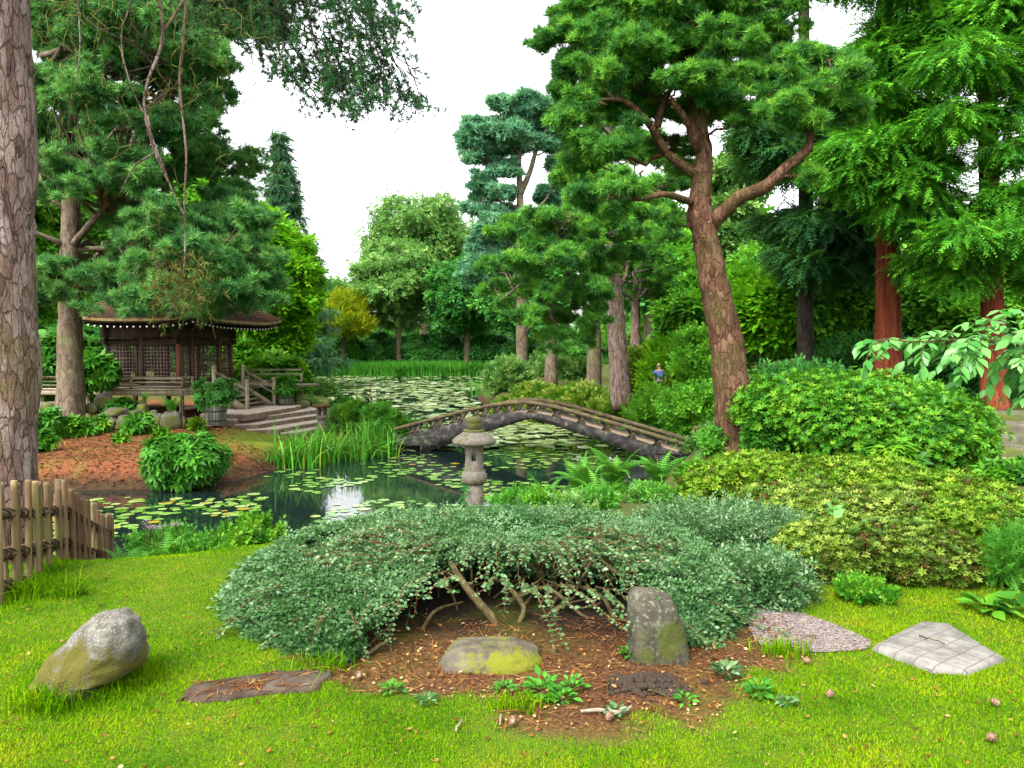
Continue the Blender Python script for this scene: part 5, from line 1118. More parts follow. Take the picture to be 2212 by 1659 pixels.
# middle pine with low drooping boughs over the bridge
MD=27.0
tr=[([P(1345,882,MD),P(1340,840,MD),P(1334,740,MD),P(1325,640,MD),P(1318,560,MD),P(1312,480,MD),P(1308,300,MD),P(1305,100,MD)],[.38,.33,.30,.29,.25,.23,.18,.08]),
    ([P(1318,565,MD),P(1260,520,23),P(1200,560,21.5),P(1130,610,21),P(1080,650,21)],[.16,.12,.09,.06,.02]),
    ([P(1318,580,MD),P(1250,600,23),P(1195,650,22),P(1200,700,21.8),P(1260,740,21.8),P(1330,760,21.8)],[.1,.09,.07,.05,.03,.01]),
    ([P(1195,650,22),P(1150,700,21.8),P(1120,740,21.8)],[.05,.03,.01])]
pads=[]
for (x,y,D,rx,ry) in [(1150,470,22,70,17),(1225,458,21.5,70,18),(1290,475,21.5,60,16),(1095,510,22,50,15),(1160,520,21,75,17),(1240,512,21,70,18),(1310,525,21.5,50,15),(1075,565,22,40,13),(1130,575,21,70,16),(1205,570,20.6,70,18),(1275,565,21,60,15),(1060,612,22,36,11),(1105,628,21,55,13),(1175,630,20.6,65,15),(1245,628,20.6,60,16),(1080,668,21.5,40,9),(1130,685,21,50,10),(1195,685,20.8,55,11),(1260,680,21,55,12),(1160,728,21,40,8),(1230,735,21,45,9),(1130,650,22,60,20),(1200,610,21,60,20),(1250,650,21,55,22),(1280,590,22,50,20),(1090,600,22,50,18),(1180,560,21.5,60,20),(1240,560,21.5,60,20),(1180,700,21.5,60,18),(1250,715,21.5,50,16),(1290,660,22,40,18),(1300,490,23,60,20),(1220,490,22,60,20),(1390,450,27.5,60,24),(1430,400,28,50,22),(1360,430,27.5,60,24),(1340,500,28.5,50,22),(1400,590,30,45,16),(1400,640,31,40,12),(1290,610,29,40,12),(1390,540,22.5,50,16),(1430,520,23,40,18),(1350,500,22.5,50,18),(1270,420,24,60,16),(1340,400,26,60,18),(1400,440,25,50,16),(1240,360,27,60,18),(1320,330,27,70,20),(1390,350,27,60,18),(1300,260,27,80,22),(1420,300,27,60,20)]: q_=g0.uniform(.55,1.15); pads.append(pp(x+g0.normal(0,16),y+g0.normal(0,11),D+g0.normal(0,.5),rx*q_,ry*g0.uniform(.7,1.5),None,rx*q_*.9))
tree('drooping_pine','pine with thick pinkish trunk and low boughs drooping behind the arched bridge','pine tree',P(1345,875,MD),tr,pads,T_pine,M_pine,B_pine,44000,.18,4,split=6,clump=14,limb_r=.05,twigs=9,tn=16,csig=.22,upb=.55)
# blue-green umbrella pine farther back
TD=46
tr=[([gp(1128,TD),P(1126,600,TD),P(1124,440,TD),P(1122,330,TD),P(1140,270,TD)],[.4,.34,.26,.2,.1]),([P(1124,420,TD),P(1145,370,TD),P(1160,320,TD),P(1180,280,TD)],[.2,.16,.12,.06]),([P(1124,470,TD),P(1160,450,TD),P(1185,420,TD),P(1190,380,TD)],[.1,.08,.06,.04])]
pads=[pp(*q) for q in [(1035,285,46,45,20),(1080,255,46,60,26),(1120,225,46,60,20),(1160,235,46,50,26),(1090,295,46,70,24),(1150,280,47,60,26),(1020,305,46,32,12),(1050,318,46,50,14),(1190,260,47,50,26),(1130,330,46,40,12),(1030,345,46,40,10),(1070,375,46,45,14),(1040,400,46,34,14),(1100,365,46,30,14),(1060,430,46,50,26),(1090,480,46,60,36),(1050,520,47,50,34),(1110,550,47,60,34),(1200,330,47,40,26),(1180,420,47,40,20),(1210,460,48,60,30),(1060,580,47,60,34),(1130,620,47,60,34),(1220,300,48,40,30),(1240,390,48,40,22),(1200,540,48,50,30)]]
tree('umbrella_pine','distant flat topped blue green pine against the sky beside the leaning pine','pine tree',gp(1128,TD),tr,pads,T_pine_far,M_pine_haze,B_grey,36000,.34,5,split=9,clump=14,limb_r=.09,twigs=4,tn=10,csig=.22,upb=.8)

# two red cedars at the right
def cedar(name,label,px,D,seed,padlist,mat,bark,rt,pxs=None,count=9000,size=.5):
    tr=[([gp(px+6,D),P(px,800,D),P(px,650,D),P(px,450,D),P(px-2,250,D),P(px-4,0,D),P(px-6,-400,D)] if pxs is None else pxs,[rt*1.35,rt*1.1,rt,rt*.9,rt*.75,rt*.6,rt*.15])]
    return tree(name,label,'cedar tree',gp(px+6,D),tr,[pp(*q) for q in padlist],T_ceder,mat,bark,count,size,seed,clump=10,limb_r=.04,twigs=4,tn=16,csig=.25,axis_mode='droop',tnoise=.02)
g1=np.random.default_rng(11)
def cpads(n,x0,x1,y0,y1,D,dr,r0,r1,holes=()):
    out=[]
    while len(out)<n:
        x,y=g1.uniform(x0,x1),g1.uniform(y0,y1); r=g1.uniform(r0,r1)
        if any(((x-hx_)/(a+r*.7))**2+((y-hy)/(b+r*.35))**2<1 for hx_,hy,a,b in holes): continue
        out.append((x,y,D+g1.uniform(-dr,dr),r,r*.5))
    return out
HO=[(2062,378,70,70),(2075,190,66,40),(1870,30,40,44),(2170,110,40,40),(2000,480,20,14),(1990,680,26,20),(2100,345,26,16),(1960,320,20,14),(1860,420,20,12),(1918,520,26,140)]
cedar('red_cedar','tall cedar with bare red trunk and feathery bright green sprays, farther from the edge',1918,19.5,21,cpads(36,1830,2060,-300,480,19.5,2.2,40,70,HO)+[(1980,440,18,80,36),(1920,350,18,70,34),(1960,400,17.6,80,36),(2020,480,18,70,34),(1880,320,18.5,60,30),(2010,560,18.5,60,30),(1990,350,18,60,30),(1940,300,18,60,28),(1900,130,18.5,80,36),(1960,60,18.5,90,40)],M_cedar,B_cedar,.27,count=24000,size=.42)
cedar('red_cedar','tall cedar with brownish trunk nearest the right edge behind the leafy branch',2140,18,22,cpads(38,2040,2330,-300,620,18,2,45,75,HO)+[(2150,60,17,60,30),(2125,150,16.8,50,28),(2160,240,17,50,28),(2165,330,16.8,44,26),(2170,420,16.8,55,28),(2130,490,16.8,60,30),(2180,520,16.6,60,30)],M_cedar,B_cedar,.22,pxs=[gp(2172,17.0),P(2150,880,17.2),P(2146,740,17.5),P(2140,560,18),P(2135,300,18),P(2130,0,18),P(2128,-400,18)],count=24000,size=.40)
# dark conifer behind the fork of the leaning pine
cedar('dark_conifer','dark green conifer standing behind the fork of the leaning pine',1740,23,23,cpads(44,1590,1860,200,590,23,2.5,40,66,[(1620,560,60,60),(1690,430,70,30),(1560,330,40,200),(1780,420,30,16)]),M_cedar_dark,B_dark,.2,count=17000,size=.5)
# spruce spire behind the yellow maple
SDp=58; b=gp(612,SDp); topz=P(590,272,SDp)[2]; pads=[]
for i in range(24):
    t=i/24; z=b[2]+2+(topz-b[2]-2)*t; rad=(1-t)**.95*4.2*(.8+.4*g1.random())+.25; a0=g1.random()*6
    for k_ in range(6):
        a=a0+k_*1.047+g1.normal(0,.2); r_=rad*g1.uniform(.75,1.1)
        for q in (.45,.85): pads.append(((b[0]+math.cos(a)*r_*q,SDp+math.sin(a)*r_*q,z-r_*q*.45*q),(r_*.2+.12,r_*.2+.12,.16)))
tree('spruce_tree','tall narrow spruce spire against the sky behind the yellow green maple','spruce tree',b,[([b,(b[0],SDp,b[2]+8),(b[0]-.6,SDp,topz)],[.35,.25,.04])],pads,T_spruce,M_spruce,B_dark,12000,.62,24,clump=8,limb_r=.05,twigs=1,tn=8,csig=.3,axis_mode='droop')
# bright maple right of the tea house
MDp=36; b=gp(580,MDp); pads=[pp(*q) for q in [(570,500,36,50,30),(600,540,36,60,26),(545,550,36,50,26),(625,585,35,50,22),(580,600,35,70,26),(640,640,35,40,18),(600,650,34.5,60,24),(540,620,36,50,26),(560,690,35,60,22),(630,700,35,40,18),(610,735,35,45,14),(545,470,37,40,20),(660,600,36,26,10),(560,740,35,40,16)]]
tree('maple_tree','bright yellow green maple between the tea house and the spruce','maple tree',b,[([b,P(580,700,MDp),P(578,600,MDp),P(575,500,MDp)],[.3,.26,.2,.06])],pads,T_maple,M_maple,B_grey,14000,.42,25,clump=10,limb_r=.05,twigs=3,tn=10,csig=.22,axis_mode='leaf')
# ornamental golden conifer on the far shore
b=gp(742,84); tree('golden_conifer','golden yellow bushy conifer on the far shore','conifer',b,[([b,P(742,720,84),P(740,660,84)],[.3,.22,.05])],[pp(*q) for q in [(742,690,84,44,34),(728,665,84,28,22),(760,665,84,28,22),(742,648,84,22,16),(715,705,84,30,24),(770,705,84,30,24)]],T_ceder,M_gold,B_dark,4200,.9,26,clump=8,axis_mode='out',tn=8,upb=1.2)
# far shore broad-leaved trees
def broad(name,label,px,D,ytop,wpx,seed,mat,bark=None,count=9000,size=.5,n=26,rt=.3,ylow=720,cat='tree',group=None,px_pads=None,temps=None,tpx=None,axis='leaf'):
    g=np.random.default_rng(seed); b=gp(px,D); k=D/F; pads=[]
    zt,zl=P(px,ytop,D)[2],P(px,ylow,D)[2]; cz=(zt+zl)/2; hz=(zt-zl)/2; rw=wpx*k/2
    for i in range(n):
        d=sphere_dirs(g,1)[0]*(.35+.6*g.random()**.5); r=rw*(.26+.16*g.random()); pads.append(((b[0]+d[0]*rw*.8,D+d[1]*rw*.8,cz+d[2]*hz*.85),(r,r,r*.55)))
    tx=b[0]; tr=[([b,(tx+.0,D,zl),(tx+g.normal(0,.2)*rw*.2,D,cz),(tx,D,zt-hz*.2)],[rt*1.2,rt,rt*.7,rt*.15])]
    return tree(name,label,cat,b,tr,pads,temps or T_maple,mat,bark or B_grey,count,size,seed,group,clump=10,limb_r=.07,twigs=2,tn=8,csig=.24,axis_mode=axis)
broad('lime_tree','fresh green tree with slender pale trunk on the far shore beyond the reeds',862,88,500,210,31,M_tree_pale,count=17000,size=.5,ylow=735,n=44)
broad('oak_tree','tall airy pale green tree towering behind the far shore',915,104,395,250,32,M_tree_pale,count=13000,size=.6,ylow=640,n=40,rt=.5)
broad('oak_tree','dark leafy tree with a bare grey trunk right of the slender far tree',1010,86,560,190,33,M_tree_dark,count=14000,size=.55,ylow=730,n=36,rt=.35)
broad('ash_tree','small hazy tree left of the slender far tree behind the golden conifer',735,110,600,110,34,M_tree_pale,count=5000,size=.95,ylow=730,n=18)
broad('ash_tree','hazy blue green tree at the foot of the spruce spire',690,95,590,90,35,M_tree_dark,count=5000,size=.85,ylow=740,n=18)
broad('oak_tree','dark tree filling the gap behind the drooping pine boughs',1130,80,520,200,36,M_tree_dark,count=9000,size=.8,ylow=740,n=26)
broad('oak_tree','pale tree between the umbrella pine and the towering far tree',1000,110,470,150,37,M_tree_pale,count=9000,size=.65,ylow=650,n=24)
FS=[(680,752,90,70,'dark rhododendron bush at the left end of the far shore',M_rhodo),(745,750,88,80,'rounded rhododendron below the golden conifer on the far shore',M_rhodo),(815,752,90,90,'dark bush left of the slender far tree',M_tree_dark),(905,756,90,100,'dark bush right of the slender far tree',M_tree_dark),(975,758,90,90,'dark bush left of the grey trunk on the far shore',M_tree_dark),(1055,755,88,100,'dark bush right of the grey trunk on the far shore',M_tree_dark),(1130,758,84,80,'dark bush at the right end of the far shore',M_tree_dark)]
for i,(px,py,D,wpx,lab,mt) in enumerate(FS):
    shrub('far_bush',lab,px,D,wpx*1.25,(800-py+38),T_rhodo,mt,2600,.7,200+i,'bushes on the far shore','bush',stems=4)
# woodland to the right, between and behind the near trees
WT=[(1575,41,290,170,'pale airy tree seen through the fork of the leaning pine',M_tree_pale,B_grey,.2,600),(1660,27,590,190,'low bright maple behind the leaning pine trunk',M_maple,B_dark,.1,745),(1780,26,600,210,'low bright maple beside the dark stump',M_tree,B_dark,.14,760),(1500,33,590,150,'bright leafy tree between the two leaning and pinkish trunks',M_tree,B_grey,.12,740),(2020,27,600,190,'low bright tree right of the red cedar trunk',M_tree,B_dark,.14,760),(1283,33,480,120,'grey trunked tree just left of the thick pinkish pine trunk',M_tree,B_grey,.30,560),(1372,40,420,150,'slim tree right of the thick pinkish pine trunk',M_tree,B_pine,.24,640),(1190,42,560,110,'grey tree half hidden by the drooping boughs',M_tree_dark,B_grey,.3,680),
 (1450,38,470,170,'light green tree behind the person on the path',M_tree,B_grey,.2,730),(1560,44,380,190,'leafy tree behind the leaning pine trunk',M_maple,B_grey,.22,720),(1640,34,520,170,'thin leafy tree right of the leaning pine trunk',M_tree,B_dark,.12,730),(1740,40,430,220,'bright leafy tree in the dim wood left of the red cedar',M_tree,B_dark,.25,760),(1845,30,540,190,'dark limbed maple beside the red cedar trunk',M_tree,B_dark,.22,720),
 (1980,36,560,220,'green tree between the two red cedar trunks',M_tree,B_dark,.25,750),(2080,32,560,190,'tree with dark limbs right of the red cedar trunk',M_tree_dark,B_dark,.2,740),(2230,30,540,260,'tree at the right edge behind the brownish cedar',M_tree,B_dark,.3,760),(1600,62,430,200,'tall wood tree behind the crown of the leaning pine',M_tree,B_grey,.4,700),(1820,60,450,240,'tall wood tree behind the dark conifer',M_tree_dark,B_grey,.4,700),(2050,58,470,240,'wood tree low behind the cedar sprays',M_tree,B_grey,.4,700),(1400,64,400,200,'tall wood tree behind the drooping pine',M_tree_dark,B_grey,.4,680),(2300,55,450,240,'tall wood tree beyond the right edge',M_tree,B_grey,.4,700)]
for i,(px,D,yt,wpx,lab,mt,bk,rt,yl) in enumerate(WT):
    broad('woodland_tree',lab,px,D,yt,wpx,300+i,mt,bk,count=6500 if D<45 else 6500,size=.42 if D<45 else .75,n=26,rt=rt,ylow=yl,group='woodland trees at the right')
# woodland at the left
for i,(px,D,yt,wpx,lab,mt) in enumerate([(60,40,300,260,'leafy tree behind the brown pine trunk at the left',M_tree),(250,46,250,260,'leafy tree behind the tea house roof',M_tree),(420,44,330,220,'green tree behind the tea house',M_tree),(-120,34,200,260,'leafy tree beyond the big pine at the left edge',M_tree_dark),(510,60,420,120,'green tree behind the maple by the tea house',M_tree_dark)]):
    broad('woodland_tree',lab,px,D,yt,wpx,340+i,mt,B_grey,count=7000,size=.6,n=28,rt=.3,ylow=740,group='woodland trees at the left')
# far wood that reads as one mass
g=np.random.default_rng(55)
def woodmass(name,label,ang0,ang1,D0,D1,h0,h1,n,size,mat,seed):
    g=np.random.default_rng(seed); pads=[]
    for i in range(90):
        a=g.uniform(ang0,ang1); D=g.uniform(D0,D1); x=math.tan(a)*D; r=g.uniform(3,6); z=g.uniform(0,1)
        pads.append(((x,D,1+z*(g.uniform(h0,h1))),(r,r,r*.7)))
    pos,out,cr=pad_points(g,pads,n,10,.24,.5); k=pos[:,2]>.5; pos,out,cr=pos[k],out[k],cr[k]
    ax=nrm(out+.8*g.normal(0,1,out.shape)); nz=np.array([0,0,1.])+.6*g.normal(0,1,out.shape)
    return tag(foliage(name,g,pos,ax,nz,size,T_maple,mat,None,cr,None),label,'woodland',kind='stuff')
woodmass('woodland_foliage','mass of leaves in the distant wood at the right',R(11),R(42),70,90,4,9,20000,1.5,M_tree,1)
woodmass('woodland_foliage','mass of leaves in the distant wood at the left',R(-44),R(-20),62,85,5,12,18000,1.5,M_tree_dark,2)
woodmass('woodland_foliage','low mass of dark leaves in the distant wood across the pond',R(-20),R(12),108,130,1,5,9000,1.8,M_tree_dark,3)
# a dark broken stump in the dim wood
mb=MB(); b=gp(1806,26); mb.tube(smooth_path([P(1803,760,26)-b,P(1806,730,26)-b,P(1812,708,26)-b,P(1815,695,26)-b],14),[.2,.17,.18,.15],12,noise=.06,seed=2); mb.tube([P(1812,708,26)-b,P(1800,699,26)-b,P(1788,702,26)-b],[.12,.1,.08],8,noise=.06); mb.tube([P(1803,760,26)-b,(0,0,-.1)],[.2,.26],12); mb.tube([P(1812,722,26)-b,P(1840,716,26)-b,P(1875,712,26)-b],[.05,.04,.02],6)
o=mb.out('tree_stump',B_dark,None,True); o.location=b; tag(o,'dark forked dead stump in the dim wood left of the red cedar trunk','stump')
# ------------------------------------------------------------ shrubs
# hero: grey-green cotoneaster arching over bare ground
g=np.random.default_rng(400); CZ=1.2
cb=np.array([-.05,5.15,CZ]); cot=thing('cotoneaster','wide arching grey green shrub of tiny leaves with bare stems beneath, in the middle foreground','shrub' if False else 'shrub')if False else thing('cotoneaster',cb,'wide arching grey green shrub of tiny leaves with bare stems beneath, in the middle foreground','shrub')
def cot_h(x,y):                                  # canopy height above the ground at offset x,y
    q=(x/np.where(np.asarray(x)<0,1.72,1.5))**2+(y/1.28)**2; return .43*np.clip(1-q,0,1)**.55
N_=40000; x=g.uniform(-1.8,1.9,N_); y=g.uniform(-1.3,1.3,N_); q=(x/np.where(x<0,1.72,1.5))**2+(y/1.28)**2; k=q<1.0
x,y=x[k],y[k]; hh=cot_h(x,y)*(.93+.13*(vnoise(np.stack([x,y,0*x],1),4,3.5)-.5)*2)
lay=g.random(len(x))**2*.2; z=np.maximum(hh-lay,.02)
front=(y<-.25); arch=.40*np.sqrt(np.clip(1-((x-.12)/.84)**2,0,1)); k=~(front&(z<arch))
x,y,z=x[k],y[k],z[k]
# side skirts down to the ground at the left and right
m_=5200; a=np.concatenate([g.uniform(R(150),R(262),m_),g.uniform(R(-62),R(25),m_//2),g.uniform(R(10),R(165),10000)]); t=g.random(len(a)); zz=t*.33; rr=1-.5*(zz/.43)**2.0*.75-.02
sx=np.where(np.cos(a)<0,1.72,1.5)*np.cos(a)*rr; sy=1.28*np.sin(a)*rr
far=(np.abs(sx-.1)>.84)|(sy>.1)
x=np.concatenate([x,sx[far]]); y=np.concatenate([y,sy[far]]); z=np.concatenate([z,zz[far]])
pos=np.stack([x,y,z],1); out=nrm(pos/np.array([1.72,1.28,.6])**2+np.array([0,0,.2])); n=len(pos)
rad=nrm(pos*np.array([1,1,0])+1e-3); ax=nrm(rad*.9+np.array([0,0,-.15])+out*.25+.45*g.normal(0,1,(n,3))); nz=out+.35*g.normal(0,1,(n,3)); ax[:,2]=np.minimum(ax[:,2],.18)
m2=5000; cx_=g.uniform(-1.2,1.15,m2); blocker=np.stack([cx_,.32+.35*g.random(m2)-.25*np.abs(cx_),np.zeros(m2)],1); blocker[:,2]=cot_h(blocker[:,0],blocker[:,1])*g.random(m2)  # leaf curtain added inside the shrub to keep light out of the hollow
pos=np.concatenate([pos,blocker]); ax=np.concatenate([ax,nrm(g.normal(0,1,(m2,3)))]); nz=np.concatenate([nz,g.normal(0,1,(m2,3))]); n=len(pos)
tw=vnoise(pos,31,2.6)
foliage('foliage',g,pos,ax,nz,.125,T_coto,M_coto,cot,np.clip(.5+.9*(tw-.5),0,1)*.7+.3*g.random(n),None)
# upright whiskers on the top edge
n=260; x=g.uniform(-1.4,1.4,n); y=g.uniform(.2,1.1,n); k=(x/1.72)**2+(y/1.28)**2<.95; x,y=x[k],y[k]; pos=np.stack([x,y,cot_h(x,y)],1); n=len(x)
foliage('shoots',g,pos,np.array([0,-.1,1.])+.45*g.normal(0,1,(n,3)),g.normal(0,1,(n,3)),.10,T_coto,M_coto,cot,g.random(n),None)
# arching shoots that break the outline
mb=MB(); lp=[];la=[];ln_=[]
for i in range(420):
    a=g.uniform(0,6.283); q=g.uniform(.25,.97); p=np.array([1.6*q*math.cos(a),1.28*q*math.sin(a),0]); 
    if i%3: a=g.uniform(R(165),R(375)); p=np.array([(1.7 if math.cos(a)<0 else 1.48)*q*math.cos(a),1.28*q*math.sin(a),0])
    if p[1]<-.45 and abs(p[0]-.12)<.8 and g.random()<.88: continue
    p[2]=float(cot_h(p[0],p[1]))-.02
    if p[1]<-.3 and abs(p[0]-.12)<.7: p[2]=max(p[2],.40*math.sqrt(max(0,1-((p[0]-.12)/.84)**2)))
    d=nrm(np.array([math.cos(a)*.8+g.normal(0,.35),math.sin(a)*.8+g.normal(0,.35),g.uniform(.1,.55)])); L_=g.uniform(.18,.42); t=np.linspace(0,1,14)[:,None]
    pth=p+d*L_*t+np.array([0,0,-1.])*(L_*g.uniform(.35,.9))*t**2.2+np.cumsum(g.normal(0,.0035,(14,3)),0); pth[:,2]=np.maximum(pth[:,2],.02)
    mb.tube(pth,[.003,.0014],4,rnd=.5,cap=False)
    for j in range(2,14):
        tg=nrm(pth[j]-pth[j-1]); sdv=nrm(np.cross(tg,[0,0,1.]))
        for s_ in (-1,1):
            lp.append(pth[j]+g.normal(0,.004,3)); la.append(sdv*s_*.8+tg*.6+g.normal(0,.25,3)); ln_.append(np.array([0,-.2,1.])+.4*g.normal(0,1,3))
mb.out('arching_shoots',B_redstem,cot,True)  # bare shoot stems; their leaves are a separate mesh
foliage('shoot_leaves',g,np.array(lp),nrm(np.array(la)),np.array(ln_),.027,T_leaf,M_coto,cot,.1+.75*g.random(len(lp)),None)
# hanging sprays in front of the hollow
def cp(px,py,D): return P(px,py,D)-cb
H=[((905,1250),(895,1330),4.25),((870,1270),(835,1405),4.1),((940,1265),(930,1290),4.2),((1050,1170),(1025,1285),4.1),((1010,1200),(1050,1240),4.15),((1140,1190),(1190,1300),4.0),((1160,1170),(1200,1405),3.95),((1185,1180),(1222,1400),3.95),((1230,1190),(1195,1330),4.0),((1270,1150),(1345,1355),3.95),((1325,1200),(1328,1330),4.0),((1345,1180),(1372,1360),3.9),((1390,1200),(1362,1350),3.95),((1395,1190),(1440,1250),3.9),((1100,1180),(1080,1240),4.1),((790,1320),(740,1440),3.95),((1450,1210),(1500,1330),3.95),((1480,1230),(1530,1400),3.95),((1540,1260),(1560,1390),4.0),((700,1320),(640,1470),3.95),((960,1230),(985,1275),4.1),((1290,1190),(1240,1310),4.0),((760,1330),(805,1450),3.95),((660,1300),(560,1400),4.1),((640,1280),(530,1330),4.3)]
mb=MB(); lp=[];la=[];ln_=[]
for (a,b,D) in H:
    B_=cp(*b,D); mid=cp(a[0],a[1],D+.06); mid[2]=min(mid[2],float(cot_h(mid[0],max(mid[1],-.85)))+.02); A_=mid+np.array([g.normal(0,.06),.3,-.03])
    pth=smooth_path([A_,mid,(mid+B_)/2+g.normal(0,.012,3),B_],24); mb.tube(pth,[.0045,.0018],5,cap=False)
    for i in range(4,24):
        for s in (-1,1):
            if g.random()<.3: continue
            d=np.array([s*.9,g.normal(0,.5),-.25]); lp.append(pth[i]); la.append(d); ln_.append(np.array([0,-.8,.6])+.4*g.normal(0,1,3))
mb.out('hanging_shoots',B_redstem,cot,True)
foliage('hanging_leaves',g,np.array(lp),nrm(np.array(la)),np.array(ln_),.024,T_leaf,M_coto,cot,.15+.5*g.random(len(lp)),None)
mb=MB()
ST=[([(1078,1368,4.45),(1060,1330,4.5),(1020,1285,4.55),(985,1235,4.6),(970,1190,4.7)],.026),([(1110,1370,4.5),(1130,1325,4.55),(1125,1300,4.6),(1090,1260,4.7),(1060,1250,4.9)],.017),([(1085,1370,4.6),(1040,1330,4.8),(1030,1270,4.9)],.014),([(1100,1300,4.7),(1180,1270,4.7),(1260,1330,4.6),(1330,1350,4.6)],.013),([(1330,1340,4.6),(1290,1280,4.7),(1200,1265,4.8),(1120,1280,4.9)],.014),([(1430,1360,4.4),(1380,1280,4.6),(1290,1200,4.8)],.016),([(770,1450,4.0),(800,1410,4.05),(830,1390,4.1),(845,1405,4.12),(838,1425,4.1),(780,1430,4.05)],.012),([(720,1465,4.0),(745,1452,4.0),(790,1425,4.0)],.010),([(760,1440,4.1),(790,1400,4.15),(850,1345,4.3)],.009),([(870,1400,4.3),(905,1370,4.4),(940,1320,4.5),(1000,1300,4.7)],.012),([(820,1490,3.85),(826,1462,3.9),(860,1440,4.0),(930,1420,4.1)],.009),([(980,1340,4.6),(1010,1355,4.5),(1060,1340,4.5)],.008),([(1130,1375,4.5),(1180,1330,4.6),(1240,1300,4.7),(1330,1290,4.8)],.009),([(1500,1400,4.2),(1540,1370,4.4),(1500,1300,4.6)],.010),([(1660,1400,4.3),(1600,1360,4.4),(1520,1330,4.5)],.011)]
for pts,r in ST: mb.tube(smooth_path([cp(*q) for q in pts],26),[r,r*.9,r*.55],8,noise=.05)
for i in range(110):
    a=np.array([g.uniform(-.9,1.0),g.uniform(-.45,.7),0.0]); e=np.array([a[0]*1.3+g.normal(0,.3),a[1]+g.normal(0,.3),.46]); mb.tube(limb(g,a,e,9,.25,0,.1),[.010,.004],5,cap=False)
for V_ in mb.V: V_[:,2]=np.minimum(V_[:,2],np.maximum(cot_h(V_[:,0],V_[:,1])-.07,.015))
mb.out('stems',B_stem,cot,True)

# second cotoneaster mound to its right
S=shrub
S('cotoneaster','rounded grey green mound right behind the wide arching shrub',1560,6.35,400,112,T_coto,M_coto,16000,.12,402,lobes=7,clump=6,csig=.14,stems=14,base=(XD(1560,6.25),6.25,1.1),axis='leaf')
S('cotoneaster','low grey green shrub spilling beside the gravel path',1640,5.0,190,85,T_coto,M_coto,3600,.14,403,lobes=6,clump=6,csig=.14,base=(XD(1640,5.0),5.0,1.17),axis='leaf')
# azalea bank at the right
AZ=[(1660,9.3,330,100,M_azal,'yellow green azalea at the foot of the leaning pine',0.056,20400),(1830,8.6,330,100,M_azal,'yellow green azalea in front of the tall green azalea bank',0.056,22100),(1560,8.6,170,100,M_azal,'leggy yellow green azalea beside the ferns',0.056,7140),(1750,7.2,330,112,M_azal_mix,'mottled red and green azalea behind the grey green mound',0.046,23800),(1940,7.0,330,112,M_azal_mix,'broad mottled azalea in the middle of the right hand bank',0.046,25500),(2120,6.6,300,120,M_azal,'yellow flecked azalea at the right edge above the hostas',0.046,22100),(1800,5.5,260,130,M_azal_mix,'low dark azalea above the gravel path',0.036,23800),(1990,5.45,260,130,M_azal_mix,'low mottled azalea behind the paving slab',0.036,23800),(2190,5.5,250,140,M_azal,'clipped azalea at the right edge behind the lawn',0.040,17000),(2060,8.3,230,75,M_azal,'pale tipped azalea in front of the garden steps',0.053,10200)]
for i,(px,D,w_,h_,mt,lab,sz,n) in enumerate(AZ):
    S('azalea',lab,px,D,w_,h_,T_azal,mt,n,sz,410+i,'azaleas on the right hand bank','azalea',lobes=8,clump=5,csig=.12,stems=16,smat=B_redstem if mt is not M_azal_mix else B_stem)
S('azalea','tall wide bank of fresh green azalea between the leaning pine and the red cedars',1868,12.7,590,205,T_azal,M_azal_green,72000,.072,430,'azaleas on the right hand bank','azalea',lobes=11,clump=6,csig=.1,stems=20)
S('azalea','dark green azalea leaning on the leaning pine trunk',1650,12.6,80,120,T_azal,M_rhodo,3600,.12,431,'azaleas on the right hand bank','azalea')
S('azalea','dark green azalea left of the garden steps',2030,11.4,130,90,T_azal,M_azal_green,6000,.10,432,'azaleas on the right hand bank','azalea')
S('rhododendron','small rhododendron in front of the flat paving by the garden steps',2185,9.6,130,38,T_rhodo,M_azal_green,1100,.17,433)
S('rhododendron','small rhododendron below the lowest garden step',1930,10.4,120,90,T_rhodo,M_azal_green,900,.18,434)
# broad leaved sprigs growing through the azaleas
def sprigplant(name,label,px,py,D,n,spanx,spany,size,mat,seed,cat='shrub',temps=T_leaf,stem=True):
    g=np.random.default_rng(seed); c=P(px,py,D); b=np.array([c[0],D+.15,float(gz(c[0],D+.15))]); t=thing(name,b,label,cat); mb=MB(); lp=[];la=[]
    for i in range(max(3,n//9)):
        e=c+np.array([g.normal(0,spanx),g.normal(0,.08),g.normal(0,spany)]); pth=limb(g,b+np.array([g.normal(0,.03),0,0]),e,10,.12,0,.05); mb.tube(pth-b,[.006,.002],5,cap=False)
        for j in range(9):
            s=g.uniform(.55,1); p=pth[min(9,int(s*9.99))]; lp.append(p-b+g.normal(0,.01,3)); la.append(np.array([g.choice([-1,1])*.8,g.normal(0,.5)-.3,g.normal(.25,.3)]))
    mb.out('stems',B_stem,t,True); n=len(lp)
    foliage('foliage',g,np.array(lp),nrm(np.array(la)),np.array([0,-.4,1.])+.35*g.normal(0,1,(n,3)),size,temps,mat,t,g.random(n),None); return t
sprigplant('leafy_shoot','pale broad leaved shoot growing up through the mottled azalea bank',1830,1135,6.2,36,.12,.05,.10,M_camel,440)
sprigplant('leafy_shoot','pale broad leaved shoot hanging down over the low mottled azalea',1985,1160,5.6,50,.10,.10,.10,M_camel,441)
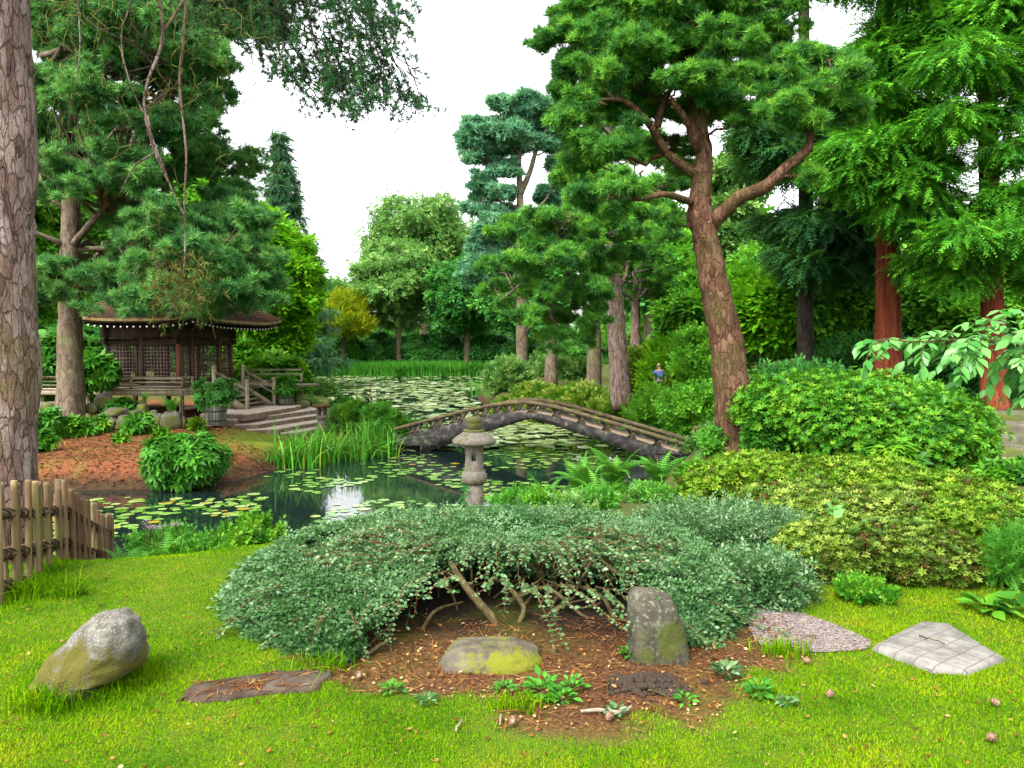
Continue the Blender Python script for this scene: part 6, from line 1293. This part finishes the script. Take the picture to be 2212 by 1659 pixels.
# big pale leaved branch reaching in from the right edge
g=np.random.default_rng(450); LB=np.array([XD(2420,5.2),5.2,1.15]); t=thing('leafy_shrub',LB,'branch of large drooping pale green leaves reaching in from the right edge','shrub'); mb=MB(); lp=[];la=[];ln_=[]
TIPS=[(1855,745),(1870,790),(1930,735),(1960,750),(2000,775),(2040,850),(2060,830),(2010,715),(2080,700),(2120,690),(2160,670),(2200,668),(2090,745),(2140,740),(2180,735),(2100,790),(2150,800),(2200,790),(2130,840),(2170,850),(2210,860),(2180,880),(1985,815),(2210,720),(2250,760),(2240,820),(1900,770),(2050,770),(2110,720),(2170,765),(1945,790),(2020,800),(2075,810),(2230,690)]
J0=P(2330,760,5.0); J1=P(2200,745,4.75)
mb.tube(smooth_path([LB,P(2420,950,5.1),J0],14)-LB,[.03,.02,.015],8); mb.tube(smooth_path([J0,J1,P(2090,735,4.7),P(1990,738,4.65),P(1900,735,4.6)],16)-LB,[.015,.010,.007,.004],6)
spine=smooth_path([J0,J1,P(2090,735,4.7),P(1990,738,4.65),P(1900,735,4.6)],40)
g=np.random.default_rng(450)
for (px,py) in TIPS:
    e=P(px,py,4.65+g.uniform(-.25,.35)); a=spine[np.abs(spine[:,0]-(e[0]+.22)).argmin()]; pth=limb(g,a,e,10,.1,0,.12); mb.tube(pth-LB,[.0045,.0018],5,cap=False)
    for j in range(13):
        s=.25+.75*(j+g.random())/13; i=min(9,int(s*9.9)); sd=1 if j%2 else -1; d=nrm(pth[min(9,i+1)]-pth[max(0,i-1)]); pr_p=np.cross(d,[0,0,1.])
        lp.append(pth[i]-LB); la.append(d*.6+pr_p*sd*.8+np.array([0,0,-.45])+.2*g.normal(0,1,3)); ln_.append(np.array([0,-.25,1.])+.3*g.normal(0,1,3))
mb.out('branches',B_stem,t,True)
BL=(np.array([(0,0,0),(.2,.3,.05),(.24,.55,.06),(0,1,-.06),(-.24,.55,.06),(-.2,.3,.05),(0,.5,0)]),np.array([(0,1,2,6),(6,2,3,3),(0,6,4,5),(6,3,3,4)]))
BLt=(BL[0],np.array([(0,1,6),(1,2,6),(2,3,6),(3,4,6),(4,5,6),(5,0,6)]))
foliage('foliage',g,np.array(lp),nrm(np.array(la)),np.array(ln_),.085,[BLt],M_camel,t,g.random(len(lp)),None)
# ferns
def frond(g,L,arch,n=22,w=.2):
    V=[];T=[]; t=np.linspace(0,1,n); y=L*np.sin(t*arch)/arch*1.0; z=L*(1-np.cos(t*arch))/arch; sp=np.stack([0*t,z,y],1)   # rises then arches outwards (+Y outwards)
    sp=np.stack([0*t,L*(1-np.cos(t*arch))/arch,L*np.sin(t*arch)/arch],1)
    for i in range(2,n):
        wl=w*L*math.sin(min(1,t[i]*1.15)*math.pi*.95+.08)**.8*(1.15-t[i]*.55) if t[i]<.98 else .02
        d=nrm(sp[min(n-1,i+1)]-sp[i-1])
        for s in (-1,1):
            tip=sp[i]+np.array([s*wl,0,0])+d*wl*.35+np.array([0,0,-wl*.22]); wd=L/n*.46; k=len(V); V+=[sp[i]-d*wd,sp[i]+d*wd,tip]; T.append((k,k+1,k+2))
    for i in range(n-1):
        k=len(V); r=.004*L; V+=[sp[i]-[r,0,0],sp[i]+[r,0,0],sp[i+1]]; T.append((k,k+1,k+2))
    return np.array(V),np.array(T)
def fern(name,label,px,D,n,L,seed,mat=M_fern,group=None,base=None,arch=(1.1,2.3)):
    g=np.random.default_rng(seed); b=gp(px,D) if base is None else np.asarray(base); t=thing(name,b,label,'fern',group); mb=MB()
    for i in range(n):
        V,T=frond(g,L*g.uniform(.65,1.1),g.uniform(*arch)); a=i*2.399+g.random(); c_,s_=math.cos(a),math.sin(a)
        V=V@np.array([[c_,s_,0],[-s_,c_,0],[0,0,1]]); mb.add(V+np.array([c_*0,0,0])+g.normal(0,.03*L,3)*np.array([1,1,0]),[T],rnd=float(np.clip(g.normal(.5,.22),0,1)))
    mb.out('fronds',mat,t); return t
for i,(px,D,n,L,lab,py) in enumerate([(1180,11.6,22,.62,'bright fern at the pond edge just right of the stone lantern',1090),(1260,11.2,20,.85,'tall fern with pale fronds in front of the bridge',1080),(1330,11.8,20,.95,'tallest fern rising against the dark water',1060),(1420,11.8,20,.85,'fern right of the tallest fern at the pond edge',1060),(1490,12.2,22,.8,'spreading fern below the bridge end',1060),(1300,9.6,16,.65,'pale fern just behind the wide arching shrub',1110),(1390,9.8,16,.6,'fern behind the grey green mound',1100),(1230,10.2,16,.6,'fresh green fern behind the top of the arching shrub',1110),(1520,11,14,.5,'small bright fern beside the leggy azalea',1060)]):
    b=P(px,py,D); b[2]=max(.02,min(b[2],float(gz(b[0],D))+.25)); fern('fern',lab,px,D,n,L,500+i,group='ferns at the pond edge',base=b)
fern('fern','fern below the tea house deck corner above the square stone blocks',370,21.9,22,.75,520,base=P(372,895,21.9)); fern('fern','small fern above the mossy rock in front of the deck',312,22.6,12,.4,521,base=P(313,868,22.6))
fern('fern','fern between the bamboo fence end and the pond',262,7.2,18,.55,522,base=(XD(262,7.2),7.2,.6)); fern('fern','bright fern left of the wide arching shrub above the water',330,6.9,18,.5,523,base=(XD(340,6.9),6.9,.78)); fern('fern','blue green fern at the right end of the bridge',1520,17,16,.6,524,base=P(1530,975,17.))
fern('fern','yellow green fern on the far bank behind the bridge rail',1365,26,18,.7,525); fern('fern','low fern behind the bridge end post',1460,23,16,.6,526); fern('fern','broad leaved fern patch behind the right half of the bridge',1410,25,18,.7,527)
for i,(px,D,n,L,lab) in enumerate([(715,24,18,.6,'low fern right of the small stone lantern'),(760,23,20,.7,'fern among the irises left of the bridge'),(805,22.6,20,.7,'fern below the dock spikes left of the bridge'),(850,23.2,18,.6,'fern leaning on the left bridge end'),(740,26.5,16,.6,'fern behind the irises on the far side of the small lantern'),(790,25.2,16,.8,'tall fern beside the tallest dock spike')]):
    fern('fern',lab,px,D,n,L,540+i,[M_fern,M_azal_green][i%2],'ferns left of the bridge')
for i,(px,D,w_,h_,lab,mt) in enumerate([(770,24.6,90,75,'leafy green plant around the dock spikes',M_azal_green),(815,23.6,60,70,'tall leafy plant left of the bridge end',M_fern),(735,25.6,60,55,'feathery plant behind the iris clump',M_tree_pale),(850,24.8,46,50,'leafy plant seen over the left end of the bridge',M_azal_green)]):
    S('marsh_plant',lab,px,D,w_,h_,T_sprig,mt,1300,.17,760+i,'marsh plants left of the bridge','plant',axis='out')
for i in range(8):
    px=1110+i*56+g.normal(0,14); D=8.4+.5*g.random()+(.9 if px>1300 else 0); S('bank_plant','low leafy plant on the bank behind the wide arching shrub',px,D,110,24,T_sprig,[M_fern,M_azal_green,M_tree_pale][i%3],420,.11,780+i,'low plants on the near bank','plant')
for i,(px,D,lab) in enumerate([(1520,11.8,'leafy plant on the bank under the leggy azalea'),(1535,15.6,'leafy plant at the foot of the bank by the bridge end'),(1560,13.6,'leafy plant beside the leaning pine foot')]): S('bank_plant',lab,px,D,100,45,T_sprig,[M_azal_green,M_tree_pale,M_fern][i],1500,.15,795+i,'low plants on the near bank','plant')
# bushes and plants round the pond
S('pond_edge_plant','low leafy plants with bright foliage between the fern and the arching shrub',420,6.9,210,70,T_sprig,M_azal_green,1800,.12,530,base=(XD(420,6.9),6.9,.72))
S('pond_edge_plant','bright leafy plant on the bank under the left end of the arching shrub',520,7.6,170,100,T_sprig,M_azal_green,1700,.13,531,base=(XD(520,7.6),7.6,.62))
S('pond_edge_plant','leafy plant under the pink flower heads by the pond',360,7.9,150,110,T_sprig,M_fern,1000,.13,532,base=(XD(350,7.9),7.9,.42))
M_pink,nt,oo=newmat('pink_florets'); princ(nt,oo,(.55,.3,.5),.7)
for i,(px,py,D,lab) in enumerate([(318,1134,7.6,'left cluster of pink flower heads above the lily pads'),(352,1136,7.6,'right cluster of pink flower heads above the lily pads'),(392,1128,7.8,'pale pink flower heads nearest the arching shrub'),(408,1172,7.3,'lowest small pink flower heads by the pond plants')]):
    g=np.random.default_rng(540+i); c=P(px,py,D); b=np.array([c[0],D,float(gz(c[0],D))]); t=thing('pink_flower',b,lab,'flower','pink flowers by the pond'); mb=MB(); mb2=MB()
    for j in range(5 if i<2 else 3):
        e=c+np.array([g.normal(0,.05),g.normal(0,.04),g.normal(0,.02)]); mb.tube(limb(g,np.zeros(3),e-b,8,.05,0,.02),[.005,.003],5,cap=False)
        for q in range(26):
            p=e-b+np.array([g.normal(0,.026),g.normal(0,.026),g.normal(0,.008)]); d=sphere_dirs(g,3)*.007; mb2.add(np.concatenate([p+d]),[np.array([[0,1,2]])])
    mb.out('stem',B_stem,t); mb2.out('flower_head',M_pink,t)
RH=[(400,15.6,165,115,'rhododendron growing over the water at the foot of the mulch bank',1050,T_rhodo,M_rhodo,2600,.22),(102,19.6,72,75,'small rhododendron left of the brown pine trunk foot',972,T_rhodo,M_rhodo,520,.24),(172,20.0,50,45,'small bright rhododendron right of the brown pine trunk foot',962,T_rhodo,M_azal_green,260,.24),(215,20.8,36,40,'little rhododendron below the small rocks',940,T_rhodo,M_azal_green,220,.22),(300,20.4,62,46,'rhododendron in front of the rock wall',945,T_rhodo,M_azal_green,380,.24),(98,17.6,42,46,'little rhododendron low on the bank near the big trunk',1018,T_rhodo,M_azal_green,220,.2),(426,21.4,26,22,'tiny yellow green bush in the gravel by the planter',928,T_azal,M_azal,220,.16),(262,22.4,68,68,'dense bright shrub in front of the deck railing',876,T_rhodo,M_rhodo,620,.26),(350,20.0,24,12,'tiny seedling in the mulch below the rock wall',948,T_rhodo,M_azal_green,60,.2),(260,19.0,24,12,'tiny seedling in the mulch near the left of the bank',950,T_rhodo,M_azal_green,60,.2)]
for i,(px,D,w_,h_,lab,pyb,tp_,mt,n,sz) in enumerate(RH):
    b=P(px,pyb,D); b[2]=float(gz(b[0],D)) if pyb<1040 else .12
    S('rhododendron',lab,px,D,w_,h_,tp_,mt,n,sz,550+i,'rhododendrons on the mulch bank','rhododendron',base=b,stems=8)
S('rhododendron','large rhododendron behind the brown pine trunk at the left',165,26,190,175,T_rhodo,M_rhodo,2600,.42,565,base=gp(150,26)); S('rhododendron','rhododendron between the big trunk and the brown pine trunk',95,25,110,190,T_rhodo,M_rhodo,1500,.42,566,base=gp(90,25.5)); S('rhododendron','rhododendron hanging over the left end of the tea house railing',215,23.6,75,70,T_rhodo,M_rhodo,520,.36,567,base=P(212,838,23.6))
S('rhododendron','big light green mound of shrubs right of the tea house',585,31,170,125,T_azal,M_azal_green,5200,.34,568,base=gp(585,31)); S('rhododendron','clipped green shrub behind the tea house stairs',530,32,110,140,T_azal,M_azal_green,2600,.34,569,base=gp(520,33))
for i,(px,D,w_,h_,lab,mt) in enumerate([(695,36,70,26,'pale low shrub on the bank beyond the small lantern',M_tree_pale),(742,30,48,36,'rounded dark peony bush by the small lantern',M_rhodo),(660,29,60,34,'low shrub behind the pile of rocks',M_tree_pale),(790,26.5,60,40,'leafy plant behind the iris clump',M_azal_green),(830,24.5,60,46,'ferny plant left of the bridge end',M_fern),(872,24.5,40,34,'green plant behind the left end of the bridge',M_azal_green)]):
    S('bank_shrub',lab,px,D,w_,h_,T_sprig,mt,900,.2,575+i,'low plants by the small lantern','plant',base=gp(px,D) if float(gz(XD(px,D),D))>0 else P(px,900,D))
# potted rhododendrons
S('potted_rhododendron','pale grey green rhododendron growing in the half barrel at the deck corner',474,22.3,92,76,T_rhodo,M_camel,700,.17,585,base=b1+np.array([0,0,h1*.8]),stems=14,bury=.35,cat='rhododendron',depth=.8); S('potted_rhododendron','small rhododendron growing in the barrel by the stairs',616,26.6,46,46,T_rhodo,M_rhodo,260,.24,586,base=b2+np.array([0,0,h2*.8]),stems=8,bury=.2,cat='rhododendron')
# iris and reeds
def blades(g,n,c,sx,sy,h,w,lean=.35,nseg=5,droop=.6):
    a=g.random(n)*6.283; ln=np.abs(g.normal(0,lean,n)); H_=h*g.uniform(.6,1.1,n); dh=np.stack([np.cos(a),np.sin(a),0*a],1); sd=np.stack([-np.sin(a),np.cos(a),0*a],1); sa=g.random(n)*3.14; sd=np.stack([np.cos(sa),np.sin(sa),0*sa],1)
    p0=np.asarray(c)+np.stack([g.normal(0,sx,n),g.normal(0,sy,n),0*a],1) if np.ndim(c)==1 else np.asarray(c)
    t=np.linspace(0,1,nseg+1); V=np.zeros((n,nseg+1,2,3))
    bend=ln*(1+droop*2*(g.random(n)<.25))
    for i,ti in enumerate(t):
        p=p0+dh*(H_*bend*ti**2)[:,None]+np.array([0,0,1.])*(H_*(ti-.32*np.minimum(bend,1.6)*ti**3))[:,None]; ww=(w*(1-ti**2.2)*.5+.001)
        V[:,i,0]=p-sd*ww; V[:,i,1]=p+sd*ww
    k=np.arange(n)[:,None]*(2*(nseg+1)); i=np.arange(nseg)[None]*2; Q=np.stack([k+i,k+i+1,k+i+3,k+i+2],-1).reshape(-1,4)
    return V.reshape(-1,3),Q,np.repeat(np.clip(g.normal(.3 if h<.2 else .5,.2,n),0,1),2*(nseg+1))
def clump(name,label,b,n,sx,sy,h,w,seed,mat=M_iris,cat='iris',group=None,lean=.3):
    g=np.random.default_rng(seed); V,Q,r=blades(g,n,np.zeros(3),sx,sy,h,w,lean); o=mk(name,V,Q,mat,rnd=r); o.location=b; return tag(o,label,cat,group)
for i,(px,py,D,n,sx,h,lab) in enumerate([(640,1000,18.6,90,.30,1.15,'tall iris clump at the left corner of the mulch bank'),(690,990,19.4,110,.32,1.05,'iris clump in the water left of the bridge'),(735,985,20,100,.35,.95,'grassy iris clump between the small lantern and the bridge'),(785,975,20.4,120,.35,1.1,'dense iris clump next to the left bridge end'),(822,972,20.6,90,.2,1.0,'arching iris clump against the left end of the bridge'),(610,985,18.4,60,.2,.7,'low grass tuft where the mulch bank meets the irises'),(838,982,20.4,40,.14,.55,'drooping grass in front of the left bridge end')]):
    b=P(px,py,D); b[2]=max(-.02,float(gz(b[0],D))); clump('iris_clump',lab,b,n,sx,sx*.8,h,.042,600+i,group='irises left of the bridge',lean=.6)
g=np.random.default_rng(620)
for i,(px,py,D,h,lab) in enumerate([(800,850,24.5,1.3,'rusty dock flower spike left of the bridge, tallest'),(772,858,24.8,1.2,'rusty dock flower spike above the irises, left one'),(815,868,24.3,1.0,'rusty dock flower spike nearest the bridge')]):
    c=P(px,py-26,D); b=np.array([c[0],D,c[2]-h]); mb=MB(); mb.tube([(0,0,0),(0,0,h)],[.01,.006],5)
    for j in range(70): z=h*(.45+.55*g.random()); d=sphere_dirs(g,3)*.03; mb.add(np.array([0,0,z])+d+g.normal(0,.02,3),[np.array([[0,1,2]])],mi=1)
    M_dock=S_rust; o=mb.out('dock_spike',[B_redstem,M_dock]); o.location=b; tag(o,lab,'flower spike','dock spikes by the bridge')
for i,(px,D,h,n,w_,lab) in enumerate([(1215,33,1.0,60,.5,'reed clump in the shallows beyond the bridge, right side'),(1060,40,1.2,70,.6,'fine reeds at the edge of the dwarf bamboo'),(900,27.5,.8,60,.35,'reed clump seen through the left lattice of the bridge')]):
    b=gp(px,D); b[2]=max(-.02,b[2]); clump('reed_clump',lab,b,n,w_,w_*.6,h,.035,630+i,M_reed,'reeds')
# the long reed bed on the far shore: nobody could count its blades
g=np.random.default_rng(640); n=26000; px=g.uniform(560,1190,n); D=g.uniform(83.5,88.5,n); x=(px-CX)/F*D; c=np.stack([x,D,np.full(n,.0)],1)
V,Q,r=blades(g,n,c,0,0,1.75,.10,.32,3); r=np.clip(r+np.repeat(.5*(vnoise(c,3,.5)-.5),8),0,1); tag(mk('reed_bed',V,Q,M_reed,rnd=r),'long bed of green reeds along the far shore','reeds',kind='stuff')
# dwarf bamboo thicket and right-hand undergrowth
for i,(px,D,w_,h_,lab) in enumerate([(1100,38,110,70,'soft pale bush at the water edge beyond the dwarf bamboo'),(1190,58,100,55,'soft green bush behind the dwarf bamboo'),(1240,50,110,70,'green bush behind the dwarf bamboo thicket')]):
    S('waterside_bush',lab,px,D,w_,h_,T_sprig,M_tree_pale,2600,.34,690+i,'bushes beyond the dwarf bamboo','bush',base=(XD(px,D),D,max(0,float(gz(XD(px,D),D)))))
for i,(px,D,w_,h_,lab,n) in enumerate([(1110,34,110,70,'thin pale dwarf bamboo at the water edge',1300),(1180,31,150,110,'yellowing dwarf bamboo left of the thicket',2600),(1260,29.5,170,125,'yellowing dwarf bamboo thicket left of the thick pinkish trunk',3200),(1310,28,100,95,'dwarf bamboo against the thick pinkish trunk',1700),(1385,33,110,110,'yellow green dwarf bamboo right of the thick pinkish trunk',1900)]):
    S('dwarf_bamboo',lab,px,D,w_,h_,T_bamb,M_bamb,int(n*3.6),.21,650+i,'dwarf bamboo beyond the bridge','bamboo',stems=20,axis='leaf')
for i,(px,D,w_,h_,lab,mt,sz,n) in enumerate([(1430,25,170,135,'leafy shrub right of the thick pinkish trunk',M_tree,.34,1900),(1510,23,140,130,'leafy shrub left of the leaning pine trunk',M_tree,.34,2200),(1475,31,180,140,'bright shrub behind the person',M_maple,.42,2200),(1540,28,160,170,'tall leafy shrub behind the leaning pine trunk',M_tree,.42,2400),(1660,19,200,120,'dark leaved shrub right of the leaning pine trunk',M_rhodo,.3,3200),(1740,21,240,110,'dark green shrub in the dim wood',M_tree_dark,.34,3200),(1870,24,260,120,'dark undergrowth left of the red cedar foot',M_tree_dark,.4,2600),(2010,22,240,110,'dark undergrowth between the red cedar feet',M_tree_dark,.38,2600),(2150,21,200,130,'undergrowth behind the garden steps',M_tree_dark,.38,2200),(1310,26.6,110,42,'green ground plants behind the middle of the bridge',M_fern,.26,1200),(1380,24.5,110,36,'bright ground plants behind the right half of the bridge',M_azal_green,.24,1200),(1545,17.5,60,46,'pale shrub between the bridge end and the leaning trunk',M_tree_pale,.2,500)]):
    S('undergrowth_shrub',lab,px,D,w_,h_,T_sprig if mt is not M_rhodo else T_rhodo,mt,n,sz,670+i,'undergrowth at the right of the pond','shrub')
# hostas, weeds and grasses near the lawn
def hosta(label,px,py,n,size,seed,name='hosta',mat=M_azal_green,cat='plant',group=None):
    g=np.random.default_rng(seed); b=G(px,py,1.2); b[2]=float(gz(b[0],b[1])); a=np.arange(n)*2.399; el=g.uniform(.2,.9,n); d=np.stack([np.cos(a)*np.cos(el),np.sin(a)*np.cos(el),np.sin(el)],1); pos=d*size*.45*g.uniform(.3,1,(n,1)); pos[:,2]=np.abs(pos[:,2])+.01
    o=foliage(name,g,pos,nrm(d+np.array([0,0,-.3])),np.array([0,0,1.])+.25*g.normal(0,1,(n,3)),size*(.62 if name=='hosta' else .33),[BLt],mat,None,g.random(n),None); o.location=b; return tag(o,label,cat,group)
hosta('large leaved hosta at the right edge under the azaleas',2135,1318,22,.2,700); hosta('large leaved hosta cut off by the right edge of the photo',2205,1330,18,.2,701); hosta('broad leaved weed by the foot of the bamboo fence',190,1283,9,.12,702,'broad_leaved_weed')
for i,(px,py,n,s,lab) in enumerate([(1170,1500,34,.16,'patch of small leaved weeds below the mossy rock'),(1215,1515,22,.13,'creeping weed right below the mossy rock'),(1090,1495,18,.11,'little weed left below the mossy rock'),(850,1492,20,.10,'round leaved weed at the left of the bare bed'),(1240,1492,22,.11,'weed between the mossy rock and the upright stone'),(1365,1420,30,.12,'green weed at the left foot of the upright stone'),(1570,1460,30,.13,'grey green weed right of the upright stone'),(1640,1500,26,.12,'weed at the right end of the bare bed'),(1480,1520,18,.1,'weed below the dug soil'),(920,1520,16,.09,'tiny weed in the lawn edge left of the bed'),(1330,1545,18,.09,'tiny weed below the pale stick'),(1700,1520,18,.09,'trailing weed at the lawn edge right of the bed'),(990,1420,16,.1,'weed at the left end of the mossy rock')]):
    hosta(lab,px,py,int(n*2),s,710+i,'ground_weed',M_coto if 'grey' in lab or i>8 else M_rhodo,'weed','weeds in the bare bed')
for i,(px,py,h,n,lab) in enumerate([(100,1530,.12,260,'tuft of longer grass at the foot of the boulder'),(205,1500,.09,200,'tuft of grass under the overhang of the boulder'),(700,1440,.10,120,'tuft of grass at the left foot of the grey shrub'),(1120,1530,.08,140,'tuft of fine grass at the front of the bare bed'),(1690,1410,.10,160,'tuft of grass beside the gravel path'),(60,1290,.16,160,'tall grass at the foot of the bamboo fence'),(150,1285,.16,160,'tall grass by the thick fence post')]):
    b=G(px,py,1.2); b[2]=float(gz(b[0],b[1])); clump('grass_tuft',lab,b,n,.07,.04,h,.004,730+i,M_grass,'grass tuft',None,.55)
S('ornamental_grass','feathery bright green tuft at the right edge above the hostas',2190,5.2,110,110,T_ceder,M_fern,700,.12,740,base=(XD(2200,5.2),5.2,1.25),cat='plant')
S('ground_cover_plant','low green ground cover at the corner of the gravel path and paving slab',1880,4.95,110,36,T_sprig,M_azal_green,700,.07,741,base=(XD(1880,4.95),4.95,1.19),cat='plant')
